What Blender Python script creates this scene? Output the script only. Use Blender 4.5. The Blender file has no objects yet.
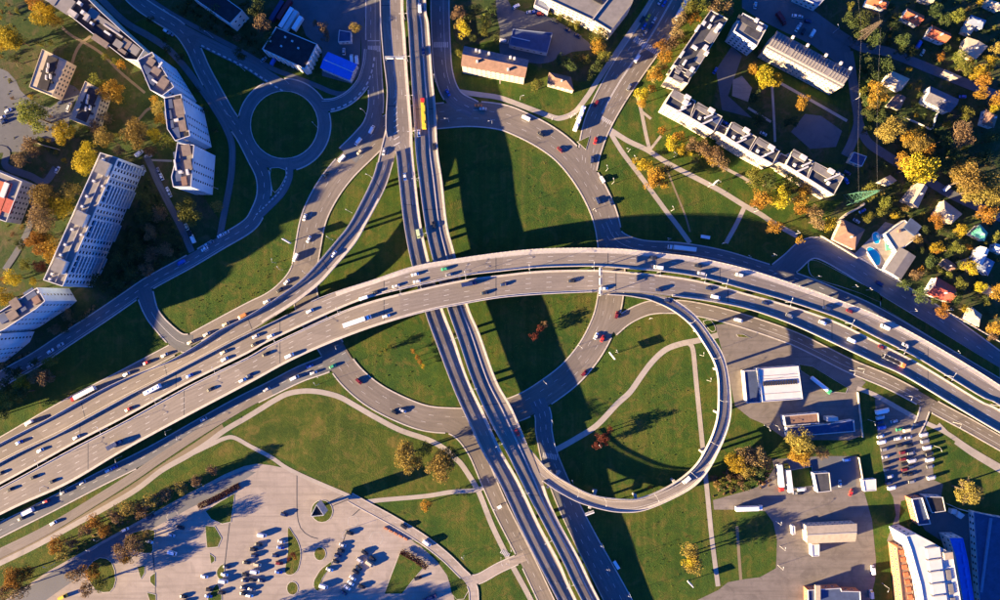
import bpy, bmesh, math, random
import numpy as np
from mathutils import Vector, Matrix

random.seed(11)
rng = np.random.default_rng(7)
SC = bpy.context.scene
COL = SC.collection

# ------------------------------------------------------------------ camera, sky, sun, exposure
CAM_H = 400.0           # metres above the ground, looking straight down
MPP = 0.6               # metres per photo pixel on the ground
cd = bpy.data.cameras.new("camera")
cam = bpy.data.objects.new("camera", cd)
COL.objects.link(cam)
cam.location = (0, 0, CAM_H)
cam.rotation_euler = (0, 0, 0)
cd.sensor_fit = 'HORIZONTAL'
cd.sensor_width = 36.0
cd.lens = 24.0
cd.clip_start = 1.0
cd.clip_end = 6000.0
SC.camera = cam

SUN_EL = math.radians(12.0)
SHADOW = math.radians(18.5)             # shadows fall this far above the picture's right
sdir = Vector((math.cos(SHADOW) * math.cos(SUN_EL), math.sin(SHADOW) * math.cos(SUN_EL), -math.sin(SUN_EL)))
ld = bpy.data.lights.new("sun", 'SUN')
ld.energy = 5.0
ld.angle = math.radians(0.5)
ld.color = (1.0, 0.735, 0.40)
sun = bpy.data.objects.new("sun", ld)
COL.objects.link(sun)
sun.location = (-300, -100, 200)
sun.rotation_euler = sdir.to_track_quat('-Z', 'Y').to_euler()

W_ = bpy.data.worlds.new("World")
SC.world = W_
W_.use_nodes = True
nt = W_.node_tree
bg = nt.nodes["Background"]
sky = nt.nodes.new("ShaderNodeTexSky")
sky.sky_type = 'NISHITA'
sky.sun_disc = False
sky.sun_elevation = SUN_EL
sky.sun_rotation = math.atan2(-sdir.x, -sdir.y)
sky.air_density = 1.0
sky.dust_density = 0.0
sky.ozone_density = 8.0
tint = nt.nodes.new("ShaderNodeMix"); tint.data_type = 'RGBA'; tint.blend_type = 'MULTIPLY'
tint.inputs[0].default_value = 1.0
tint.inputs[7].default_value = (0.34, 0.66, 1.15, 1)      # a clear, deep blue autumn sky, the same all over
nt.links.new(sky.outputs[0], tint.inputs[6])
nt.links.new(tint.outputs[2], bg.inputs[0])
bg.inputs[1].default_value = 0.057
SC.view_settings.view_transform = 'Standard'
SC.view_settings.look = 'None'
SC.view_settings.gamma = 1.0
SC.view_settings.exposure = 2.7
SC.render.engine = 'CYCLES'
SC.cycles.max_bounces = 4

# ------------------------------------------------------------------ helpers
def P(px, py, z=0.0):
    k = MPP * (CAM_H - z) / CAM_H
    return Vector(((px - 500.0) * k, (300.0 - py) * k, z))

def PXY(px, py, z=0.0):
    v = P(px, py, z)
    return (v.x, v.y)

def link(o, parent=None):
    COL.objects.link(o)
    if parent is not None:
        o.parent = parent
    return o

def newmesh(name, verts, faces, mats, fmat=None, uvs=None, smooth=False):
    me = bpy.data.meshes.new(name)
    me.from_pydata([tuple(v) for v in verts], [], [tuple(f) for f in faces])
    if not isinstance(mats, (list, tuple)):
        mats = [mats]
    for m in mats:
        me.materials.append(m)
    if fmat is not None:
        me.polygons.foreach_set("material_index", np.array(fmat, dtype=np.int32))
    if uvs is not None:
        uvl = me.uv_layers.new(name="UVMap")
        flat = np.array([uvs[i] for f in faces for i in f], dtype=np.float32).ravel()
        uvl.data.foreach_set("uv", flat)
    if smooth:
        me.polygons.foreach_set("use_smooth", np.ones(len(me.polygons), dtype=bool))
    me.update()
    return me

def obj(name, me, parent=None, loc=None, rot=None, scale=None):
    o = bpy.data.objects.new(name, me)
    link(o, parent)
    if loc is not None: o.location = loc
    if rot is not None: o.rotation_euler = rot if isinstance(rot, (tuple, list)) else (0, 0, rot)
    if scale is not None: o.scale = scale if isinstance(scale, (tuple, list)) else (scale,) * 3
    return o

def empty(name, loc=(0, 0, 0), rz=0.0):
    o = bpy.data.objects.new(name, None)
    o.empty_display_size = 0.5
    COL.objects.link(o)
    o.location = loc
    o.rotation_euler = (0, 0, rz)
    return o

class MB:
    """collects simple shapes into one mesh"""
    def __init__(s):
        s.v = []; s.f = []; s.m = []
    def quad(s, a, b, c, d, m=0):
        n = len(s.v); s.v += [a, b, c, d]; s.f.append((n, n+1, n+2, n+3)); s.m.append(m)
    def tri(s, a, b, c, m=0):
        n = len(s.v); s.v += [a, b, c]; s.f.append((n, n+1, n+2)); s.m.append(m)
    def box(s, cx, cy, z0, z1, lx, ly, rz=0.0, m=0, mtop=None, tx=1.0, ty=1.0):
        c, si = math.cos(rz), math.sin(rz)
        n = len(s.v)
        for z, kx, ky in ((z0, 1, 1), (z1, tx, ty)):
            for ax, ay in ((-1, -1), (1, -1), (1, 1), (-1, 1)):
                x, y = ax*lx*kx/2, ay*ly*ky/2
                s.v.append((cx + x*c - y*si, cy + x*si + y*c, z))
        F = [(3, 2, 1, 0), (4, 5, 6, 7), (0, 1, 5, 4), (1, 2, 6, 5), (2, 3, 7, 6), (3, 0, 4, 7)]
        for i, q in enumerate(F):
            s.f.append(tuple(n+k for k in q)); s.m.append(mtop if (i == 1 and mtop is not None) else m)
    def prism(s, pts, z0, z1, m=0, mtop=None, bottom=False):
        """pts: list of (x,y) CCW"""
        n = len(s.v); k = len(pts)
        for z in (z0, z1):
            for p in pts: s.v.append((p[0], p[1], z))
        for i in range(k):
            j = (i+1) % k
            s.f.append((n+i, n+j, n+k+j, n+k+i)); s.m.append(m)
        s.f.append(tuple(n+k+i for i in range(k))); s.m.append(m if mtop is None else mtop)
        if bottom:
            s.f.append(tuple(n+i for i in reversed(range(k)))); s.m.append(m)
    def tube(s, a, b, r0, r1=None, n=6, m=0, cap=True):
        a = Vector(a); b = Vector(b); r1 = r0 if r1 is None else r1
        d = (b-a)
        if d.length < 1e-6: return
        d.normalize()
        u = d.orthogonal().normalized(); w = d.cross(u)
        k = len(s.v)
        for p, r in ((a, r0), (b, r1)):
            for i in range(n):
                t = 2*math.pi*i/n
                s.v.append(tuple(p + u*(r*math.cos(t)) + w*(r*math.sin(t))))
        for i in range(n):
            j = (i+1) % n
            s.f.append((k+i, k+j, k+n+j, k+n+i)); s.m.append(m)
        if cap:
            s.f.append(tuple(k+n+i for i in range(n))); s.m.append(m)
    def mesh(s, name, mats):
        return newmesh(name, s.v, s.f, mats, s.m)
    def build(s, name, mats, parent=None, loc=None, rot=None):
        return obj(name, s.mesh(name, mats), parent, loc, rot)

def ccw(pts):
    a = sum(pts[i][0]*pts[(i+1) % len(pts)][1] - pts[(i+1) % len(pts)][0]*pts[i][1] for i in range(len(pts)))
    return list(pts) if a > 0 else list(reversed(pts))

# ------------------------------------------------------------------ labels: every thing gets one that singles it out
LAB = []
ORD = ["", "first", "second", "third", "fourth", "fifth", "sixth", "seventh", "eighth", "ninth", "tenth", "eleventh", "twelfth",
       "thirteenth", "fourteenth", "fifteenth", "sixteenth", "seventeenth", "eighteenth", "nineteenth", "twentieth", "twenty-first",
       "twenty-second", "twenty-third", "twenty-fourth", "twenty-fifth", "twenty-sixth", "twenty-seventh", "twenty-eighth", "twenty-ninth", "thirtieth"] + ["thirty-"+w for w in ("first", "second", "third", "fourth", "fifth", "sixth", "seventh", "eighth", "ninth")] + ["fortieth"]

def tag(o, label, cat, group=None):
    o['label'] = label; o['category'] = cat
    if group: o['group'] = group
    return o

def reg(o, desc, where, cat, group, px):
    """label made at the end, once all things like it are known"""
    o['category'] = cat
    if group: o['group'] = group
    LAB.append((o, desc, where, px))
    return o

def finish_labels():
    d = {}
    for o, desc, where, px in LAB:
        d.setdefault((desc, where), []).append((px, o))
    for (desc, where), L in d.items():
        if len(L) == 1:
            L[0][1]['label'] = "%s %s" % (desc, where)
            continue
        xs = [p[0] for p, _ in L]; ys = [p[1] for p, _ in L]
        ax, nm = (0, "left") if max(xs)-min(xs) >= max(ys)-min(ys) else (1, "top")
        L.sort(key=lambda t: t[0][ax])
        for i, (p, o) in enumerate(L):
            w = ORD[i+1] if i+1 < len(ORD) else "last"
            if i == len(L)-1: w = "farthest"
            o['label'] = ("%s %s, %s from the %s" % (desc, where, w, nm)) if w != "farthest" else "%s %s, the %s one" % (desc, where, "rightmost" if ax == 0 else "bottom")

def struct(name, me, parent=None):
    o = obj(name, me, parent)
    if parent is None: o['kind'] = 'structure'
    return o

# ------------------------------------------------------------------ materials
def mat(name):
    m = bpy.data.materials.new(name); m.use_nodes = True
    n = m.node_tree.nodes
    return m, m.node_tree, n["Principled BSDF"]

def N(t, typ, **kw):
    n = t.nodes.new(typ)
    for k, v in kw.items():
        if hasattr(n, k): setattr(n, k, v)
        else: n.inputs[k].default_value = v
    return n

def ramp(t, stops):
    r = t.nodes.new("ShaderNodeValToRGB")
    e = r.color_ramp.elements
    while len(e) < len(stops): e.new(0.5)
    for i, (p, c) in enumerate(stops):
        e[i].position = p; e[i].color = (*c, 1) if len(c) == 3 else c
    return r

def mixc(t, fac, a, b, mode='MIX'):
    m = t.nodes.new("ShaderNodeMix"); m.data_type = 'RGBA'; m.blend_type = mode
    def put(sock, v):
        if hasattr(v, "links"): t.links.new(v, sock)
        elif isinstance(v, (int, float)): sock.default_value = v
        else: sock.default_value = (*v, 1)
    put(m.inputs[0], fac); put(m.inputs[6], a); put(m.inputs[7], b)
    return m.outputs[2]

def noise(t, vec, scale, detail=3, rough=0.55, dist=0.0):
    n = N(t, "ShaderNodeTexNoise"); n.inputs["Scale"].default_value = scale
    n.inputs["Detail"].default_value = detail; n.inputs["Roughness"].default_value = rough
    n.inputs["Distortion"].default_value = dist
    if vec is not None: t.links.new(vec, n.inputs["Vector"])
    return n.outputs[0]

def mrange(t, v, a, b, c=0.0, d=1.0):
    m = N(t, "ShaderNodeMapRange"); m.inputs[1].default_value = a; m.inputs[2].default_value = b
    m.inputs[3].default_value = c; m.inputs[4].default_value = d
    t.links.new(v, m.inputs[0]); return m.outputs[0]

def math_(t, op, a, b=None):
    m = N(t, "ShaderNodeMath"); m.operation = op
    for i, v in enumerate((a, b)):
        if v is None: continue
        if hasattr(v, "links"): t.links.new(v, m.inputs[i])
        else: m.inputs[i].default_value = v
    return m.outputs[0]

def pos(t):
    return N(t, "ShaderNodeNewGeometry").outputs["Position"]

def bump(t, b, h, strength=0.3, dist=0.1):
    n = N(t, "ShaderNodeBump"); n.inputs["Strength"].default_value = strength; n.inputs["Distance"].default_value = dist
    t.links.new(h, n.inputs["Height"]); t.links.new(n.outputs[0], b.inputs["Normal"])

def plain(name, col, rough=0.7, var=0.12, scale=0.6, metal=0.0, spec=0.3, grime=None):
    """one coloured surface with worn, uneven tone"""
    m, t, b = mat(name)
    p = pos(t)
    n1 = noise(t, p, scale, 4, 0.6)
    lo = tuple(c*(1-var) for c in col); hi = tuple(min(1, c*(1+var)) for c in col)
    c = mixc(t, mrange(t, n1, 0.3, 0.7), lo, hi)
    if grime:
        n2 = noise(t, p, 0.18, 5, 0.65, 0.5)
        c = mixc(t, mrange(t, n2, 0.5, 0.75, 0, 0.6), c, grime)
    t.links.new(c, b.inputs["Base Color"])
    b.inputs["Roughness"].default_value = rough
    b.inputs["Metallic"].default_value = metal
    b.inputs["Specular IOR Level"].default_value = spec
    return m

def asphalt(name, base, dark=0.72, pale=1.25, joints=False, tint=(1.04, 0.89, 0.74)):
    """road surface: u counts lanes across, v runs along in metres"""
    m, t, b = mat(name)
    uvn = N(t, "ShaderNodeUVMap"); sep = N(t, "ShaderNodeSeparateXYZ")
    t.links.new(uvn.outputs[0], sep.inputs[0])
    u, v = sep.outputs[0], sep.outputs[1]
    p = pos(t)
    fr = math_(t, 'FRACT', u)
    # wheel tracks: two per lane
    s = math_(t, 'SINE', math_(t, 'MULTIPLY', fr, 4*math.pi))
    trk = mrange(t, s, -1, 1, 0, 1)
    comb = N(t, "ShaderNodeCombineXYZ")
    t.links.new(math_(t, 'MULTIPLY', u, 1.2), comb.inputs[0]); t.links.new(math_(t, 'MULTIPLY', v, 0.02), comb.inputs[1])
    streak = noise(t, comb.outputs[0], 3.0, 4, 0.6)
    big = noise(t, p, 0.025, 4, 0.6)
    fine = noise(t, p, 1.3, 3, 0.7)
    c0 = tuple(x*base for x in tint)
    c = mixc(t, mrange(t, big, 0.3, 0.7), tuple(x*dark for x in c0), tuple(x*pale for x in c0))
    c = mixc(t, mrange(t, streak, 0.38, 0.62, 0, 0.55), c, tuple(x*dark*0.72 for x in c0))
    comb2 = N(t, "ShaderNodeCombineXYZ")
    t.links.new(math_(t, 'MULTIPLY', u, 6.0), comb2.inputs[0]); t.links.new(math_(t, 'MULTIPLY', v, 0.05), comb2.inputs[1])
    oil = noise(t, comb2.outputs[0], 2.0, 5, 0.7)
    c = mixc(t, mrange(t, oil, 0.56, 0.74, 0, 0.5), c, tuple(x*0.5 for x in c0))
    c = mixc(t, mrange(t, oil, 0.40, 0.26, 0, 0.35), c, tuple(min(1, x*1.35) for x in c0))
    c = mixc(t, math_(t, 'MULTIPLY', trk, 0.22), c, tuple(x*0.62 for x in c0))
    c = mixc(t, mrange(t, fine, 0.35, 0.7, 0, 0.25), c, tuple(x*1.35 for x in c0))
    # patched repairs
    vor = N(t, "ShaderNodeTexVoronoi"); vor.inputs["Scale"].default_value = 0.05
    t.links.new(p, vor.inputs["Vector"])
    vs = N(t, "ShaderNodeSeparateXYZ"); t.links.new(vor.outputs["Color"], vs.inputs[0])
    c = mixc(t, mrange(t, vs.outputs[0], 0.80, 0.82, 0, 0.38), c, tuple(x*0.6 for x in c0))
    if joints:
        jv = math_(t, 'FRACT', math_(t, 'MULTIPLY', v, 1/4.5))
        c = mixc(t, mrange(t, jv, 0.0, 0.09, 0.45, 0.0), c, tuple(x*0.45 for x in c0))
        ju = math_(t, 'FRACT', math_(t, 'MULTIPLY', u, 3.0))
        c = mixc(t, mrange(t, ju, 0.0, 0.14, 0.35, 0.0), c, tuple(x*0.45 for x in c0))
    t.links.new(c, b.inputs["Base Color"])
    b.inputs["Roughness"].default_value = 0.88
    b.inputs["Specular IOR Level"].default_value = 0.2
    bump(t, b, fine, 0.15, 0.03)
    return m

def ground_mat(name, cols, scale=0.03, bstr=0.6, mow=0.0):
    """grass or soil: three tones mixed by two sizes of noise"""
    m, t, b = mat(name)
    p = pos(t)
    n1 = noise(t, p, scale, 6, 0.62, 0.6)
    n2 = noise(t, p, scale*6, 5, 0.7, 0.3)
    n3 = noise(t, p, 0.9, 4, 0.75)
    r = ramp(t, [(0.41, cols[0]), (0.50, cols[1]), (0.575, cols[2]), (0.66, cols[3])])
    t.links.new(math_(t, 'ADD', math_(t, 'MULTIPLY', n1, 0.62), math_(t, 'MULTIPLY', n2, 0.38)), r.inputs[0])
    c = mixc(t, mrange(t, n3, 0.3, 0.72, 0.0, 0.55), r.outputs[0], tuple(x*0.45 for x in cols[1]))
    n5 = noise(t, p, 0.11, 4, 0.7, 1.0)
    c = mixc(t, mrange(t, n5, 0.50, 0.66, 0.0, 0.6), c, cols[3])
    if mow:
        w = N(t, "ShaderNodeMapping"); w.inputs["Rotation"].default_value = (0, 0, 0.9); w.inputs["Scale"].default_value = (0.32, 0.012, 1)
        t.links.new(p, w.inputs[0])
        c = mixc(t, mrange(t, noise(t, w.outputs[0], 1.0, 3, 0.6), 0.42, 0.62, 0, mow), c, tuple(x*0.6 for x in cols[1]))
        w = N(t, "ShaderNodeMapping"); w.inputs["Rotation"].default_value = (0, 0, -0.5); w.inputs["Scale"].default_value = (0.10, 0.008, 1)
        t.links.new(p, w.inputs[0])
        c = mixc(t, mrange(t, noise(t, w.outputs[0], 1.0, 4, 0.6, 0.4), 0.60, 0.72, 0, mow*0.45), c, cols[3])
    n4 = noise(t, p, 2.2, 2, 0.5)
    c = mixc(t, mrange(t, n4, 0.64, 0.78, 0.0, 0.7), c, tuple(min(1, x*1.8) for x in cols[2]))
    t.links.new(c, b.inputs["Base Color"])
    b.inputs["Roughness"].default_value = 0.95
    b.inputs["Specular IOR Level"].default_value = 0.1
    bump(t, b, math_(t, 'ADD', n3, n4), bstr, 0.25)
    return m

def paving(name, base, tint, streaks=True, wear=1.0, slab=0.0):
    m, t, b = mat(name)
    p = pos(t)
    big = noise(t, p, 0.03, 5, 0.65, 0.4); mid = noise(t, p, 0.25, 4, 0.6); fine = noise(t, p, 1.6, 3, 0.7)
    c0 = tuple(base*x for x in tint)
    c = mixc(t, mrange(t, big, 0.3, 0.7), tuple(x*0.78 for x in c0), tuple(x*1.15 for x in c0))
    c = mixc(t, mrange(t, mid, 0.4, 0.75, 0, min(1, 0.35*wear)), c, tuple(x*0.7 for x in c0))
    st2 = noise(t, p, 0.09, 6, 0.7, 1.2)
    c = mixc(t, mrange(t, st2, 0.50, 0.64, 0, 0.42*wear), c, tuple(x*0.6 for x in c0))
    c = mixc(t, mrange(t, fine, 0.4, 0.75, 0, 0.3), c, tuple(min(1, x*1.25) for x in c0))
    if streaks:
        w = N(t, "ShaderNodeMapping"); w.inputs["Rotation"].default_value = (0, 0, 0.45); w.inputs["Scale"].default_value = (0.02, 0.5, 1)
        t.links.new(p, w.inputs[0])
        st = noise(t, w.outputs[0], 1.0, 4, 0.6)
        c = mixc(t, mrange(t, st, 0.48, 0.66, 0, 0.55), c, tuple(x*0.62 for x in c0))
    if slab:
        w = N(t, "ShaderNodeMapping"); w.inputs["Rotation"].default_value = (0, 0, -0.03); w.inputs["Scale"].default_value = (1/slab, 1/(slab*3), 1)
        t.links.new(p, w.inputs[0]); sp = N(t, "ShaderNodeSeparateXYZ"); t.links.new(w.outputs[0], sp.inputs[0])
        for ax in (0, 1):
            f = math_(t, 'FRACT', sp.outputs[ax])
            c = mixc(t, mrange(t, f, 0.0, 0.07 if ax == 0 else 0.02, 0.18, 0.0), c, tuple(x*0.5 for x in c0))
        wn_ = N(t, "ShaderNodeTexWhiteNoise"); wn_.noise_dimensions = '2D'
        fl = N(t, "ShaderNodeVectorMath"); fl.operation = 'FLOOR'; t.links.new(w.outputs[0], fl.inputs[0]); t.links.new(fl.outputs[0], wn_.inputs["Vector"])
        c = mixc(t, mrange(t, wn_.outputs[0], 0, 1, 0, 0.09), c, tuple(x*0.6 for x in c0))
    t.links.new(c, b.inputs["Base Color"])
    b.inputs["Roughness"].default_value = 0.9
    b.inputs["Specular IOR Level"].default_value = 0.15
    bump(t, b, fine, 0.15, 0.03)
    return m

def leaf_mat(name, a, bcol, c_):
    m, t, b = mat(name)
    g = N(t, "ShaderNodeNewGeometry")
    oi = N(t, "ShaderNodeObjectInfo")
    r = ramp(t, [(0.0, a), (0.5, bcol), (1.0, c_)])
    t.links.new(g.outputs["Random Per Island"], r.inputs[0])
    hsv = N(t, "ShaderNodeHueSaturation")
    t.links.new(mrange(t, oi.outputs["Random"], 0, 1, 0.485, 0.515), hsv.inputs["Hue"])
    t.links.new(mrange(t, oi.outputs["Random"], 0, 1, 0.75, 1.2), hsv.inputs["Value"])
    t.links.new(r.outputs[0], hsv.inputs["Color"])
    t.links.new(hsv.outputs[0], b.inputs["Base Color"])
    b.inputs["Roughness"].default_value = 0.8
    b.inputs["Specular IOR Level"].default_value = 0.15
    tr = N(t, "ShaderNodeBsdfTranslucent"); t.links.new(hsv.outputs[0], tr.inputs[0])
    mx = N(t, "ShaderNodeMixShader"); mx.inputs[0].default_value = 0.22
    t.links.new(b.outputs[0], mx.inputs[1]); t.links.new(tr.outputs[0], mx.inputs[2])
    t.links.new(mx.outputs[0], t.nodes["Material Output"].inputs[0])
    return m

def paint(name, col, rough=0.35):
    m, t, b = mat(name)
    b.inputs["Base Color"].default_value = (*col, 1)
    b.inputs["Roughness"].default_value = rough
    b.inputs["Specular IOR Level"].default_value = 0.4
    b.inputs["Coat Weight"].default_value = 0.3
    return m

M = {}
M['deck'] = asphalt('deck_asphalt', 0.21, 0.82, 1.15)
M['slabdeck'] = asphalt('slab_asphalt', 0.20, 0.85, 1.12, joints=True)
M['road'] = asphalt('street_asphalt', 0.17, 0.8, 1.2)
M['street'] = asphalt('old_street_asphalt', 0.155, 0.75, 1.2, False, (.97, .97, .97))
M['yard'] = paving('yard_asphalt', 0.18, (1, .87, .75), True, 1.9)
M['court'] = paving('court_asphalt', 0.125, (.95, .97, 1.0), False)
M['plaza'] = paving('plaza_concrete', 0.315, (1.03, .875, .725), True, 1.1, 5.0)
M['path'] = paving('path_paving', 0.34, (1, .89, .75), False)
M['dirt'] = paving('dirt_track', 0.2, (1, .8, .5), False)
M['concrete'] = plain('concrete', (0.36, 0.33, 0.30), 0.9, 0.15, 0.4, grime=(0.22, 0.2, 0.18))
M['kerb'] = plain('kerb_stone', (0.42, 0.38, 0.33), 0.9, 0.15, 0.5)
M['white'] = plain('road_paint', (0.46, 0.44, 0.41), 0.7, 0.25, 1.5)
M['grass'] = ground_mat('grass', [(0.028, 0.068, 0.014), (0.052, 0.094, 0.015), (0.094, 0.108, 0.019), (0.14, 0.102, 0.028)], 0.03, 0.8, 0.5)
M['garden'] = ground_mat('garden_soil', [(0.032, 0.058, 0.018), (0.050, 0.076, 0.022), (0.07, 0.068, 0.028), (0.12, 0.088, 0.05)], 0.06)
M['verge'] = ground_mat('verge_grass', [(0.036, 0.066, 0.012), (0.066, 0.094, 0.015), (0.108, 0.112, 0.021), (0.165, 0.118, 0.034)], 0.045, 0.7, 0.35)
M['metal'] = plain('galvanised_metal', (0.45, 0.45, 0.44), 0.5, 0.1, 1.0, 0.3)
M['fence'] = plain('fence_metal', (0.34, 0.31, 0.28), 0.6, 0.1)
M['lamp'] = plain('lamp_white', (0.5, 0.49, 0.47), 0.5, 0.05)
M['bark'] = plain('bark', (0.10, 0.075, 0.05), 0.95, 0.3, 2.0)
M['glass'] = paint('window_glass', (0.012, 0.016, 0.022), 0.08)
M['tyre'] = plain('tyre_rubber', (0.015, 0.015, 0.016), 0.85, 0.1)
M['pane'] = paint('window_pane', (0.02, 0.03, 0.045), 0.12)
M['frame'] = plain('window_frame', (0.52, 0.50, 0.47), 0.6, 0.06)
M['wall_white'] = plain('render_white', (0.58, 0.56, 0.51), 0.9, 0.07, 0.3, grime=(0.5, 0.47, 0.43))
M['wall_cream'] = plain('render_cream', (0.52, 0.44, 0.33), 0.9, 0.08, 0.3, grime=(0.45, 0.36, 0.27))
M['wall_tower'] = plain('panel_pale_blue', (0.50, 0.56, 0.60), 0.9, 0.08, 0.3, grime=(0.40, 0.44, 0.47))
M['roof_umber'] = plain('roof_felt_umber', (0.17, 0.13, 0.105), 0.9, 0.2, 0.4)
M['wall_grey'] = plain('panel_grey', (0.42, 0.42, 0.42), 0.9, 0.08, 0.3)
M['wall_brick'] = plain('brick_red', (0.36, 0.15, 0.08), 0.9, 0.15, 0.5)
M['roof_dark'] = plain('bitumen_dark', (0.050, 0.050, 0.056), 0.9, 0.3, 0.35, grime=(0.09, 0.085, 0.08))
M['roof_black'] = plain('bitumen_black', (0.028, 0.024, 0.026), 0.9, 0.3, 0.35)
M['roof_grey'] = plain('roof_felt_grey', (0.19, 0.175, 0.16), 0.9, 0.15, 0.3, grime=(0.13, 0.12, 0.11))
M['roof_brown'] = plain('roof_brown', (0.20, 0.12, 0.085), 0.9, 0.18, 0.5)
M['roof_beige'] = plain('roof_beige', (0.40, 0.33, 0.23), 0.9, 0.12, 0.5)
M['roof_orange'] = plain('roof_tiles_orange', (0.38, 0.10, 0.045), 0.8, 0.18, 0.9)
M['roof_red'] = plain('roof_tiles_red', (0.36, 0.075, 0.05), 0.8, 0.18, 0.9)
M['roof_green'] = plain('roof_sheet_green', (0.10, 0.36, 0.25), 0.6, 0.1, 0.5)
M['roof_blue'] = plain('roof_sheet_blue', (0.025, 0.13, 0.55), 0.5, 0.12, 0.4)
M['roof_bluegrey'] = plain('roof_sheet_blue_grey', (0.16, 0.19, 0.26), 0.7, 0.15, 0.4)
M['roof_navy'] = plain('roof_navy', (0.05, 0.07, 0.13), 0.8, 0.2, 0.3)
M['roof_white'] = plain('roof_white', (0.55, 0.53, 0.48), 0.8, 0.06, 0.25, grime=(0.5, 0.46, 0.41))
M['roof_slate'] = plain('roof_slate', (0.13, 0.12, 0.13), 0.85, 0.2, 0.7)
M['timber'] = plain('timber', (0.34, 0.26, 0.17), 0.9, 0.15, 1.2)
M['water'] = paint('pool_water', (0.01, 0.30, 0.52), 0.05)
M['pylon'] = plain('pylon_green', (0.065, 0.17, 0.105), 0.6, 0.1)
M['board'] = plain('board_white', (0.72, 0.70, 0.66), 0.6, 0.04)
M['black'] = plain('black_metal', (0.02, 0.02, 0.022), 0.6, 0.1)
M['rail'] = plain('steel_panel', (0.50, 0.45, 0.38), 0.6, 0.1)

CARCOL = {'white': (0.78, 0.78, 0.77), 'dark': (0.02, 0.022, 0.028), 'grey': (0.22, 0.22, 0.23), 'silver': (0.5, 0.5, 0.5), 'red': (0.5, 0.03, 0.025),
          'maroon': (0.16, 0.015, 0.02), 'blue': (0.03, 0.10, 0.42), 'green': (0.05, 0.36, 0.16), 'beige': (0.6, 0.5, 0.33), 'yellow': (0.78, 0.5, 0.03),
          'orange': (0.7, 0.22, 0.06), 'navy': (0.02, 0.035, 0.10), 'lime': (0.45, 0.55, 0.3)}
for k, c in CARCOL.items():
    M['car_'+k] = paint('car_paint_'+k, c)

LEAF = {
    'yellow': ((0.32, 0.23, 0.014), (0.43, 0.31, 0.020), (0.20, 0.19, 0.020)),
    'orange': ((0.25, 0.125, 0.018), (0.36, 0.19, 0.024), (0.15, 0.085, 0.017)),
    'golden': ((0.21, 0.15, 0.034), (0.30, 0.215, 0.048), (0.12, 0.098, 0.026)),
    'olive': ((0.125, 0.13, 0.022), (0.20, 0.195, 0.032), (0.065, 0.09, 0.018)),
    'brown': ((0.165, 0.108, 0.050), (0.24, 0.155, 0.070), (0.10, 0.070, 0.036)),
    'green': ((0.050, 0.075, 0.022), (0.085, 0.105, 0.028), (0.032, 0.052, 0.016)),
    'red': ((0.11, 0.030, 0.018), (0.16, 0.045, 0.022), (0.07, 0.022, 0.015)),
}
for k, v in LEAF.items():
    M['leaf_'+k] = leaf_mat('leaf_'+k, *v)
# ------------------------------------------------------------------ roads and decks
def catmull(pts, per=6, closed=False):
    p = [np.array(q, float) for q in pts]
    if len(p) < 3: per = max(per, 4)
    n = len(p); out = []
    seg = n if closed else n-1
    for i in range(seg):
        p1, p2 = p[i], p[(i+1) % n]
        p0 = p[(i-1) % n] if (closed or i > 0) else 2*p1-p2
        p3 = p[(i+2) % n] if (closed or i+2 < n) else 2*p2-p1
        for k in range(per):
            t = k/per
            out.append(0.5*((2*p1)+(-p0+p2)*t+(2*p0-5*p1+4*p2-p3)*t*t+(-p0+3*p1-3*p2+p3)*t**3))
    if not closed: out.append(p[-1])
    return np.array(out)

def arclen(a):
    return np.concatenate([[0], np.cumsum(np.linalg.norm(np.diff(a, axis=0), axis=1))])

def resample(a, n):
    s = arclen(a); t = np.linspace(0, s[-1], n)
    return np.stack([np.interp(t, s, a[:, i]) for i in range(a.shape[1])], 1)

ROADS = {}
class Road:
    """left and right edges in world metres"""
    def __init__(s, key, L, R):
        s.key = key; s.L = L; s.R = R; s.C = (L+R)/2
        s.s = arclen(s.C)
        ROADS[key] = s
    def rail(s, f, dz=0.0):
        q = s.L*(1-f)+s.R*f
        q = q.copy(); q[:, 2] += dz
        return q
    def near(s, px, py):
        z = 0.0
        for _ in range(4):
            v = P(px, py, z)
            d = np.hypot(s.C[:, 0]-v.x, s.C[:, 1]-v.y); i = int(np.argmin(d)); z = float(s.C[i, 2])
        a, b = max(i-1, 0), min(i+1, len(s.C)-1)
        t = s.C[b]-s.C[a]
        slope = t[2]/max(np.hypot(t[0], t[1]), 1e-6)
        return v, z, math.atan2(t[1], t[0]), slope
    def inside(s, x, y, marg=0.0):
        d = np.hypot(s.C[:, 0]-x, s.C[:, 1]-y); i = int(np.argmin(d))
        hw = np.linalg.norm(s.L[i]-s.R[i])/2
        # perpendicular test at the ends
        if i in (0, len(s.C)-1) and d[i] > hw+3: return False
        return d[i] < hw+marg

def sheet(name, L, R, m, lanes=1, parent=None, across=1):
    n = len(L); s = arclen((L+R)/2)
    V = []; UV = []
    for k in range(across+1):
        f = k/across
        q = L*(1-f)+R*f
        V += [tuple(x) for x in q]; UV += [(f*lanes, s[i]) for i in range(n)]
    F = []
    for k in range(across):
        for i in range(n-1):
            a = k*n+i
            F.append((a, a+n, a+n+1, a+1))
    # make it face up
    a, b, c = Vector(V[F[0][0]]), Vector(V[F[0][1]]), Vector(V[F[0][2]])
    if (b-a).cross(c-a).z < 0: F = [tuple(reversed(f)) for f in F]
    me = newmesh(name, V, F, m, uvs=UV)
    return obj(name, me, parent)

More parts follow.
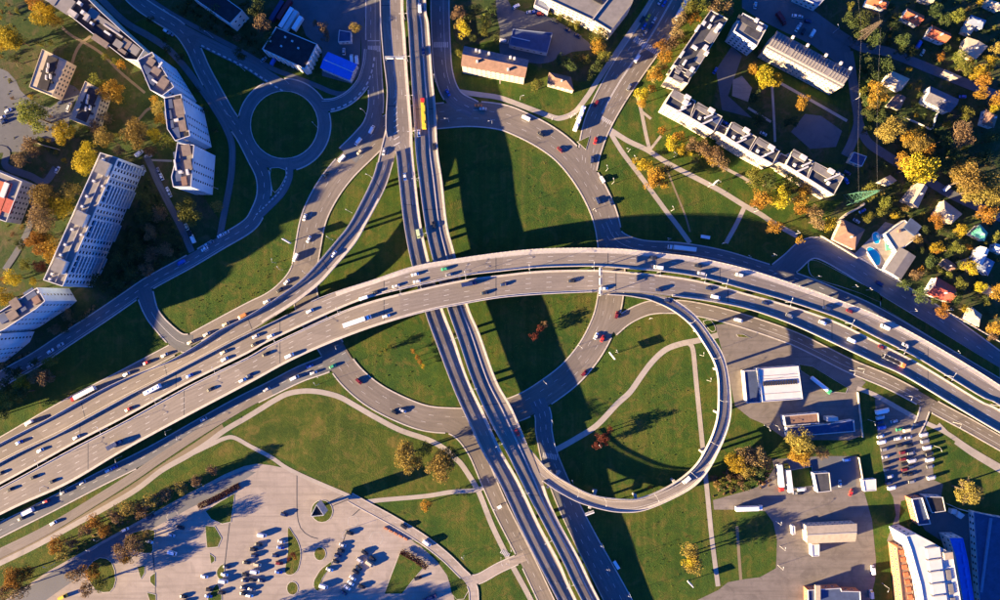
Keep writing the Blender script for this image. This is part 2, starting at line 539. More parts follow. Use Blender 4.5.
def edges_from_centre(pts, w, z, per=6, closed=False):
    c = catmull(pts, per, closed)
    ww = np.interp(np.linspace(0, 1, len(c)), np.linspace(0, 1, len(w)), w) if isinstance(w, (list, tuple)) else np.full(len(c), w)
    k = MPP
    C = np.stack([(c[:, 0]-500)*k, (300-c[:, 1])*k], 1)
    if closed:
        C = np.vstack([C, C[:1]]); ww = np.append(ww, ww[0])
    T = np.gradient(C, axis=0)
    if closed:
        T[0] = T[-1] = (C[1]-C[-2])/2
    T /= np.linalg.norm(T, axis=1)[:, None]
    Nn = np.stack([-T[:, 1], T[:, 0]], 1)
    h = (ww*k/2)[:, None]
    Z = np.full((len(C), 1), z)
    return np.hstack([C+Nn*h, Z]), np.hstack([C-Nn*h, Z])

ZR = [0.06]
def street(key, pts, w, m='road', lanes=2, name='road', per=6, closed=False, z=None):
    if z is None:
        ZR[0] += 0.003; z = ZR[0]
    L, R = edges_from_centre(pts, w, z, per, closed)
    r = Road(key, L, R)
    o = sheet(name, L, R, M[m], lanes)
    o['kind'] = 'structure'
    r.obj = o; r.lanes = lanes
    return r

def strip_wall(mb, q, w, z0, z1, m=0, keep=None):
    """a low wall along the line q: width w, from z0 to z1 above the line"""
    T = np.gradient(q[:, :2], axis=0); T /= np.maximum(np.linalg.norm(T, axis=1)[:, None], 1e-9)
    Nn = np.stack([-T[:, 1], T[:, 0]], 1)*w/2
    for i in range(len(q)-1):
        if keep is not None and not (keep[i] and keep[i+1]): continue
        v = []
        for j in (i, i+1):
            x, y, z = q[j]
            nx, ny = Nn[j]
            v.append([(x+nx, y+ny, z+z0), (x-nx, y-ny, z+z0), (x-nx, y-ny, z+z1), (x+nx, y+ny, z+z1)])
        a, b = v
        mb.quad(a[3], a[2], b[2], b[3], m)
        mb.quad(a[1], b[1], b[2], a[2], m)
        mb.quad(a[0], a[3], b[3], b[0], m)
        mb.quad(a[0], a[1], a[2], a[3], m)
        mb.quad(b[1], b[0], b[3], b[2], m)

def walk(q, step, start=0.0):
    """points every step metres with heading"""
    s = arclen(q[:, :2]); out = []
    t = start
    while t < s[-1]:
        x = [np.interp(t, s, q[:, i]) for i in range(3)]
        t2 = min(t+0.5, s[-1]); t1 = max(t2-1.0, 0)
        d = [np.interp(t2, s, q[:, i])-np.interp(t1, s, q[:, i]) for i in range(2)]
        out.append((x[0], x[1], x[2], math.atan2(d[1], d[0]), t/s[-1]))
        t += step
    return out

def dash_mesh(mb, q, dash, gap, w, t0=0.0, t1=1.0):
    s = arclen(q[:, :2]); a = s[-1]*t0; end = s[-1]*t1
    def at(t): return np.array([np.interp(t, s, q[:, i]) for i in range(3)])
    while a < end:
        e = min(a+dash, end)
        k = max(1, int((e-a)/4))
        for j in range(k):
            p0, p1 = at(a+(e-a)*j/k), at(a+(e-a)*(j+1)/k)
            d = p1[:2]-p0[:2]; l = np.linalg.norm(d)
            if l < 1e-4: continue
            nx, ny = -d[1]/l*w/2, d[0]/l*w/2
            mb.quad((p0[0]+nx, p0[1]+ny, p0[2]), (p0[0]-nx, p0[1]-ny, p0[2]), (p1[0]-nx, p1[1]-ny, p1[2]), (p1[0]+nx, p1[1]+ny, p1[2]))
        a = e+gap

def fix_up(me):
    me.update()
    bm = bmesh.new(); bm.from_mesh(me)
    fl = [f for f in bm.faces if f.normal.z < -0.5]
    bmesh.ops.reverse_faces(bm, faces=fl); bm.to_mesh(me); bm.free()

def marks(r, specs, dz=0.012):
    """specs: (fraction across, dash, gap, width, t0, t1)"""
    mb = MB()
    for f, dash, gap, w, t0, t1 in specs:
        dash_mesh(mb, r.rail(f, dz), dash, gap, w, t0, t1)
    o = mb.build('lane_marking', M['white'], r.obj); o['kind'] = 'stuff'
    fix_up(o.data)
    return o

def area(name, pts, z, m, smooth=0, kind='structure', px=True):
    q = catmull(pts, smooth, True) if smooth else pts
    w = ccw([((a-500)*MPP, (300-b)*MPP) for a, b in q])
    me = newmesh(name, [(x, y, z) for x, y in w], [tuple(range(len(w)))], M[m])
    o = obj(name, me)
    if kind: o['kind'] = kind
    return o

def island(name, pts, m='grass', smooth=0, z1=0.15, parent=None):
    """raised grass island with a kerb of real height"""
    q = catmull(pts, smooth, True) if smooth else np.array(pts, float)
    w = ccw([((a-500)*MPP, (300-b)*MPP) for a, b in q])
    w = np.array(w); c = w.mean(0)
    inner = w+(c-w)/np.linalg.norm(c-w, axis=1)[:, None]*0.35
    n = len(w)
    V = [(x, y, 0.0) for x, y in w]+[(x, y, z1) for x, y in w]+[(x, y, z1) for x, y in inner]
    F = []; fm = []
    for i in range(n):
        j = (i+1) % n
        F.append((i, j, n+j, n+i)); fm.append(1)
        F.append((n+i, n+j, 2*n+j, 2*n+i)); fm.append(1)
    F.append(tuple(2*n+i for i in range(n))); fm.append(0)
    o = obj(name, newmesh(name, V, F, [M[m], M['kerb']], fm), parent)
    o['kind'] = 'structure'
    return o

# ---------------- ground sheets
g = newmesh('ground', [(-1500, -1200, 0), (1500, -1200, 0), (1500, 1200, 0), (-1500, 1200, 0)], [(0, 1, 2, 3)], M['grass'])
struct('ground', g)

# darker garden and courtyard ground
area('garden_ground', [(-120, -120), (120, -100), (230, -60), (300, -40), (368, -40), (368, 38), (362, 20), (300, 70), (240, 66), (170, 22), (134, 24), (150, 52), (175, 88), (190, 140), (200, 190), (226, 235), (190, 252), (150, 276), (100, 310), (70, 332), (0, 372), (-120, 440)], 0.012, 'garden', 3)
area('garden_ground', [(735, -60), (1150, -60), (1150, 420), (1000, 340), (950, 314), (905, 284), (860, 258), (826, 234), (838, 205), (862, 175), (868, 145), (872, 100), (862, 60), (800, 10)], 0.012, 'garden', 3)
area('garden_ground', [(455, -40), (650, -40), (620, 30), (590, 80), (560, 74), (530, 64), (520, 64), (505, 40), (462, 46), (452, 20)], 0.012, 'garden', 3)
area('garden_ground', [(742, 96), (770, 78), (850, 112), (846, 165), (800, 160), (760, 140), (734, 120), (712, 105), (720, 70), (740, 45), (760, 55)], 0.014, 'garden', 0)
area('verge', [(287, 372), (312, 378), (332, 388), (345, 402), (352, 418), (380, 428), (420, 442), (440, 452), (468, 480), (360, 498), (290, 462), (235, 436), (240, 425), (262, 400)], 0.012, 'verge', 3)
area('verge', [(0, 569), (40, 551), (90, 528), (140, 500), (190, 470), (215, 450), (235, 440), (262, 450), (246, 464), (224, 474), (186, 495), (132, 525), (75, 556), (50, 571), (12, 596), (-60, 640), (-60, 600)], 0.012, 'verge', 2)
area('verge', [(857, 389), (872, 384), (900, 398), (921, 410), (922, 420), (900, 410), (878, 398)], 0.016, 'verge', 3)
area('verge', [(928, 424), (936, 416), (950, 420), (980, 436), (1040, 470), (1040, 490), (985, 458), (950, 432)], 0.016, 'verge', 3)
area('worn_earth', [(0, 496), (60, 471), (60, 478), (0, 503)], 0.010, 'verge')
area('worn_earth', [(640, 150), (668, 165), (672, 192), (655, 192), (640, 172)], 0.016, 'verge', 3)

# paved areas
area('plaza', [(-80, 665), (12, 595), (50, 570), (75, 556), (131, 525), (187, 494), (225, 474), (244, 466), (257, 463.5), (270, 465), (290, 469), (350, 495), (367, 506), (400, 527), (425, 550), (437, 561), (447, 575), (452, 590), (456, 605), (456, 690), (-80, 690)], 0.030, 'plaza')
area('plaza_drive', [(-60, 640), (12, 598), (50, 573), (75, 559), (131, 528), (187, 497), (225, 478), (244, 470), (256, 472), (235, 486), (190, 508), (150, 530), (110, 555), (60, 590), (10, 625)], 0.036, 'street')
area('yard', [(713, 500), (745, 491), (757, 487), (768, 478), (774, 468), (772, 459), (815, 457), (857, 456), (862, 484), (868, 505), (872, 520), (876, 560), (875, 580), (870, 600), (870, 680), (680, 680), (697, 600), (718, 590), (728, 582), (744, 579), (760, 577), (776, 568), (777, 540), (773, 522), (765, 511), (745, 509.5), (714, 509.5)], 0.030, 'yard')
area('forecourt', [(715, 325), (740, 322), (765, 330), (790, 345), (820, 357), (850, 372), (866, 382), (857, 392), (860, 415), (861, 436), (850, 440), (787, 440), (764, 424), (750, 418), (735, 406), (730, 382), (722, 351)], 0.030, 'yard')
area('car_lot', [(875, 396), (893, 402), (925, 425), (931, 448), (934, 480), (943, 484), (941, 498), (912, 498), (901, 501), (899, 520), (901, 540), (889, 546), (887, 540), (896, 515), (893, 497), (886, 485), (880, 450), (876, 420)], 0.034, 'yard')
area('courtyard', [(498, -20), (512, 8), (540, 14), (562, 24), (588, 42), (590, 50), (572, 52), (556, 60), (540, 64), (515, 60), (500, 56), (500, 30), (496, 10)], 0.030, 'court', 2)
area('courtyard', [(290, -30), (366, -30), (366, 14), (361, 30), (360, 72), (352, 84), (322, 76), (322, 48), (306, 36), (300, 20), (292, 10)], 0.030, 'court')
area('courtyard', [(742, -10), (790, 0), (850, 48), (853, 66), (846, 70), (812, 45), (776, 28), (760, 20), (742, 8)], 0.030, 'court')
area('courtyard', [(716, 70), (732, 46), (742, 56), (728, 96), (752, 118), (722, 110)], 0.030, 'court')
area('courtyard', [(805, 114), (821, 116), (842, 131), (836, 147), (810, 149), (791, 132)], 0.032, 'court')
area('courtyard', [(733, 80), (742, 76), (752, 88), (748, 102), (732, 96)], 0.034, 'plaza')
area('courtyard', [(-40, 62), (8, 72), (20, 90), (32, 100), (50, 108), (62, 96), (68, 84), (80, 92), (74, 102), (70, 118), (66, 134), (52, 142), (38, 136), (28, 150), (6, 152), (-40, 150)], 0.030, 'court', 2)
area('courtyard', [(915, 514), (945, 512), (975, 514), (985, 520), (980, 560), (975, 610), (962, 540), (948, 545), (925, 530)], 0.030, 'court')
area('courtyard', [(786, 458), (820, 456), (856, 456), (856, 486), (830, 490), (818, 470), (790, 470)], 0.036, 'court')
area('patio', [(852, 256), (874, 234), (885, 222), (899, 226), (906, 236), (899, 250), (886, 271), (876, 267)], 0.20, 'plaza')
area('courtyard', [(748, 206), (770, 200), (836, 170), (858, 160), (862, 175), (850, 190), (838, 200)], 0.020, 'garden')

area('bare_soil', [(0, 556), (62, 527), (125, 489), (162, 464), (194, 443), (222, 424), (225, 430), (206, 443), (187, 455), (162, 469), (137, 488), (110, 504), (81, 520), (37, 544), (0, 562)], 0.013, 'dirt')
# ---------------- footpaths
def path(pts, w, m='path', per=5):
    r = street('path%d' % len(ROADS), pts, w, m, 1, 'footpath', per, z=0.020+0.0004*len(ROADS) if m in ('dirt', 'verge') else None)
    return r
ZR[0] = 0.040
path([(610, 132), (617, 144), (625, 156), (644, 181), (666, 211), (677, 225), (690, 243)], 4.6)
path([(609, 129), (628, 141), (647, 150), (669, 164), (694, 177), (719, 190), (745, 206), (760, 214), (772, 222), (797, 236)], 5.0)
path([(745, 206), (736, 225), (726, 243)], 4.4)
path([(637, 95), (641, 110), (646, 135), (650, 151)], 3.6)
path([(641, 111), (651, 119)], 2.6)
path([(650, 150), (661, 136)], 2.6)
path([(665, 165), (675, 190), (685, 215), (690, 232)], 1.8, 'dirt')
path([(718, 165), (740, 176), (752, 183)], 3)
path([(772, 85), (774, 119), (775, 142)], 2.4)
path([(780, 83), (812, 101), (847, 121)], 2.8)
path([(748, 108), (771, 122)], 2.4)
path([(552, 452), (577, 438), (597, 425), (617, 404), (630, 392), (642, 375), (652, 362), (665, 350), (680, 344), (700, 340), (718, 335)], 5.6)
path([(689, 343), (693, 350), (696, 380), (698, 400), (701, 430), (705, 470), (708, 500), (712, 540), (718, 586)], 4.6)
path([(737, 526), (739, 555), (741, 582)], 3.0, 'dirt')
path([(600, 418), (645, 408), (690, 393), (722, 378)], 2.2, 'verge')
path([(660, 475), (670, 450), (690, 420), (712, 392), (716, 386)], 1.3, 'verge')
path([(612, 455), (640, 472), (662, 480)], 1.6, 'verge')
path([(628, 515), (632, 545), (645, 575), (656, 610)], 3.0, 'verge')
path([(500, 80), (500, 84)], 1)
path([(452, 90), (460, 92), (481, 95), (500, 98), (525, 107), (552, 117), (562, 118), (575, 112), (587, 97), (593, 88), (610, 62), (632, 30), (652, 0), (668, -30)], 5.0)
path([(-30, 577), (0, 563), (37, 545), (81, 521), (110, 505), (137, 489), (162, 470), (187, 456), (206, 444), (225, 430), (244, 419), (262, 408), (275, 400), (290, 393), (312, 391), (337, 396), (356, 406), (375, 417), (400, 430), (429, 440), (445, 449), (455, 458), (462, 465), (475, 485), (481, 497), (492, 525), (505, 552), (512, 565), (530, 598), (545, 630)], 5.2)
path([(187, 456), (212, 444), (224, 438.5), (234, 437.5), (250, 446), (271, 457), (287, 468), (312, 480), (347, 495), (362, 503)], 4.0)
path([(352, 505), (375, 500.5), (425, 496), (450, 492), (475, 490), (487, 486), (499, 481)], 4.4)
path([(150, 0), (175, 16), (212, 36), (237, 49), (256, 60)], 4.6, 'court')
path([(256, 60), (275, 70), (294, 77), (317, 86), (331, 92), (342, 94), (354, 90), (361, 80), (364, 50), (362, 20), (362, -20)], 4.8, 'court')
path([(83, 41), (76, 52), (70, 70)], 3.0, 'dirt')
path([(62, 28), (72, 36), (83, 42), (102, 54), (120, 72), (145, 93)], 2.6, 'dirt')
path([(83, 42), (91, 36)], 2.6, 'dirt')
path([(151, 108), (145, 112), (133, 127)], 2.6, 'dirt')
path([(147, 160), (172, 161)], 2)
path([(244, 120), (252, 113), (262, 101), (268, 92)], 3, 'court')
path([(857, 388), (875, 395), (900, 409), (922, 421), (945, 432), (972, 450), (1010, 472)], 4.4)
path([(938, 424), (946, 432)], 4)
path([(955, 442), (975, 456), (1005, 474)], 3.6)

# ---------------- ground streets
ZR[0] = 0.17
ring_pts = [(440, 116), (470, 114), (500, 117), (520, 124), (545, 137), (565, 152), (582, 172), (596, 195), (606, 220), (611, 250), (612, 280), (608, 310), (600, 332), (588, 353), (570, 374), (548, 391), (525, 405), (500, 414), (475, 420), (450, 420.5), (425, 418), (400, 409), (375, 396), (356, 381), (343, 366), (330, 345), (315, 322), (306, 300), (304, 275), (308, 247), (314, 218), (326, 193), (342, 171), (362, 151), (385, 130), (410, 119)]
street('ring', ring_pts, 24, 'road', 3, closed=True)
street('street_w', [(372, -60), (373, 0), (373, 40), (375, 80), (376, 105), (372, 125), (362, 140), (348, 156)], [13, 13, 13, 14, 18, 22], 'street', 3)
street('street_e', [(441, -60), (440, 0), (441, 40), (444, 75), (454, 98), (474, 110)], 17, 'street', 3)
street('avenue', [(712, -60), (690, -30), (671, 2), (653, 33), (633, 62), (618, 85), (605, 108), (596, 128), (590, 150), (588, 170)], [31, 31, 31, 31, 30, 28, 26, 22, 16], 'road', 6)
street('north_road', [(606, 222), (616, 240), (640, 250), (680, 253), (720, 260), (760, 272), (800, 285), (840, 301), (875, 317), (925, 346), (1000, 390), (1080, 438)], 19, 'street', 4)
street('upper_road', [(776, 275), (792, 262), (806, 250), (822, 249), (850, 264), (875, 280), (925, 310), (962, 336), (1000, 363), (1080, 420)], [20, 20, 20, 20, 17], 'street', 2)
street('sunny_road', [(612, 330), (625, 319), (640, 311), (655, 307), (680, 307), (705, 311), (740, 320), (790, 337), (820, 351), (850, 366), (884, 380), (910, 393), (940, 410), (970, 426), (1000, 443), (1080, 488)], 12, 'road', 3)
street('south_road', [(346, 352), (326, 364), (300, 374), (270, 389), (240, 404), (200, 426), (150, 454), (100, 479), (50, 505), (0, 530), (-90, 576)], [18, 15, 13, 13, 12.5, 12.5, 12.5, 13], 'street', 2)
street('service', [(306, 262), (297, 278), (284, 291), (270, 300), (250, 309), (215, 327), (180, 346), (125, 375), (62, 408), (0, 444), (-90, 494)], [22, 17, 13, 11, 10.5, 10.5, 10.5], 'deck', 2)
street('verge_road', [(272, 392), (248, 404), (225, 417), (194, 436), (162, 457), (125, 482), (62, 521), (31, 538), (0, 553), (-90, 596)], [6, 8, 9, 9.5], 'deck', 2)
street('under_road', [(537, 400), (543, 415), (544, 432), (549, 455), (558, 480), (571, 510), (587, 542), (602, 570), (619, 602), (650, 660)], [16, 15, 15, 18, 20, 22, 24, 25], 'street', 3)
street('west_road', [(447, 424), (462, 433), (476, 452), (489, 482), (503, 513), (526, 558), (546, 600), (575, 660)], 14, 'road', 2)
street('left_street', [(110, -30), (128, -8), (142, 5), (160, 17), (180, 30), (193, 48), (203, 70), (216, 94), (228, 115), (242, 134), (254, 157), (263, 176), (264, 195), (258, 212), (248, 226), (220, 243), (190, 261), (150, 283), (125, 300), (100, 317), (62, 342), (35, 360), (0, 380), (-80, 430)], [13, 13, 13, 13, 13, 13, 12, 12, 13, 14], 'street', 2)
street('dash_street', [(176, 27), (198, 39), (222, 51), (248, 64), (268, 77), (286, 88)], 12, 'street', 2)
street('roundabout', [(284.5+40*math.cos(t*math.pi/8), 125+40*math.sin(t*math.pi/8)) for t in range(16)], 11.5, 'street', 1, closed=True)
street('roundabout_arm', [(288, 160), (289, 176), (282, 192), (270, 205), (252, 222)], 8, 'street', 1)
street('hatched_street', [(322, 106), (334, 105), (346, 100), (356, 92), (364, 81), (369, 66), (371, 50)], 11.5, 'street', 2)
street('back_lane', [(100, -2), (125, 22), (150, 37), (169, 50), (187, 70), (205, 94), (217, 112), (226, 128), (232, 145), (232, 168), (229, 190), (224, 215), (219, 243)], 6.5, 'street', 1)
street('tower_lane', [(146, 155), (152, 168), (158, 182), (169, 204), (180, 225), (192, 252)], 6.5, 'street', 1)
street('link_road', [(144, 290), (151, 311), (161, 325), (178, 341), (192, 344)], [16, 13, 13, 16, 18], 'street', 2)
street('flats_lane', [(-30, 150), (5, 150), (6, 166), (30, 176), (45, 182), (56, 168)], 7, 'court', 1)
street('flats_lane2', [(36, 190), (30, 225), (18, 250), (5, 270)], 6, 'court', 1)
street('house_lane', [(770, -20), (800, 6), (832, 30), (860, 47), (887, 52), (925, 67), (962, 82), (1000, 97), (1060, 122)], 9.5, 'court', 1)
street('school_lane', [(848, 52), (851, 70), (855, 98), (858, 122), (852, 142), (845, 156)], 9.5, 'street', 1)
street('cottage_lane', [(857, 118), (866, 140), (882, 153), (905, 167), (925, 179), (950, 194), (980, 208), (1010, 222)], 9, 'court', 1)
street('access_road', [(350, 497), (366, 506), (390, 519), (412, 532), (431, 545), (447, 558), (460, 571), (470, 582), (474, 600), (470, 660)], 8.5, 'plaza', 2)
street('access_arm', [(466, 580), (480, 578), (500, 567), (525, 556)], 9, 'plaza', 2)
street('lot_arm', [(928, 398), (925, 408), (921, 420), (915, 432)], [14, 9, 8, 8], 'road', 2)

# kerbs along the main streets, left out where another street crosses
def kerbs(key, w=0.7, h=0.12, sides=(0, 1)):
    r = ROADS[key]; mb = MB()
    others = [o for k, o in ROADS.items() if k != key and not k.startswith('path')]
    for sd in sides:
        q = (r.L if sd == 0 else r.R).copy(); q[:, 2] = 0.0
        c = r.C.copy()
        d = q[:, :2]-c[:, :2]; d /= np.linalg.norm(d, axis=1)[:, None]
        q[:, :2] += d*w*0.5
        keep = [not any(o.inside(x, y, 0.2) for o in others) for x, y in q[:, :2]]
        strip_wall(mb, q, w, 0.0, r.C[0, 2]+h, 0, keep)
    mb.build('kerb', M['kerb'], r.obj)['kind'] = 'stuff'
for k in ('ring', 'street_w', 'street_e', 'avenue', 'north_road', 'upper_road', 'sunny_road', 'south_road', 'service', 'under_road', 'west_road', 'left_street', 'link_road', 'roundabout', 'hatched_street', 'lot_arm'):
    kerbs(k)
kerbs('access_road', 0.5); kerbs('access_arm', 0.5)

marks(ROADS['ring'], [(0.34, 3, 7, 0.16, 0, 1), (0.67, 3, 7, 0.16, 0, 1)])
marks(ROADS['avenue'], [(0.49, 400, 0, 0.35, 0, .78), (0.52, 400, 0, 0.35, 0, .78), (0.17, 3, 6, 0.18, 0, 1), (0.34, 3, 6, 0.18, 0, 1), (0.68, 3, 6, 0.18, 0, 1), (0.84, 3, 6, 0.18, 0, 1)])
marks(ROADS['street_e'], [(0.5, 3, 5, 0.25, 0, 1), (0.3, 200, 0, 0.2, 0, .8)])
marks(ROADS['street_w'], [(0.33, 200, 0, 0.2, 0, .7), (0.66, 3, 5, 0.25, 0, .8)])
marks(ROADS['north_road'], [(0.25, 3, 5, 0.25, 0, 1), (0.5, 600, 0, 0.25, 0, 1), (0.75, 3, 5, 0.25, 0, 1)])
marks(ROADS['upper_road'], [(0.5, 3, 6, 0.2, .2, 1)])
marks(ROADS['sunny_road'], [(0.35, 3, 5, 0.25, .1, 1), (0.65, 600, 0, 0.2, .3, 1)])
marks(ROADS['south_road'], [(0.5, 3, 5, 0.22, 0, 1)])
marks(ROADS['left_street'], [(0.5, 3, 4, 0.28, 0, 1), (0.12, 400, 0, 0.2, .5, 1)])
marks(ROADS['dash_street'], [(0.86, 2.0, 1.6, 0.9, .25, 1)])
marks(ROADS['hatched_street'], [(0.86, 2.2, 1.6, 0.9, .1, .95), (0.1, 30, 0, 0.25, 0, 1)])
marks(ROADS['roundabout_arm'], [(0.8, 1.4, 1.2, 0.7, .1, .9)])
marks(ROADS['under_road'], [(0.35, 3, 5, 0.25, 0, 1), (0.7, 3, 5, 0.25, 0, 1)])
marks(ROADS['access_road'], [(0.5, 2, 3, 0.18, 0, 1)])
marks(ROADS['west_road'], [(0.5, 3, 6, 0.2, .2, 1)])
marks(ROADS['link_road'], [(0.5, 30, 0, 0.25, .3, .9)])

def zebra(px, py, ang, length, width, n, parent_key):
    """stripes lie along the traffic direction ang; the row runs across"""
    r = ROADS[parent_key]; mb = MB()
    v = P(px, py); a = math.radians(ang); z = r.C[0, 2]+0.016
    for i in range(n):
        t = (i-(n-1)/2)*(width/n)
        cx, cy = v.x-math.sin(a)*t, v.y+math.cos(a)*t
        dx, dy = math.cos(a)*length/2, math.sin(a)*length/2
        nx, ny = -math.sin(a)*width/n*0.27, math.cos(a)*width/n*0.27
        mb.quad((cx-dx-nx, cy-dy-ny, z), (cx+dx-nx, cy+dy-ny, z), (cx+dx+nx, cy+dy+ny, z), (cx-dx+nx, cy-dy+ny, z))
    o = mb.build('zebra_crossing', M['white'], r.obj); fix_up(o.data); o['kind'] = 'stuff'
zebra(374, 49, 90, 3.6, 7.5, 8, 'street_w')
zebra(374, 41, 0, 7.5, .9, 1, 'street_w')
zebra(646, 46, 58, 3.6, 17, 14, 'avenue')
zebra(550, 456, 80, 3.2, 9, 9, 'under_road')
zebra(607, 121, 60, 2.4, 8, 7, 'avenue')
zebra(441, 45, 90, 3.2, 9, 8, 'street_e')
zebra(505, 553, 60, 2.6, 6, 6, 'west_road')

# ---------------- raised grass islands
island('grass_island', [(333+0, 511)] if False else [(322+11*math.cos(t*math.pi/8), 511+11.5*math.sin(t*math.pi/8)) for t in range(16)], 'verge')
island('grass_island', [(288, 527), (293, 533), (298, 541), (301, 552), (300, 562), (297, 571), (291, 575), (285, 572.5), (286.5, 560), (288, 545)], 'verge', 3)
island('grass_island', [(320+6.2*math.cos(t*math.pi/6), 553.5+7.2*math.sin(t*math.pi/6)) for t in range(12)], 'verge')
island('grass_island', [(292.5+6*math.cos(t*math.pi/6), 588+7*math.sin(t*math.pi/6)) for t in range(12)], 'verge')
island('grass_island', [(332, 561), (330, 567), (322, 579), (319, 590), (316, 590.5), (313.5, 586), (314.5, 579), (320, 570), (326, 565)], 'verge', 2)
island('grass_island', [(400, 552), (411, 556), (424, 567), (413, 580), (402, 594), (384, 594), (392, 572)], 'grass')
island('grass_island', [(205, 511), (220, 501), (235, 493), (233, 510), (231, 522), (222, 524), (211, 519)], 'grass')
island('grass_island', [(205, 525), (215, 526), (222, 538), (218, 547), (207, 548)], 'grass')
island('grass_island', [(209.5, 553), (215, 557), (215, 561), (211, 564)], 'verge')
island('grass_island', [(224, 563), (217, 569), (217, 576), (221, 580), (224, 575)], 'verge', 2)
island('grass_island', [(210, 593), (217, 583), (220, 590), (222, 600), (208, 602)], 'grass', 2)
island('grass_island', [(137, 566), (145, 565), (145, 573), (141, 579)], 'verge')
island('grass_island', [(155.5, 572), (150, 576), (150, 582), (155.5, 587)], 'verge')
island('grass_island', [(147, 592), (156, 594), (156, 606), (150, 602)], 'verge')
island('grass_island', [(126, 536), (140, 530), (155, 530), (153, 545), (152, 553), (138, 552), (126, 546)], 'verge', 2)
island('grass_island', [(88, 566), (100, 557), (112, 562), (116, 580), (110, 592), (96, 590), (88, 578)], 'verge', 2)
island('grass_island', [(409, 538), (416, 543), (431, 552), (441, 563), (449, 577), (452, 594), (457, 599.5), (464, 599), (469, 590), (467, 582), (455, 569), (440, 555), (425, 545)], 'grass')
island('grass_island', [(808, 262), (812, 260), (820, 262), (840, 272), (858, 282), (880, 294), (880, 302), (862, 294), (838, 286), (816, 279), (809, 272)], 'grass', 2, 0.34)
island('grass_island', [(880, 295), (930, 325), (1000, 368), (1000, 378), (930, 337), (880, 306)], 'grass', 0, 0.34)
island('grass_island', [(577, 142), (590, 136), (586, 150)], 'verge', 0, 0.34)
island('grass_island', [(271, 168), (286, 170), (284, 181), (275, 193), (271, 184)], 'grass', 2, 0.34)
island('grass_island', [(799, 364), (812, 366), (835, 380), (848, 388), (846, 393), (832, 392), (815, 380), (800, 370)], 'grass', 0)
island('grass_island', [(790, 470), (812, 466), (813, 486), (792, 488)], 'grass', 0)
island('grass_island', [(736, 334), (743, 334), (751, 338), (738, 337)], 'verge', 0)
island('grass_island', [(703, 321), (711, 320), (716, 329), (712, 332), (706, 326)], 'grass', 2)
# roundabout centre
island('roundabout_lawn', [(284.5+34*math.cos(t*math.pi/16), 125+34*math.sin(t*math.pi/16)) for t in range(32)], 'grass', 0, 0.36)
# drains cut across the plaza
mb = MB()
for pts in ([(230, 520), (227, 545), (224, 572)], [(153, 552), (155, 580), (156, 605)], [(297, 471), (297, 505), (298, 520), (302, 530), (310, 536), (318, 538.5)], [(330, 501.5), (349, 493)], [(333, 505.5), (350, 498.5)], [(352, 516), (362, 507)], [(347, 530), (343, 542)]):
    c = catmull(pts, 6); q = np.stack([(c[:, 0]-500)*MPP, (300-c[:, 1])*MPP, np.full(len(c), 0.045)], 1)
    dash_mesh(mb, q, 500, 0, 0.55)
o = mb.build('drain_channel', M['roof_dark']); fix_up(o.data); o['kind'] = 'stuff'
# inlaid rings in the paving
mb = MB()
for cx, cy, rr in ((376, 538.5, 7.2), (353, 521, 6), (173, 517, 6.5)):
    a = np.linspace(0, 2*math.pi, 25); q = np.stack([(cx+rr*np.cos(a)-500)*MPP, (300-cy-rr*np.sin(a))*MPP, np.full(25, 0.046)], 1)
    dash_mesh(mb, q, 500, 0, 0.5)
o = mb.build('paving_ring', M['path']); fix_up(o.data); o['kind'] = 'stuff'

# ------------------------------------------------------------------ elevated decks
def smoothstep_h(x):
    return float(np.interp(x, [-260, 0, 130, 250, 400, 640, 700, 800, 900, 1000, 1200], [1.5, 6.2, 8.4, 10.6, 13.4, 13.8, 12.3, 9.9, 8.0, 6.8, 4.0]))
HN = 8.2

def edge3(pts, hf, n, per=6):
    c = resample(catmull(pts, per), n)
    return np.array([tuple(P(x, y, hf(x, y, i/(n-1)))) for i, (x, y) in enumerate(c)])

def edge_by_x(pts, hf, xs, per=8):
    c = catmull(pts, per)
    y = np.interp(xs, c[:, 0], c[:, 1])
    return np.array([tuple(P(a, b, hf(a, b, 0))) for a, b in zip(xs, y)])

def deck(key, L, R, label, surf='deck', lanes=3, thick=1.3, group='raised road decks'):
    e = empty('flyover', tuple(L[len(L)//2][:2])+(0,))
    inv = np.array(e.location)
    Ll = L-inv; Rl = R-inv
    r = Road(key, L, R); r.obj = e; r.lanes = lanes; r.inv = inv
    # slab: box section, the edge overhangs
    mb = MB(); n = len(L)
    for i in range(n-1):
        a, b, c, d = Ll[i], Rl[i], Rl[i+1], Ll[i+1]
        dn = np.array([0, 0, -0.5]); dn2 = np.array([0, 0, -thick])
        ai, bi, ci, di = [p*(0.72)+q*0.28 for p, q in ((a, b), (b, a), (c, d), (d, c))]
        top = np.array([0, 0, -0.03])
        mb.quad(a+top, b+top, c+top, d+top)
        for p, q, pi, qi in ((a, d, ai, di), (c, b, ci, bi)):
            mb.quad(q+top, p+top, p+dn, q+dn); mb.quad(q+dn, p+dn, pi+dn2, qi+dn2)
        mb.quad(bi+dn2, ai+dn2, di+dn2, ci+dn2)
    mb.build('deck_slab', M['concrete'], e)
    sheet('road_surface', Ll, Rl, M[surf], lanes, e, 3)
    tag(e, label, 'flyover', group)
    return r

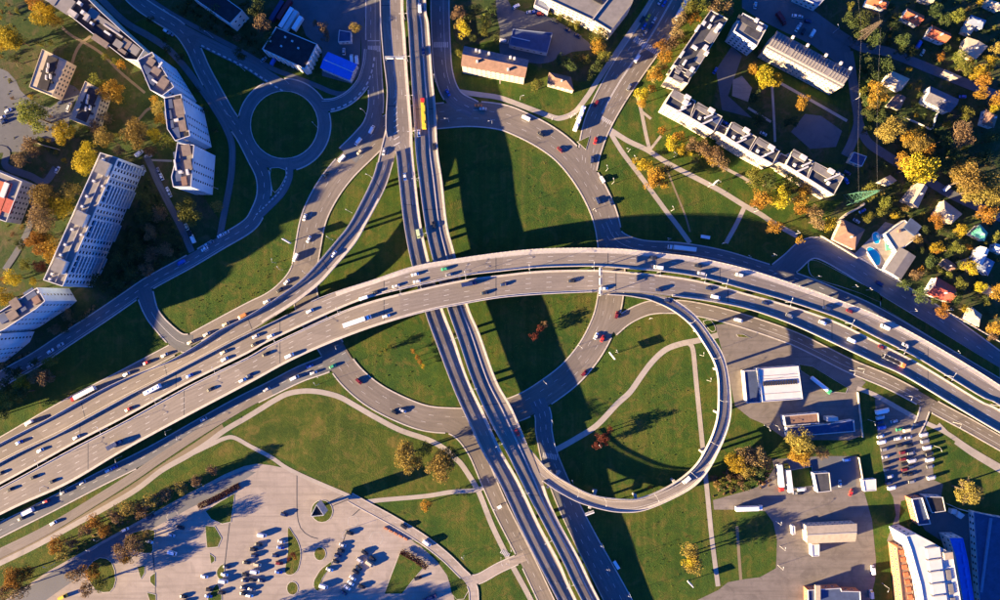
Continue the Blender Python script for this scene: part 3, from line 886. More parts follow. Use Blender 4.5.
def parapet(r, side, kind='solid', t0=0.0, t1=1.0, h=1.1, inset=0.25):
    e = r.obj; q = (r.L if side == 0 else r.R)-r.inv
    f = inset/np.maximum(np.linalg.norm(r.L-r.R, axis=1), 0.5)
    q = q+(((r.R if side == 0 else r.L)-r.inv)-q)*f[:, None]
    n = len(q); a, b = int(t0*(n-1)), int(t1*(n-1))+1
    q = q[a:b]
    if len(q) < 2: return
    mb = MB()
    if kind == 'solid':
        strip_wall(mb, q, 0.45, 0, h)
        mb.build('parapet', M['kerb'], e)
    elif kind == 'screen':      # low wall, close bars, a steel band on top
        strip_wall(mb, q, 0.5, 0, 0.55)
        mb.build('parapet', M['kerb'], e)
        mb = MB()
        for x, y, z, hd, t in walk(q, 0.5):
            mb.box(x, y, z+0.55, z+1.15, 0.2, 0.06, hd)
        strip_wall(mb, q, 0.10, 1.15, 2.0)
        mb.build('screen_fence', M['rail'], e)['kind'] = 'stuff'
    elif kind == 'wall':
        strip_wall(mb, q, 0.5, 0, 0.6)
        mb.build('parapet', M['kerb'], e)
        mb = MB(); strip_wall(mb, q, 0.16, 0.6, h)
        mb.build('noise_wall', M['rail'], e)
    elif kind == 'railing':     # posts and two rails
        mb = MB()
        for x, y, z, hd, t in walk(q, 2.6):
            mb.box(x, y, z, z+1.15, 0.28, 0.35, hd)
        strip_wall(mb, q, 0.14, 1.0, 1.15); strip_wall(mb, q, 0.10, 0.5, 0.6); strip_wall(mb, q, 0.5, 0, 0.22)
        mb.build('railing', M['rail'], e)['kind'] = 'stuff'

def walkway(r, side, w, h=0.18, t0=0., t1=1., mname='kerb', name='side_walk', inset=0.5):
    q = (r.L if side == 0 else r.R)-r.inv; o = (r.R if side == 0 else r.L)-r.inv
    f = (inset+w/2)/np.maximum(np.linalg.norm(r.L-r.R, axis=1), 1.0)
    q = q+(o-q)*f[:, None]
    n = len(q); q = q[int(t0*(n-1)):int(t1*(n-1))+1]
    mb = MB(); strip_wall(mb, q, w, 0, h)
    mb.build(name, M[mname], r.obj)

def piers(r, step, start, wide=True, skip=()):
    q = r.C-r.inv
    for x, y, z, hd, t in walk(q, step, start):
        if any(a <= t <= b for a, b in skip): continue
        i = int(np.argmin(np.hypot(q[:, 0]-x, q[:, 1]-y)))
        w = float(np.linalg.norm(r.L[i]-r.R[i]))
        zt = z-1.25
        if zt < 2.5: continue
        mb = MB()
        mb.box(x, y, zt-1.1, zt, 1.6, w*0.62, hd)
        if w > 10:
            for k in (-1, 1):
                cx, cy = x-math.sin(hd)*k*w*0.2, y+math.cos(hd)*k*w*0.2
                mb.tube((cx, cy, 0), (cx, cy, zt-1.1), 0.75, 0.75, 12)
        else:
            mb.box(x, y, 0, zt-1.1, 1.2, w*0.32, hd)
        mb.build('pier', M['concrete'], r.obj)

def deck_marks(r, specs, dz=0.015):
    mb = MB()
    for f, dash, gap, w, t0, t1 in specs:
        q = r.rail(f, dz)-r.inv
        dash_mesh(mb, q, dash, gap, w, t0, t1)
    o = mb.build('lane_marking', M['white'], r.obj); fix_up(o.data); o['kind'] = 'stuff'

def joints(r, step, start):
    mb = MB(); n = len(r.C)
    for t in np.arange(start, r.s[-1], step):
        i = min(int(np.searchsorted(r.s, t)), n-2)
        a, b = r.L[i]-r.inv, r.R[i]-r.inv
        d = r.C[i+1]-r.C[i]; d = d/np.linalg.norm(d)*0.22
        up = np.array([0, 0, 0.01])
        a2 = a*0.97+b*0.03; b2 = b*0.97+a*0.03
        mb.quad(a2-d+up, b2-d+up, b2+d+up, a2+d+up)
    o = mb.build('expansion_joint', M['roof_dark'], r.obj); fix_up(o.data); o['kind'] = 'stuff'

hWE = lambda x, y, t: smoothstep_h(x)
xs = np.arange(-240, 1241, 8.0)
WN_L = [(-240, 588), (-130, 533), (0, 462.6), (37, 444), (62, 432.2), (125, 397.7), (155, 382), (187, 365.3), (234, 340.8), (258, 329), (285, 316), (312, 301), (337.5, 291), (375, 279), (412, 266.5), (450, 259.4), (500, 252.3), (537, 248.8), (575, 247.8), (600, 248), (625, 249), (662, 253), (700, 258), (750, 269.7), (800, 286), (837.5, 299.4), (875, 314), (912.5, 333), (950, 354.4), (984, 375), (1000, 385.5), (1100, 450), (1240, 540)]
WN_R = [(-240, 612), (-130, 552), (0, 484.5), (75, 443.5), (125, 417.5), (187.5, 383.5), (250, 352.5), (264, 344), (337, 310), (375, 296), (422, 285), (462.5, 276.3), (500, 271.7), (537, 268), (575, 266.7), (600, 266.8), (625, 268.7), (662, 271.8), (700, 277.6), (750, 291), (779, 299), (812.5, 309.5), (842.5, 320.5), (875, 337), (912, 355.5), (940, 372), (981, 397), (1000, 406), (1100, 470), (1240, 560)]
WS_L = [(-240, 615), (-130, 555), (0, 487.5), (75, 447), (125, 421), (187.5, 386.5), (250, 356), (264, 347.5), (337, 313.5), (375, 300), (422, 288.5), (462.5, 280), (500, 275), (537, 271), (575, 269.8), (600, 270), (625, 271.8), (662, 275), (700, 281), (750, 294.5), (779, 302.5), (812.5, 313), (842.5, 324.5), (875, 341), (912, 359.5), (940, 376), (981, 401), (1000, 410), (1100, 474), (1240, 565)]
WS_R = [(-240, 640), (-130, 585), (0, 515), (67.5, 484), (125, 450), (187.5, 416), (250, 383), (287.5, 362.5), (327, 344.5), (375, 326.5), (425, 312), (467.5, 303.5), (500, 298), (537.5, 294.8), (575, 293), (600, 292.3), (640, 293), (672, 296.5), (712, 302), (750, 310), (789, 323.5), (825, 339.5), (875, 363), (904, 376), (962.5, 411), (1000, 433), (1100, 490), (1240, 580)]
wn = deck('wn', edge_by_x(WN_L, hWE, xs), edge_by_x(WN_R, hWE, xs), 'curved north carriageway of the highest flyover, with a posted railing along its outer edge', lanes=3)
ws = deck('ws', edge_by_x(WS_L, hWE, xs), edge_by_x(WS_R, hWE, xs), 'wide south carriageway of the highest flyover, carrying the white semi trailer truck', lanes=4)
def tx(x): return (x+240)/1480.0
parapet(wn, 0, 'wall', 0, tx(292), h=2.9); parapet(wn, 0, 'railing', tx(312), 1.0)
walkway(wn, 0, 2.2, t0=tx(340))
parapet(wn, 1, 'solid', h=1.0); parapet(ws, 0, 'solid', h=0.9)
parapet(ws, 1, 'solid', 0, tx(596), h=0.75); parapet(ws, 1, 'solid', tx(672), 1, h=1.3)
walkway(ws, 1, 1.0, t0=tx(672)); walkway(ws, 1, 1.0, t1=tx(596)); walkway(ws, 0, 0.6); walkway(wn, 1, 0.9)
deck_marks(wn, [(0.26, 400, 0, 0.18, tx(340), 1), (0.44, 3, 9, 0.2, 0, 1), (0.67, 3, 9, 0.2, 0, 1), (0.9, 2000, 0, 0.15, 0, 1)])
deck_marks(ws, [(0.08, 2000, 0, 0.15, 0, 1), (0.29, 3, 9, 0.2, 0, 1), (0.5, 3, 9, 0.2, 0, 1), (0.71, 3, 9, 0.2, 0, 1), (0.92, 2000, 0, 0.15, 0, 1)])
joints(wn, 66, 20); joints(ws, 66, 24)
piers(wn, 33, 30); piers(ws, 33, 34)

hN = lambda x, y, t: float(np.interp(y, [-130, 0, 60, 110, 150, 180, 400, 470, 600, 720], [3.2, 4.8, 5.5, 6.6, 7.9, HN, HN, 7.7, 5.4, 3.6]))
NW_L = [(380, -130), (380, 0), (382.5, 50), (386, 80), (387, 94), (385.8, 119), (386.5, 135), (391, 147), (395.6, 152), (399, 181), (404, 225), (412, 266), (425, 312), (435, 340), (450, 380), (460, 404), (471, 427.5), (481, 449), (500, 484), (519, 525), (536, 559), (557.5, 600), (620, 720)]
NW_R = [(403, -130), (403.5, 0), (405.5, 37), (408, 75), (412, 125), (413, 150), (416, 181), (421.5, 225), (429.5, 261), (442.5, 307.5), (455, 340), (467.5, 377.5), (484, 412.5), (500, 448), (519, 481), (540, 525), (560, 562.5), (577, 600), (640, 720)]
NE_L = [(406, -130), (406.5, 0), (408, 25), (411, 74), (414, 119), (415.6, 150), (419, 181), (425, 225), (433, 261), (447, 307.5), (458, 339), (471.5, 379), (487.5, 416), (505, 449), (525, 489), (544, 525), (563, 562), (581.5, 600), (645, 720)]
NE_R = [(425, -130), (426, 0), (429, 25), (432.5, 75), (435.6, 106), (438, 150), (442.5, 181), (447.5, 225), (454.5, 252), (468, 305), (480, 334), (496.5, 380), (512.5, 409), (528, 446), (538, 470), (543, 482), (550, 502), (561, 525), (580, 559), (600, 600), (665, 720)]
n_ = 260
nw = deck('nw', edge3(NW_L, hN, n_), edge3(NW_R, hN, n_), 'west deck of the straight overpass, gridded concrete at its top end', lanes=3, surf='deck')
ne = deck('ne', edge3(NE_L, hN, n_), edge3(NE_R, hN, n_), 'east deck of the straight overpass, carrying the long yellow bus', lanes=3, surf='deck')
def ty(r, py):
    return float(np.argmin(np.abs((300-r.C[:, 1]/(MPP*(CAM_H-HN)/CAM_H))-py)))/(len(r.C)-1)
parapet(nw, 0, 'solid', 0, ty(nw, 138), h=1.2); parapet(nw, 0, 'screen', ty(nw, 154), 1)
parapet(ne, 0, 'screen'); parapet(nw, 1, 'solid', h=1.0); 
parapet(ne, 1, 'solid', 0, ty(ne, 444), h=1.0); parapet(ne, 1, 'solid', ty(ne, 485), 1, h=1.0)
walkway(nw, 0, 0.9, t0=ty(nw, 155)); walkway(nw, 1, 1.4); walkway(ne, 0, 0.8); walkway(ne, 1, 1.0, t1=ty(ne, 442)); walkway(ne, 1, 1.4, t0=ty(ne, 487))
deck_marks(nw, [(0.36, 3, 8, 0.16, 0, 1), (0.66, 3, 8, 0.16, 0, 1), (0.42, 300, 0, 0.25, 0, ty(nw, 120))])
deck_marks(ne, [(0.34, 3, 8, 0.16, 0, 1), (0.66, 1000, 0, 0.25, 0, 1)])
# concrete strip kerb dividing the outer lane
mb = MB(); q = ne.rail(0.62)-ne.inv; strip_wall(mb, q, 0.6, 0, 0.35); mb.build('lane_divider', M['kerb'], ne.obj)
# tram-like slab panel lane on the west deck's top
i1 = int(ty(nw, 140)*(len(nw.C)-1))
qa = (nw.rail(0.46, 0.012)-nw.inv)[:i1]; qb = (nw.rail(0.93, 0.012)-nw.inv)[:i1]
sheet('slab_lane', qa, qb, M['slabdeck'], 2, nw.obj)
# chevrons at the gore
mb = MB()
for k in range(9):
    t = k/8; y = 96+t*48
    x0, x1 = 395.5+t*-0.5, 397.5+t*4-1.5
    HC = hN(0, y, 0)
    a = P(x0-1.5, y+2, HC)-nw.obj.location; b = P(x1, y-1.5, HC)-nw.obj.location
    dy = 0.28
    mb.quad((a.x, a.y-dy, HC+.06), (b.x, b.y-dy, HC+.06), (b.x, b.y+dy, HC+.06), (a.x, a.y+dy, HC+.06))
o = mb.build('chevron_marking', M['white'], nw.obj); fix_up(o.data); o['kind'] = 'stuff'
piers(nw, 30, 12); piers(ne, 30, 12)
joints(nw, 60, 20); joints(ne, 60, 22)

# curved ramp that leaves the west deck and joins the flyover on the left
R_L = [(385.5, 128), (383, 138), (380, 150), (374, 175), (362.5, 200), (349, 225), (335, 242.5), (315, 266), (300, 281), (281, 295), (250, 315), (220, 330), (205, 340), (171, 360), (125, 378.5), (87.5, 397), (50, 418), (0, 443.5), (-130, 512), (-240, 568)]
R_R = [(397, 143), (396, 150), (392.5, 166), (384, 191), (366, 225), (355, 244), (335, 267.5), (320, 284), (300, 300), (285, 310), (269, 320), (250, 332), (234, 340), (187.5, 364.5), (155, 381.5), (125, 397), (62, 431.5), (37, 443.5), (0, 462), (-130, 532), (-240, 587)]
hR = lambda x, y, t: float(np.interp(x, [-240, 0, 130, 230, 300, 350, 380, 393], [1.5, 6.2, 8.4, 9.9, 9.4, 8.5, 7.85, 7.5]))
rp = deck('ramp', edge3(R_L, hR, 200), edge3(R_R, hR, 200), 'curved slip ramp joining the overpass to the flyover at the left', lanes=2)
def tfrac(r, px, py):
    v, z, a, sl = r.near(px, py); return float(np.argmin(np.hypot(r.C[:, 0]-v.x, r.C[:, 1]-v.y)))/(len(r.C)-1)
tm = tfrac(rp, 270, 310)
parapet(rp, 0, 'screen', 0.05, tm); parapet(rp, 0, 'wall', tm, 1, h=2.9)
parapet(rp, 1, 'solid', 0.03, tfrac(rp, 272, 312), h=1.0)
walkway(rp, 1, 1.5, t0=0.08, t1=tfrac(rp, 262, 322)); walkway(rp, 0, 0.6)
deck_marks(rp, [(0.5, 3, 6, 0.25, 0, 1), (0.9, 1000, 0, 0.2, 0.1, 1)])
piers(rp, 28, 30); joints(rp, 56, 30)

# loop ramp
LO = [(600, 292.6), (640, 293.3), (660, 295.5), (675, 300), (695, 315), (712.5, 337.5), (722.5, 354), (728, 374), (731, 400), (730, 419), (725, 436), (719, 450), (709, 469), (694, 486), (669, 500), (644, 510), (625, 512), (606, 510), (581, 503), (562.5, 494), (552, 487.5), (542.8, 481)]
LI = [(600, 294.6), (625, 296), (640, 298.3), (650, 300.5), (671, 310), (690, 325), (702.5, 342.5), (712.5, 360), (717, 375), (718, 394), (717, 415), (712.5, 432.5), (705, 449), (695, 465), (679, 479), (660, 490), (640, 497.5), (625, 499), (594, 495), (570, 484), (547.5, 469), (528.5, 447)]
hL = lambda x, y, t: 13.75 + (7.55-13.75)*t*t*(3-2*t)*0.4 + (7.55-13.75)*t*0.6
lp = deck('loop', edge3(LO, hL, 220), edge3(LI, hL, 220), 'single-lane loop ramp curling round the lawn from the flyover to the overpass', lanes=1)
parapet(lp, 0, 'solid', tfrac(lp, 668, 297), 1, h=1.0); parapet(lp, 1, 'solid', 0.02, tfrac(lp, 660, 306), h=1.0)
parapet(lp, 1, 'screen', tfrac(lp, 660, 306), 0.985)
walkway(lp, 0, 1.5, t0=tfrac(lp, 675, 303), t1=0.99); walkway(lp, 1, 0.9, t0=tfrac(lp, 660, 306), t1=0.96)
piers(lp, 26, 40); joints(lp, 52, 30)
deck_marks(lp, [(0.24, 2000, 0, 0.2, 0.1, 1), (0.7, 2000, 0, 0.2, 0.15, 1)])
# ------------------------------------------------------------------ where a thing stands, in words
MARKS = [('the long balconied tower block', 88, 222), ('the long balconied tower block', 60, 290), ('the white stepped tower', 185, 150), ('the stepped roofs at the top', 105, 35), ('the two small gabled flats', 62, 95),
         ('the blue-roofed shed', 340, 68), ('the parked trailers', 288, 20), ('the small roundabout', 285, 125), ('the brown-roofed long house', 490, 62), ('the hip-roofed cottage', 560, 82),
         ('the large grey-brown roofed block', 590, 20), ('the avenue and the zigzag flats', 672, 40), ('the zigzag row of flats', 705, 125), ('the zigzag row of flats', 790, 190), ('the striped-roof block', 810, 60),
         ('the green pylon', 858, 195), ('the villa with the pool', 885, 255), ('the orange-roofed houses', 925, 30), ('the white house with grey roof', 940, 100), ('the green-roofed house', 978, 233),
         ('the red-roofed house', 940, 290), ('the white flat-roofed shed', 780, 385), ('the dark-roofed low building', 812, 425), ('the car lot', 908, 455), ('the big white hall', 935, 570), ('the beige depot shed', 830, 533),
         ('the small grey depot office', 818, 480), ('the grass islands in the car park', 270, 565), ('the triangular billboard', 322, 512), ('the lawn path by the overpass', 430, 480), ('the lawn inside the loop ramp', 640, 420),
         ('the verge of the car park road', 100, 530), ('the red-roofed block at the left edge', 12, 205), ('the lower left tower', 25, 335), ('the forked park paths', 680, 175), ('the grey lower-right yard gate', 720, 490),
         ('the half-moon lawn under the flyover', 400, 350), ('the lawn beside the ring road', 540, 200), ('the brown house behind the pylon', 845, 232), ('the lane of beige houses', 930, 195), ('the lawn below the loop ramp', 680, 555)]
def near(px, py):
    b = min(MARKS, key=lambda m: (m[1]-px)**2+(m[2]-py)**2)
    return b[0]

# ------------------------------------------------------------------ vehicles
def wheel_mesh(r=0.33, w=0.24):
    mb = MB(); n = 10
    for s, x in ((0, -w/2), (1, w/2)): pass
    mb.tube((0, -w/2, 0), (0, w/2, 0), r, r, n, 0)
    mb.f.append(tuple(reversed(range(n)))); mb.m.append(0)
    mb.tube((0, w/2, 0), (0, w/2+0.015, 0), r*0.55, r*0.5, 6, 1)
    mb.tube((0, -w/2, 0), (0, -w/2-0.015, 0), r*0.55, r*0.5, 6, 1)
    return mb.mesh('wheel', [M['tyre'], M['metal']])
WHEEL = wheel_mesh(); BIGWHEEL = wheel_mesh(0.5, 0.32)

def loft(mb, st, m=0):
    """st: list of rings (same count), joined and capped"""
    n = len(st[0]); k0 = len(mb.v)
    for ring in st: mb.v += ring
    for i in range(len(st)-1):
        for j in range(n):
            a = k0+i*n+j; b = k0+i*n+(j+1) % n
            mb.f.append((a, b, b+n, a+n)); mb.m.append(m)
    mb.f.append(tuple(k0+j for j in reversed(range(n)))); mb.m.append(m)
    mb.f.append(tuple(k0+(len(st)-1)*n+j for j in range(n))); mb.m.append(m)

def ringx(x, hw, z0, z1, inset=0.12):
    """cross-section at x, seen from behind"""
    return [(x, -hw, z0), (x, hw, z0), (x, hw, z0+(z1-z0)*0.62), (x, hw-inset, z1), (x, -hw+inset, z1), (x, -hw, z0+(z1-z0)*0.62)]

VM = {}
def car_meshes(col, style):
    k = (col, style)
    if k in VM: return VM[k]
    mb = MB()
    if style == 'van':
        loft(mb, [ringx(-2.6, .93, .35, 2.15, .15), ringx(-2.5, .98, .3, 2.3, .15), ringx(1.2, .98, .3, 2.3, .15), ringx(1.45, .98, .3, 2.2, .15), ringx(2.1, .96, .3, 1.25, .1), ringx(2.6, .88, .35, 1.0, .15)])
        body = mb.mesh('body', M['car_'+col])
        mb = MB()
        mb.quad((1.5, -.78, 2.13), (1.5, .78, 2.13), (2.08, .84, 1.30), (2.08, -.84, 1.30))
        for s in (-1, 1):
            a = [(0.6, s*.99, 1.35), (1.85, s*.985, 1.35), (1.5, s*.97, 1.95), (0.6, s*.985, 1.95)]
            mb.quad(*(a if s < 0 else a[::-1]))
        glass = mb.mesh('window', M['glass'])
        ax = (1.6, -1.6); ty_ = .86
    elif style == 'suv':
        loft(mb, [ringx(-2.2, .82, .4, .95), ringx(-2.1, .92, .3, 1.02), ringx(0.8, .92, .3, 1.02), ringx(1.9, .9, .3, .98), ringx(2.3, .78, .4, .8)])
        mb.box(-.55, 0, 1.60, 1.67, 2.5, 1.45)
        body = mb.mesh('body', M['car_'+col])
        mb = MB(); mb.box(-.55, 0, 1.0, 1.60, 3.2, 1.74, 0, 0, None, .8, .84); glass = mb.mesh('window', M['glass'])
        ax = (1.4, -1.4); ty_ = .82
    else:
        loft(mb, [ringx(-2.15, .78, .38, .82), ringx(-2.0, .88, .28, .92), ringx(-1.0, .9, .25, .93), ringx(0.9, .9, .25, .92), ringx(1.8, .86, .28, .80), ringx(2.15, .74, .36, .66)])
        mb.box(-.25, 0, 1.40, 1.46, 1.65, 1.28)
        body = mb.mesh('body', M['car_'+col])
        mb = MB(); mb.box(-.25, 0, .92, 1.40, 2.75, 1.62, 0, 0, None, .62, .82); glass = mb.mesh('window', M['glass'])
        ax = (1.35, -1.3); ty_ = .80
    VM[k] = (body, glass, ax, ty_)
    return VM[k]

def place_root(name, px, py, z, a, slope=0.0):
    v = P(px, py, z)
    e = bpy.data.objects.new(name, None); e.empty_display_size = 0.5; COL.objects.link(e)
    e.location = (v.x, v.y, z)
    e.rotation_euler = (0, -math.atan(slope), a)
    return e

def car(px, py, z, a, col, style='car', slope=0.0):
    body, glass, ax, ty_ = car_meshes(col, style)
    e = place_root('van' if style == 'van' else 'car', px, py, z, a, slope)
    obj('body', body, e); obj('window', glass, e)
    for x in ax:
        for s in (-1, 1):
            obj('wheel', WHEEL, e, (x, s*ty_, 0.33))
    return e

def cached(key, fn):
    if key not in VM: VM[key] = fn()
    return VM[key]

def lorry_box(L, W, H, z0, m):
    mb = MB(); mb.box(0, 0, z0, H, L, W, 0, 0)
    for i in range(1, int(L/1.4)):      # panel ribs on the roof and sides
        x = -L/2+i*1.4
        mb.box(x, 0, H, H+0.025, .06, W*0.98)
    return mb

def semi(px, py, z, a, col_cab, col_box, slope=0.0, total=16.5):
    e = place_root('semi_trailer_truck', px, py, z, a, slope)
    half = total/2; TL = total-3.2
    def cab():
        mb = MB(); loft(mb, [ringx(0, 1.22, .5, 3.0, .1), ringx(1.5, 1.24, .45, 3.05, .12), ringx(2.0, 1.22, .45, 2.3, .15), ringx(2.3, 1.18, .45, 1.7, .1)])
        return mb.mesh('cab', M['car_'+col_cab])
    obj('cab', cached(('cab', col_cab), cab), e, (half-2.3, 0, 0))
    def ws():
        mb = MB(); mb.quad((1.55, -1.05, 2.98), (1.55, 1.05, 2.98), (2.02, 1.1, 2.32), (2.02, -1.1, 2.32)); return mb.mesh('windscreen', M['glass'])
    obj('windscreen', cached('ws', ws), e, (half-2.28, 0, 0.03))
    obj('trailer', cached(('trl', col_box, round(TL, 1)), lambda: lorry_box(TL, 2.5, 3.95, 1.0, 0).mesh('trailer', M['car_'+col_box])), e, (-half+TL/2, 0, 0))
    def ch():
        mb = MB(); mb.box(0, 0, .75, 1.0, total-1, 1.0); return mb.mesh('chassis', M['black'])
    obj('chassis', cached(('ch', total), ch), e, (-.3, 0, 0))
    for x in (half-1.3, half-4.4, -half+1.5, -half+2.8, -half+4.1):
        for s in (-1, 1): obj('wheel', BIGWHEEL, e, (x, s*1.02, .5))
    return e

def box_truck(px, py, z, a, col_cab, col_box, slope=0.0, L=8.5):
    e = place_root('lorry', px, py, z, a, slope)
    def cab():
        mb = MB(); loft(mb, [ringx(0, 1.1, .5, 2.4, .1), ringx(1.1, 1.12, .45, 2.45, .12), ringx(1.6, 1.1, .45, 1.8, .15), ringx(1.9, 1.05, .45, 1.3, .1)])
        return mb.mesh('cab', M['car_'+col_cab])
    obj('cab', cached(('bcab', col_cab), cab), e, (L/2-1.9, 0, 0))
    obj('box', cached(('bx', col_box, L), lambda: lorry_box(L-2.1, 2.4, 3.3, .9, 0).mesh('box', M['car_'+col_box])), e, (-1.05, 0, 0))
    for x in (L/2-1.2, -L/2+1.6):
        for s in (-1, 1): obj('wheel', BIGWHEEL, e, (x, s*.95, .5))
    return e

def bus(px, py, z, a, col, slope=0.0, L=12.0, front=None):
    e = place_root('bus', px, py, z, a, slope)
    def body():
        mb = MB()
        loft(mb, [ringx(-L/2, 1.2, .4, 2.95, .12), ringx(-L/2+.3, 1.27, .35, 3.1, .15), ringx(L/2-.5, 1.27, .35, 3.1, .15), ringx(L/2, 1.2, .4, 2.8, .15)])
        for x in (-L*.3, 0, L*.3): mb.box(x, 0, 3.1, 3.28, 1.5, 1.2)
        return mb.mesh('body', M['car_'+col])
    obj('body', cached(('bus', col, L), body), e)
    def gl():
        mb = MB()
        for s in (-1, 1):
            k = int(L/1.6)
            for i in range(k):
                x = -L/2+.9+i*(L-1.6)/k
                w = (L-1.6)/k-.15
                q = [(x, s*1.285, 1.5), (x+w, s*1.285, 1.5), (x+w, s*1.285, 2.2), (x, s*1.285, 2.2)]
                mb.quad(*(q if s < 0 else q[::-1]))
        mb.quad((L/2+.02, -1.05, 1.4), (L/2+.02, 1.05, 1.4), (L/2+.01, 1.0, 2.5), (L/2+.01, -1.0, 2.5))
        return mb.mesh('window', M['glass'])
    obj('window', cached(('busg', L), gl), e)
    if front:
        def fr():
            mb = MB(); mb.box(0, 0, 3.1, 3.22, 2.6, 2.2); mb.box(1.1, 0, .9, 3.0, .5, 2.56); return mb.mesh('front_end', M['car_'+front])
        obj('front_end', cached(('fr', front), fr), e, (L/2-1.3, 0, 0))
    xs_ = [L/2-2.4, -L/2+3.0] + ([0.0] if L > 14 else [])
    for x in xs_:
        for s in (-1, 1): obj('wheel', BIGWHEEL, e, (x, s*1.05, .5))
    return e

GROUPS = {'wn': 'vehicles on the north flyover carriageway', 'ws': 'vehicles on the south flyover carriageway', 'ring': 'vehicles on the ring road', 'service': 'queue on the service road'}
WHERE = {'wn': "on the flyover's north carriageway", 'ws': "on the flyover's south carriageway", 'ring': 'on the ring road', 'service': 'in the queue along the left service road',
         'ramp': 'on the curved slip ramp', 'loop': 'on the loop ramp', 'nw': "on the overpass's west deck", 'ne': "on the overpass's east deck", 'south_road': 'on the shaded road below the flyover',
         'avenue': 'on the avenue at the top', 'north_road': 'on the shaded road above the flyover', 'verge_road': 'on the sunlit road at lower left', 'street_w': 'on the street left of the overpass',
         'left_street': 'on the shaded street at the left', 'tower_lane': 'parked on the lane between the towers', 'sunny_road': 'on the sunlit road below the flyover', 'access_road': 'on the pale car park road',
         'street_e': 'on the street right of the overpass', 'upper_road': 'on the road by the villa', 'house_lane': 'on the lane of houses'}
SIGN = {'wn': -1, 'ws': 1, 'ring': -1, 'nw': 1, 'ne': -1, 'loop': 1, 'ramp': 1, 'service': 1}
def on_road(key, px, py, kind, col, extra=None, sign=None):
    r = ROADS[key]
    v, z, a, sl = r.near(px, py)
    if sign is None:
        sign = SIGN.get(key)
    if sign is None:
        i = int(np.argmin(np.hypot(r.C[:, 0]-v.x, r.C[:, 1]-v.y)))
        t = (math.cos(a), math.sin(a)); d = (v.x-r.C[i, 0], v.y-r.C[i, 1])
        sign = 1 if t[0]*d[1]-t[1]*d[0] < 0 else -1
    fwd = 1
    # direction of WE curves runs left to right already
    if sign < 0: a += math.pi; sl = -sl
    z += 0.02
    make_vehicle(px, py, z, a, kind, col, WHERE[key], GROUPS.get(key, 'vehicles on the streets'), sl, extra)

NAMES = {'car': 'car', 'suv': 'tall car', 'van': 'van', 'semi': 'semi trailer truck', 'bus': 'bus', 'lorry': 'box lorry'}
def make_vehicle(px, py, z, a, kind, col, where, group, sl=0.0, extra=None):
    if kind in ('car', 'suv', 'van'): e = car(px, py, z, a, col, kind, sl)
    elif kind == 'semi': e = semi(px, py, z, a, col, extra or 'white', sl)
    elif kind == 'bus': e = bus(px, py, z, a, col, sl, *(extra or ()))
    elif kind == 'lorry': e = box_truck(px, py, z, a, col, extra or col, sl)
    reg(e, '%s %s' % (col if kind != 'semi' or col == (extra or 'white') else '%s and %s' % (col, extra or 'white'), NAMES[kind]), where, {'suv': 'car', 'semi': 'truck', 'lorry': 'truck'}.get(kind, kind), group, (px, py))
    return e

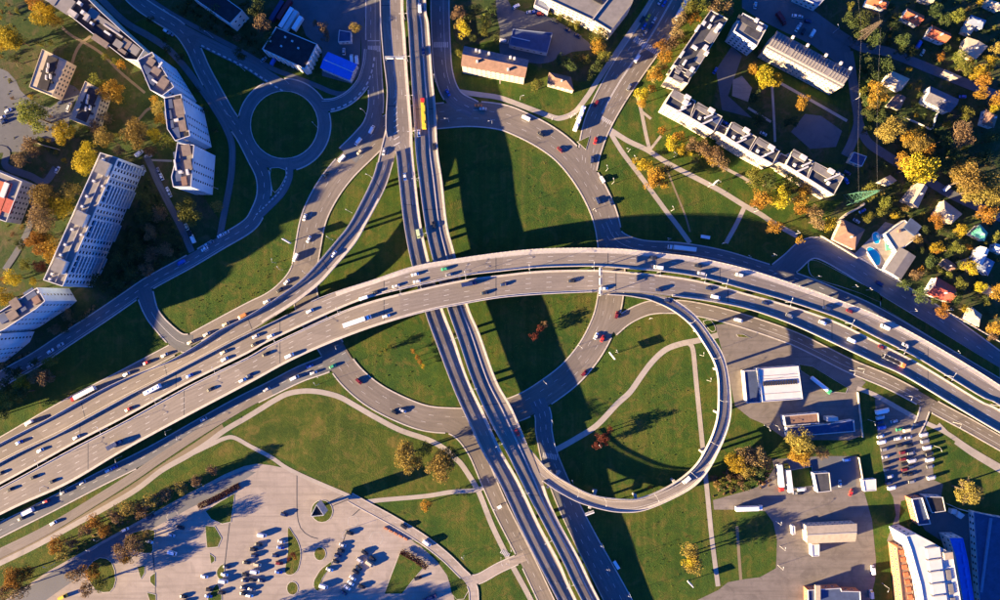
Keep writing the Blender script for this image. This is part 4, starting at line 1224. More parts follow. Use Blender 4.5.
V = {
 'ws': [(11, 489, 'car', 'dark'), (34, 477, 'car', 'dark'), (53, 481, 'car', 'dark'), (116, 444, 'lorry', 'navy'), (211, 389, 'car', 'dark'), (243, 380, 'car', 'white'), (266, 354, 'car', 'dark'), (290, 355.5, 'van', 'white'), (250, 375, 'car', 'navy'),
        (358, 321, 'semi', 'white'), (386.5, 316, 'car', 'white'), (469, 284, 'lorry', 'navy'), (485, 293, 'car', 'dark'), (504, 284.5, 'car', 'navy'), (572, 281, 'car', 'dark'), (604, 288.5, 'car', 'white'), (659, 290, 'car', 'navy'), (709, 288.5, 'car', 'navy'),
        (715, 297, 'van', 'white'), (765, 303, 'car', 'navy'), (789, 315.5, 'suv', 'grey'), (822, 322.5, 'suv', 'white'), (851, 340.5, 'van', 'white'), (881, 347, 'car', 'maroon')],
 'wn': [(415, 274.5, 'car', 'white'), (396, 286, 'car', 'silver'), (417, 281.5, 'car', 'white'), (445, 269, 'car', 'green'), (449, 275, 'car', 'grey'), (364, 298, 'van', 'white'), (310, 311, 'car', 'white'), (256, 336, 'car', 'silver'), (271, 336, 'car', 'white'), (255, 344, 'car', 'dark'),
        (20, 442, 'car', 'blue'), (77, 437, 'car', 'silver'), (41, 450, 'car', 'white'), (1, 473, 'car', 'dark'), (129, 409, 'car', 'red'), (154, 389, 'bus', 'white', (10.5,)), (190, 375.5, 'car', 'blue'), (224, 352, 'car', 'beige'), (225, 359, 'car', 'white'),
        (658, 267.5, 'van', 'white'), (653, 257.5, 'car', 'dark'), (698, 266, 'car', 'dark'), (701, 273.5, 'suv', 'silver'), (739, 275, 'suv', 'white'), (826, 308, 'suv', 'navy'), (849, 311, 'car', 'maroon'), (884, 327, 'van', 'white'), (376, 292, 'car', 'dark'), (905, 345, 'car', 'silver')],
 'ramp': [(384, 152, 'car', 'silver'), (334, 254, 'car', 'white')],
 'service': [(30, 422.5, 'van', 'white'), (85, 393.5, 'semi', 'red'), (127, 374, 'car', 'white'), (147, 362.5, 'car', 'red'), (165, 355, 'car', 'silver'), (191, 342, 'car', 'beige'), (207, 334, 'car', 'silver'), (226, 324, 'car', 'beige'), (243, 316, 'van', 'orange'), (267, 301.5, 'car', 'white'), (280, 290, 'car', 'dark'), (287, 282, 'car', 'white'), (296, 257.5, 'van', 'white'), (309, 239.5, 'car', 'white')],
 'nw': [(405, 177, 'car', 'white'), (418.5, 234, 'van', 'lime')],
 'ne': [(420, 9, 'van', 'white'), (423.5, 52, 'van', 'navy'), (423.8, 115, 'bus', 'yellow', (18.0, 'red')), (419, 133.5, 'car', 'white'), (434, 147, 'car', 'dark'), (434, 225, 'car', 'dark'), (517, 432, 'car', 'red')],
 'loop': [(686, 479.5, 'van', 'white'), (668, 300.5, 'car', 'navy')],
 'ring': [(526, 118.5, 'van', 'white'), (541, 134.5, 'car', 'dark'), (560, 150, 'car', 'maroon'), (602.5, 180, 'suv', 'white'), (598, 201, 'suv', 'navy'), (611, 202, 'car', 'navy'), (616.5, 315, 'suv', 'maroon'), (596, 336, 'car', 'white'), (602.5, 338.5, 'car', 'red'), (584, 373, 'suv', 'maroon'), (359, 381, 'suv', 'maroon'), (395, 412, 'car', 'dark'), (403, 410.5, 'car', 'silver'), (483, 109, 'car', 'silver'),
          (342, 159, 'van', 'white'), (360, 152, 'car', 'beige'), (305, 217.5, 'car', 'white'), (326, 175, 'car', 'dark'), (478, 106, 'car', 'orange')],
 'south_road': [(333, 366, 'car', 'green'), (295, 377.5, 'van', 'white'), (314, 372.5, 'car', 'silver'), (267, 389, 'car', 'silver'), (310, 366, 'car', 'blue'), (29, 511, 'lorry', 'blue', 'white'), (109, 470, 'car', 'white'), (115, 467, 'car', 'blue'), (83, 482, 'car', 'silver'), (47, 501, 'car', 'red'), (64, 492, 'car', 'grey'), (22, 518, 'car', 'dark'), (204, 419, 'car', 'silver')],
 'verge_road': [(54, 522.5, 'car', 'white')],
 'north_road': [(681, 248.5, 'semi', 'white')],
 'avenue': [(680.5, 11, 'bus', 'white', (14.5,)), (648, 18, 'car', 'yellow'), (644, 27, 'car', 'blue'), (654, 21, 'car', 'silver'), (664, 4, 'car', 'blue'), (645, 33.5, 'car', 'grey'), (637, 59, 'van', 'white'), (629, 87.5, 'suv', 'grey'), (660, 2, 'car', 'silver'), (596, 104, 'suv', 'maroon'), (579, 119.5, 'bus', 'white', (15.5,)), (595.5, 141, 'car', 'red'), (592, 160, 'suv', 'navy'), (642, 20, 'car', 'dark'), (651, 27, 'car', 'navy')],
 'street_w': [(372, 130, 'van', 'white'), (358.5, 142, 'van', 'white')],
 'street_e': [(448, 93, 'car', 'blue')],
 'left_street': [(167, 32, 'car', 'white'), (171, 34, 'car', 'grey'), (221, 235.5, 'car', 'white'), (226, 233, 'car', 'silver'), (206.5, 245, 'car', 'silver'), (205, 249, 'car', 'white'), (211, 243, 'car', 'grey'), (182, 262.5, 'van', 'blue'), (61, 345, 'car', 'silver'), (51, 351, 'car', 'white'), (31, 366, 'car', 'silver')],
 'tower_lane': [(159, 171, 'car', 'grey'), (162, 177, 'car', 'white'), (168.5, 190.5, 'car', 'white'), (170, 194, 'car', 'silver'), (181, 214, 'car', 'beige'), (187, 227, 'car', 'beige'), (193.5, 239, 'van', 'white'), (191, 234, 'car', 'dark'), (144, 169, 'car', 'silver')],
 'upper_road': [(879, 284, 'van', 'navy')],
 'access_road': [(404, 526, 'suv', 'dark'), (427, 542.5, 'van', 'white')],
 'sunny_road': [(738, 320, 'van', 'white')],
}
for key, L in V.items():
    for it in L:
        on_road(key, it[0], it[1], it[2], it[3], it[4] if len(it) > 4 else None)
# a car carrier on the south carriageway
v_, z_, a_, sl_ = ROADS['ws'].near(893, 361)
e = place_root('car_carrier', 893, 361, z_+.02, a_, sl_)
mb = MB(); mb.box(-2, 0, .7, 1.0, 11.5, 2.4); mb.build('trailer_bed', M['black'], e)
mb = MB()
for s in (-1, 1):
    mb.box(-2, s*1.2, 2.9, 3.1, 11.5, .15)
    for x in (-7.5, -4, 0, 3.4): mb.box(x, s*1.2, 1.0, 2.9, .15, .15)
for x in (-7.6, 3.6): mb.box(x, 0, 2.9, 3.12, .3, 2.25)
mb.build('upper_frame', M['metal'], e)
mb = MB(); loft(mb, [ringx(0, 1.22, .5, 3.0, .1), ringx(1.5, 1.24, .45, 3.05, .12), ringx(2.3, 1.2, .45, 1.8, .15)]); mb.build('cab', M['car_orange'], e, (4.6, 0, 0))
for x in (6.0, -5.5, -4.2):
    for s in (-1, 1): obj('wheel', BIGWHEEL, e, (x, s*1.02, .5))
tag(e, 'empty car carrier truck with orange cab and open frame', 'truck', 'vehicles on the south flyover carriageway')

def parked(L, where, group, ang, z=0.045):
    for it in L:
        x, y, k, c = it[:4]
        a = math.radians(it[4] if len(it) > 4 else ang)
        make_vehicle(x, y, z, a, k, c, where, group)

parked([(262.5, 534.5, 'van', 'white'), (259, 544, 'car', 'dark'), (255, 555, 'suv', 'navy'), (258, 564, 'suv', 'beige'), (255.5, 571, 'van', 'white'), (253, 579.5, 'car', 'dark'), (252, 588.5, 'car', 'grey'), (250, 595, 'car', 'white'),
        (282, 541, 'car', 'silver'), (281, 547, 'car', 'blue'), (279.5, 562.5, 'suv', 'maroon'), (279, 571.5, 'car', 'blue'), (276, 555, 'suv', 'navy'), (247, 562, 'car', 'dark'), (246, 574, 'suv', 'dark'), (245.5, 580, 'car', 'navy'), (244.5, 587, 'car', 'navy'), (244, 593, 'car', 'dark'),
        (205, 576, 'car', 'white'), (184, 596, 'car', 'dark'), (225, 574, 'car', 'white'), (224, 580.5, 'van', 'white'), (227, 566.5, 'car', 'navy'), (222, 592, 'suv', 'dark'), (209, 595.5, 'car', 'blue'), (210, 589, 'suv', 'dark'), (187, 601, 'car', 'dark'),
        (254, 549, 'suv', 'dark'), (262, 580, 'car', 'navy')], 'in the left half of the car park', 'cars in the car park', -9)
parked([(350, 532.5, 'suv', 'dark'), (343, 544.5, 'car', 'silver'), (341, 550, 'suv', 'dark'), (338, 555, 'suv', 'navy'), (336, 561, 'car', 'dark'), (330, 569, 'car', 'white'), (324, 585.5, 'van', 'white'), (353, 577.5, 'car', 'white', -35), (351, 582.5, 'car', 'white', -35), (347.5, 587, 'car', 'white', -35), (356, 571, 'suv', 'dark', -35), (359, 567, 'car', 'dark', -35),
        (360, 559.5, 'suv', 'silver', -35), (365, 552, 'suv', 'dark', -35), (370, 563, 'van', 'beige', -35), (362, 586, 'suv', 'dark'), (284.5, 514, 'suv', 'navy'), (418, 577.5, 'suv', 'dark', 15), (430, 597, 'lorry', 'navy', 25), (344, 592, 'car', 'navy', -35), (373, 558, 'suv', 'dark', -35), (151, 516, 'car', 'dark', 25), (181, 527, 'suv', 'dark'), (172, 534.5, 'car', 'silver'), (150, 541, 'car', 'white'), (173, 552, 'van', 'white'), (126, 529, 'car', 'white', 25)], 'on the pale car park paving', 'cars in the car park', -18)
parked([(64, 596, 'van', 'yellow', 25)], 'by the trees at the bottom left', 'cars in the car park', 22, .06)
# rows of the car lot on the right
lot = []
for x, y, k, c in [(881, 410.5, 'lorry', 'white'), (879.5, 417, 'van', 'silver'), (879, 422, 'suv', 'navy'), (881, 427, 'van', 'blue'), (880, 436, 'car', 'white'), (881, 441.5, 'van', 'white'), (884, 449, 'suv', 'grey'), (885, 456.5, 'car', 'silver'), (886, 463, 'suv', 'dark'), (886.5, 469, 'car', 'navy'), (889, 476, 'suv', 'silver'), (888, 482.5, 'suv', 'navy'), (891, 487, 'van', 'white'),
                   (899, 429, 'car', 'green'), (906.5, 429.5, 'van', 'beige'), (897, 438, 'suv', 'white'), (908, 437, 'car', 'silver'), (899, 445, 'suv', 'dark'), (909, 445, 'suv', 'dark'), (902.5, 452, 'suv', 'maroon'), (910.5, 452.5, 'suv', 'grey'), (903, 458.5, 'suv', 'maroon'), (911, 460, 'van', 'silver'), (904, 463.5, 'suv', 'dark'), (904.5, 469, 'suv', 'maroon'), (911, 466, 'suv', 'navy'), (905, 474, 'car', 'dark'), (910, 474, 'car', 'dark'), (911.5, 481, 'suv', 'grey'),
                   (923, 434, 'van', 'silver'), (924, 440.5, 'van', 'grey'), (926.5, 447, 'van', 'white'), (928, 453, 'van', 'dark'), (929, 459, 'van', 'white'), (929.5, 466, 'suv', 'grey'), (930.5, 477, 'van', 'silver'), (893.5, 421, 'car', 'silver'), (916, 424, 'car', 'navy')]:
    lot.append((x, y, k, c, 12))
parked(lot, 'in the car lot on the right', 'vehicles in the car lot', 12)
parked([(846, 459.5, 'suv', 'blue', 5), (850.5, 492, 'car', 'red', 70), (839.5, 483, 'car', 'silver', 90), (799, 492.5, 'suv', 'dark', 0), (796, 492.5, 'car', 'grey', 0), (801, 488.5, 'van', 'white', 5), (872, 569, 'van', 'white', 95), (870.5, 593, 'van', 'silver', 95)], 'parked in the depot yard', 'vehicles in the depot yard', 0)
e = make_vehicle(748, 507, .05, math.radians(2), 'semi', 'white', 'at the depot gate beside the lawn', 'vehicles in the depot yard')
e = make_vehicle(779, 477, .05, math.radians(-84), 'semi', 'red', 'parked beside the yellow-fronted one in the depot', 'vehicles in the depot yard', 0, 'white')
e = make_vehicle(787, 477, .05, math.radians(97), 'semi', 'yellow', 'parked beside the red-cabbed one in the depot', 'vehicles in the depot yard', 0, 'white')
# tanker by the white shed
e = place_root('tanker_truck', 820, 385, .05, math.radians(-38))
mb = MB(); loft(mb, [[(x, 1.2*r*math.cos(t), 2.3+1.15*r*math.sin(t)) for t in np.linspace(0, 2*math.pi, 13)[:-1]] for x, r in ((-8, .8), (-7.7, 1), (4.3, 1), (4.6, .8))])
mb.build('tank', M['car_white'], e)
mb = MB(); loft(mb, [ringx(0, 1.22, .5, 3.0, .1), ringx(1.5, 1.24, .45, 3.05, .12), ringx(2.3, 1.2, .45, 1.8, .15)]); mb.build('cab', M['car_green'], e, (5.0, 0, 0))
mb = MB(); mb.box(-1.5, 0, .7, 1.1, 13, 1.0); mb.build('chassis', M['black'], e)
for x in (6.4, 3.0, -5.2, -6.6):
    for s in (-1, 1): obj('wheel', BIGWHEEL, e, (x, s*1.02, .5))
tag(e, 'white tanker truck with green cab beside the white shed', 'truck', 'vehicles in the depot yard')
parked([(70, 106.5, 'car', 'silver', 70), (69, 109, 'car', 'silver', 70), (9, 111, 'car', 'white', 30), (3, 118, 'car', 'silver', 30), (5, 122, 'car', 'navy', 30), (58, 170, 'car', 'silver', 60), (62, 103, 'car', 'navy', 20), (140, 154, 'van', 'white', 40), (149, 156, 'car', 'silver', 10)], 'among the small flats at the left', 'cars parked among the flats', 20)
parked([(352, 59.5, 'van', 'white', 95), (357, 60.5, 'van', 'white', 95), (274, 62, 'van', 'blue', 60), (264, 60, 'car', 'grey', 40), (344, 52, 'car', 'silver', 90)], 'in the yard beside the blue-roofed shed', 'cars parked in the yard', 60)
parked([(530, 12.5, 'car', 'silver', 10), (534, 12.5, 'car', 'blue', 10), (540, 14.5, 'suv', 'red', 0), (504, 42, 'van', 'silver', -10), (568, 30, 'car', 'navy', -30), (555, 21, 'suv', 'dark', -30), (516, 7, 'suv', 'white', 30), (578, 36, 'car', 'navy', -30)], 'in the courtyard below the large block', 'cars parked in the courtyard', 0)
parked([(795, 16.5, 'car', 'white', -10), (799, 17, 'car', 'silver', -10), (807.5, 22, 'suv', 'navy', -10), (797, 29, 'car', 'white', 60), (799, 26.5, 'car', 'silver', 60), (812, 34, 'van', 'white', 60), (780, 20, 'lorry', 'maroon', -55), (755, 6, 'car', 'silver', 80), (803, 32, 'suv', 'dark', 60), (715, 71, 'car', 'blue', 60)], 'in the blue-shaded car park by the striped roof', 'cars parked behind the flats', 0)
parked([(847, 173, 'car', 'navy', -30), (846, 181, 'car', 'blue', -60), (763, 134, 'car', 'silver', -25), (726, 124, 'car', 'blue', -30)], 'parked behind the zigzag flats', 'cars parked behind the flats', 0)
parked([(918, 45, 'van', 'blue', 60), (922, 53, 'car', 'beige', 60), (856, 221, 'car', 'silver', -30), (946, 188, 'van', 'white', 40), (962, 97, 'car', 'blue', 0), (862, 211, 'car', 'blue', 30)], 'parked among the houses', 'cars parked among the houses', 0, .1)
# trailers in a row, top
for x, y, c in ((278.5, 13, 'navy'), (286, 12, 'maroon'), (288, 20, 'white'), (292.5, 23, 'silver'), (299, 25.5, 'white')):
    e = place_root('parked_trailer', x, y, .05, math.radians(58))
    L_ = 13.5 if x < 295 else 9
    obj('box', lorry_box(L_, 2.5, 3.9, 1.0, 0).mesh('box', M['car_'+c]), e)
    mb = MB(); mb.box(0, 0, .7, 1.0, L_-1, 1.0); mb.build('chassis', M['black'], e)
    for xx in (-L_/2+1.5, -L_/2+2.8):
        for s in (-1, 1): obj('wheel', BIGWHEEL, e, (xx, s*1.02, .5))
    reg(e, {'navy': 'dark blue', 'maroon': 'brick-red'}.get(c, c)+' box trailer', 'parked in the row at the top', 'trailer', 'trailers parked in a row', (x, y))
# ------------------------------------------------------------------ trees
def rand_dir():
    v = rng.normal(size=3); return v/np.linalg.norm(v)

def crown_mesh(R, n, leaf, seed, bare=False):
    """leaf faces spread over uneven clumps; the trunk top is the origin"""
    r = np.random.default_rng(seed)
    V = []; F = []
    nb = int(7+R*2.2)
    blobs = []
    for i in range(nb):
        t = r.uniform(0, 2*math.pi); rad = R*math.sqrt(r.uniform(0.0, 1))*0.72
        zz = r.uniform(-.45, .6)*R*(1-0.45*(rad/R)**2)
        br = R*r.uniform(.22, .42)
        blobs.append((rad*math.cos(t), rad*math.sin(t), zz, br))
    blobs.append((0, 0, .35*R, .45*R))
    w = np.array([b[3]**2 for b in blobs]); w /= w.sum()
    for i in range(n):
        b = blobs[r.choice(len(blobs), p=w)]
        d = r.normal(size=3); d /= np.linalg.norm(d)
        k = b[3]*r.uniform(.6, 1.08)
        c = np.array(b[:3])+d*k*np.array([1, 1, .9])
        nn = d*0.8+r.normal(size=3)*.55; nn /= np.linalg.norm(nn)
        u = np.cross(nn, r.normal(size=3)); u /= np.linalg.norm(u); v = np.cross(nn, u)
        s = leaf*r.uniform(.6, 1.25)
        k0 = len(V)
        V += [tuple(c-u*s*.5), tuple(c+v*s*.42+nn*s*.1), tuple(c+u*s*.5), tuple(c-v*s*.42+nn*s*.1)]
        F.append((k0, k0+1, k0+2, k0+3))
    return V, F

def twig_mesh(R, seed):
    """half-bare crown: fans of fine branches"""
    r = np.random.default_rng(seed); mb = MB()
    def grow(p, d, l, rad, depth):
        q = p+d*l
        mb.tube(tuple(p), tuple(q), rad, rad*.55, 3, 0, False)
        if depth == 0: return
        for _ in range(4 if depth > 1 else 3):
            nd = d+r.normal(size=3)*.42; nd[2] += .1; nd /= np.linalg.norm(nd)
            grow(p+d*l*r.uniform(.45, 1.0), nd, l*r.uniform(.5, .75), rad*.5, depth-1)
    for i in range(9):
        t = r.uniform(0, 2*math.pi); el = r.uniform(.15, 1.2)
        d = np.array([math.cos(t)*math.cos(el), math.sin(t)*math.cos(el), math.sin(el)])
        grow(np.array([0, 0, -R*.45]), d, R*.55, .13*R/5, 3)
    return mb

CROWN = {}
SIZES = {'s': (2.3, 420, .40), 'm': (4.2, 1250, .48), 'l': (7.0, 3600, .60)}
def crown(sz, var, colr):
    k = (sz, var, colr)
    if k not in CROWN:
        g = (sz, var, 'geo')
        if g not in CROWN: CROWN[g] = crown_mesh(*SIZES[sz], seed=hash((sz == 's', sz == 'm', var)) % 9999+var*17)
        V_, F_ = CROWN[g]
        CROWN[k] = newmesh('crown', V_, F_, M['leaf_'+colr])
    return CROWN[k]
TWIG = {}
def twigs(sz, var):
    k = (sz, var)
    if k not in TWIG: TWIG[k] = twig_mesh(SIZES[sz][0], 100+var).mesh('branches', M['twig'])
    return TWIG[k]
M['twig'] = plain('twigs', (0.24, 0.17, 0.10), 0.95, 0.25, 1.0)
TRUNK = {}
def trunk(sz):
    if sz not in TRUNK:
        R = SIZES[sz][0]; mb = MB(); h = R*1.15
        mb.tube((0, 0, 0), (0.05, 0, h*.6), .055*R+.06, .045*R+.04, 7); mb.tube((0.05, 0, h*.6), (0, .05, h*1.1), .045*R+.04, .03*R, 7)
        for i in range(5):
            t = i*1.26+.3
            mb.tube((0, 0, h*(.62+.08*i)), (math.cos(t)*R*.5, math.sin(t)*R*.5, h*(.62+.08*i)+R*.45), .025*R+.02, .012*R, 5)
        TRUNK[sz] = mb.mesh('trunk', M['bark'])
    return TRUNK[sz]

CN = {'yellow': 'bright yellow', 'orange': 'orange', 'golden': 'pale golden', 'olive': 'olive green', 'brown': 'brown', 'green': 'dark green', 'red': 'reddish'}
SPEC = []
def tree(px, py, r, col, kind=None):
    SPEC.append((px, py, r, col, kind))

def plant_all(limit=300):
    order = sorted(range(len(SPEC)), key=lambda i: -SPEC[i][2])
    for i in order[:limit]: make_tree(*SPEC[i])
    # the smallest ones, past the first three hundred, together as one
    V_ = []; F_ = []; fm = []; mats = [M['bark']]; mi = {}
    for i in order[limit:]:
        px, py, r, col, kind = SPEC[i]
        R0 = SIZES['s'][0]; s = r*MPP/R0*1.06; zc = R0*1.53*s
        v = P(px, py, zc); a = random.uniform(0, 6.28); ca, sa = math.cos(a)*s, math.sin(a)*s
        if col not in mi: mi[col] = len(mats); mats.append(M['leaf_'+col])
        for me, dz, k in ((trunk('s'), 0.0, 0), (crown('s', random.randrange(4), col), R0*1.53, mi[col])):
            n = len(V_)
            for q in me.vertices: V_.append((v.x+q.co.x*ca-q.co.y*sa, v.y+q.co.x*sa+q.co.y*ca, (q.co.z+dz)*s))
            for f in me.polygons: F_.append(tuple(n+j for j in f.vertices)); fm.append(k)
    if F_:
        o = obj('undergrowth', newmesh('undergrowth', V_, F_, mats, fm)); o['kind'] = 'stuff'

CSC = 1.22
def make_tree(px, py, r, col, kind=None):
    Rm = r*MPP
    sz = 's' if Rm < 3.1 else ('m' if Rm < 5.6 else 'l')
    R0 = SIZES[sz][0]; s = Rm/R0*(1.06 if sz == 's' else CSC)
    zc = (R0*1.15+R0*.38)*s          # crown centre height
    v = P(px, py, zc)
    e = bpy.data.objects.new('tree', None); e.empty_display_size = .5; COL.objects.link(e)
    e.location = (v.x, v.y, 0); e.rotation_euler = (0, 0, random.uniform(0, 6.28))
    sx = random.uniform(.9, 1.12)
    e.scale = (s*sx, s/sx, s*random.uniform(.92, 1.1))
    obj('trunk', trunk(sz), e)
    var = random.randrange(4)
    if kind == 'bare':
        obj('branches', twigs(sz, var % 2), e, (0, 0, R0*1.5))
        c = crown(sz, 10+var % 2, col) if False else crown(sz, var, col)
        o = obj('crown', c, e, (0, 0, R0*1.53)); o.scale = (.9, .9, .75)
    else:
        obj('crown', crown(sz, var, col), e, (0, 0, R0*1.53))
    reg(e, ('half-bare ' if kind == 'bare' else ('small ' if sz == 's' else ('broad ' if sz == 'l' else '')))+CN[col]+' tree', 'by '+near(px, py), 'tree', 'autumn trees', (px, py))
    return e

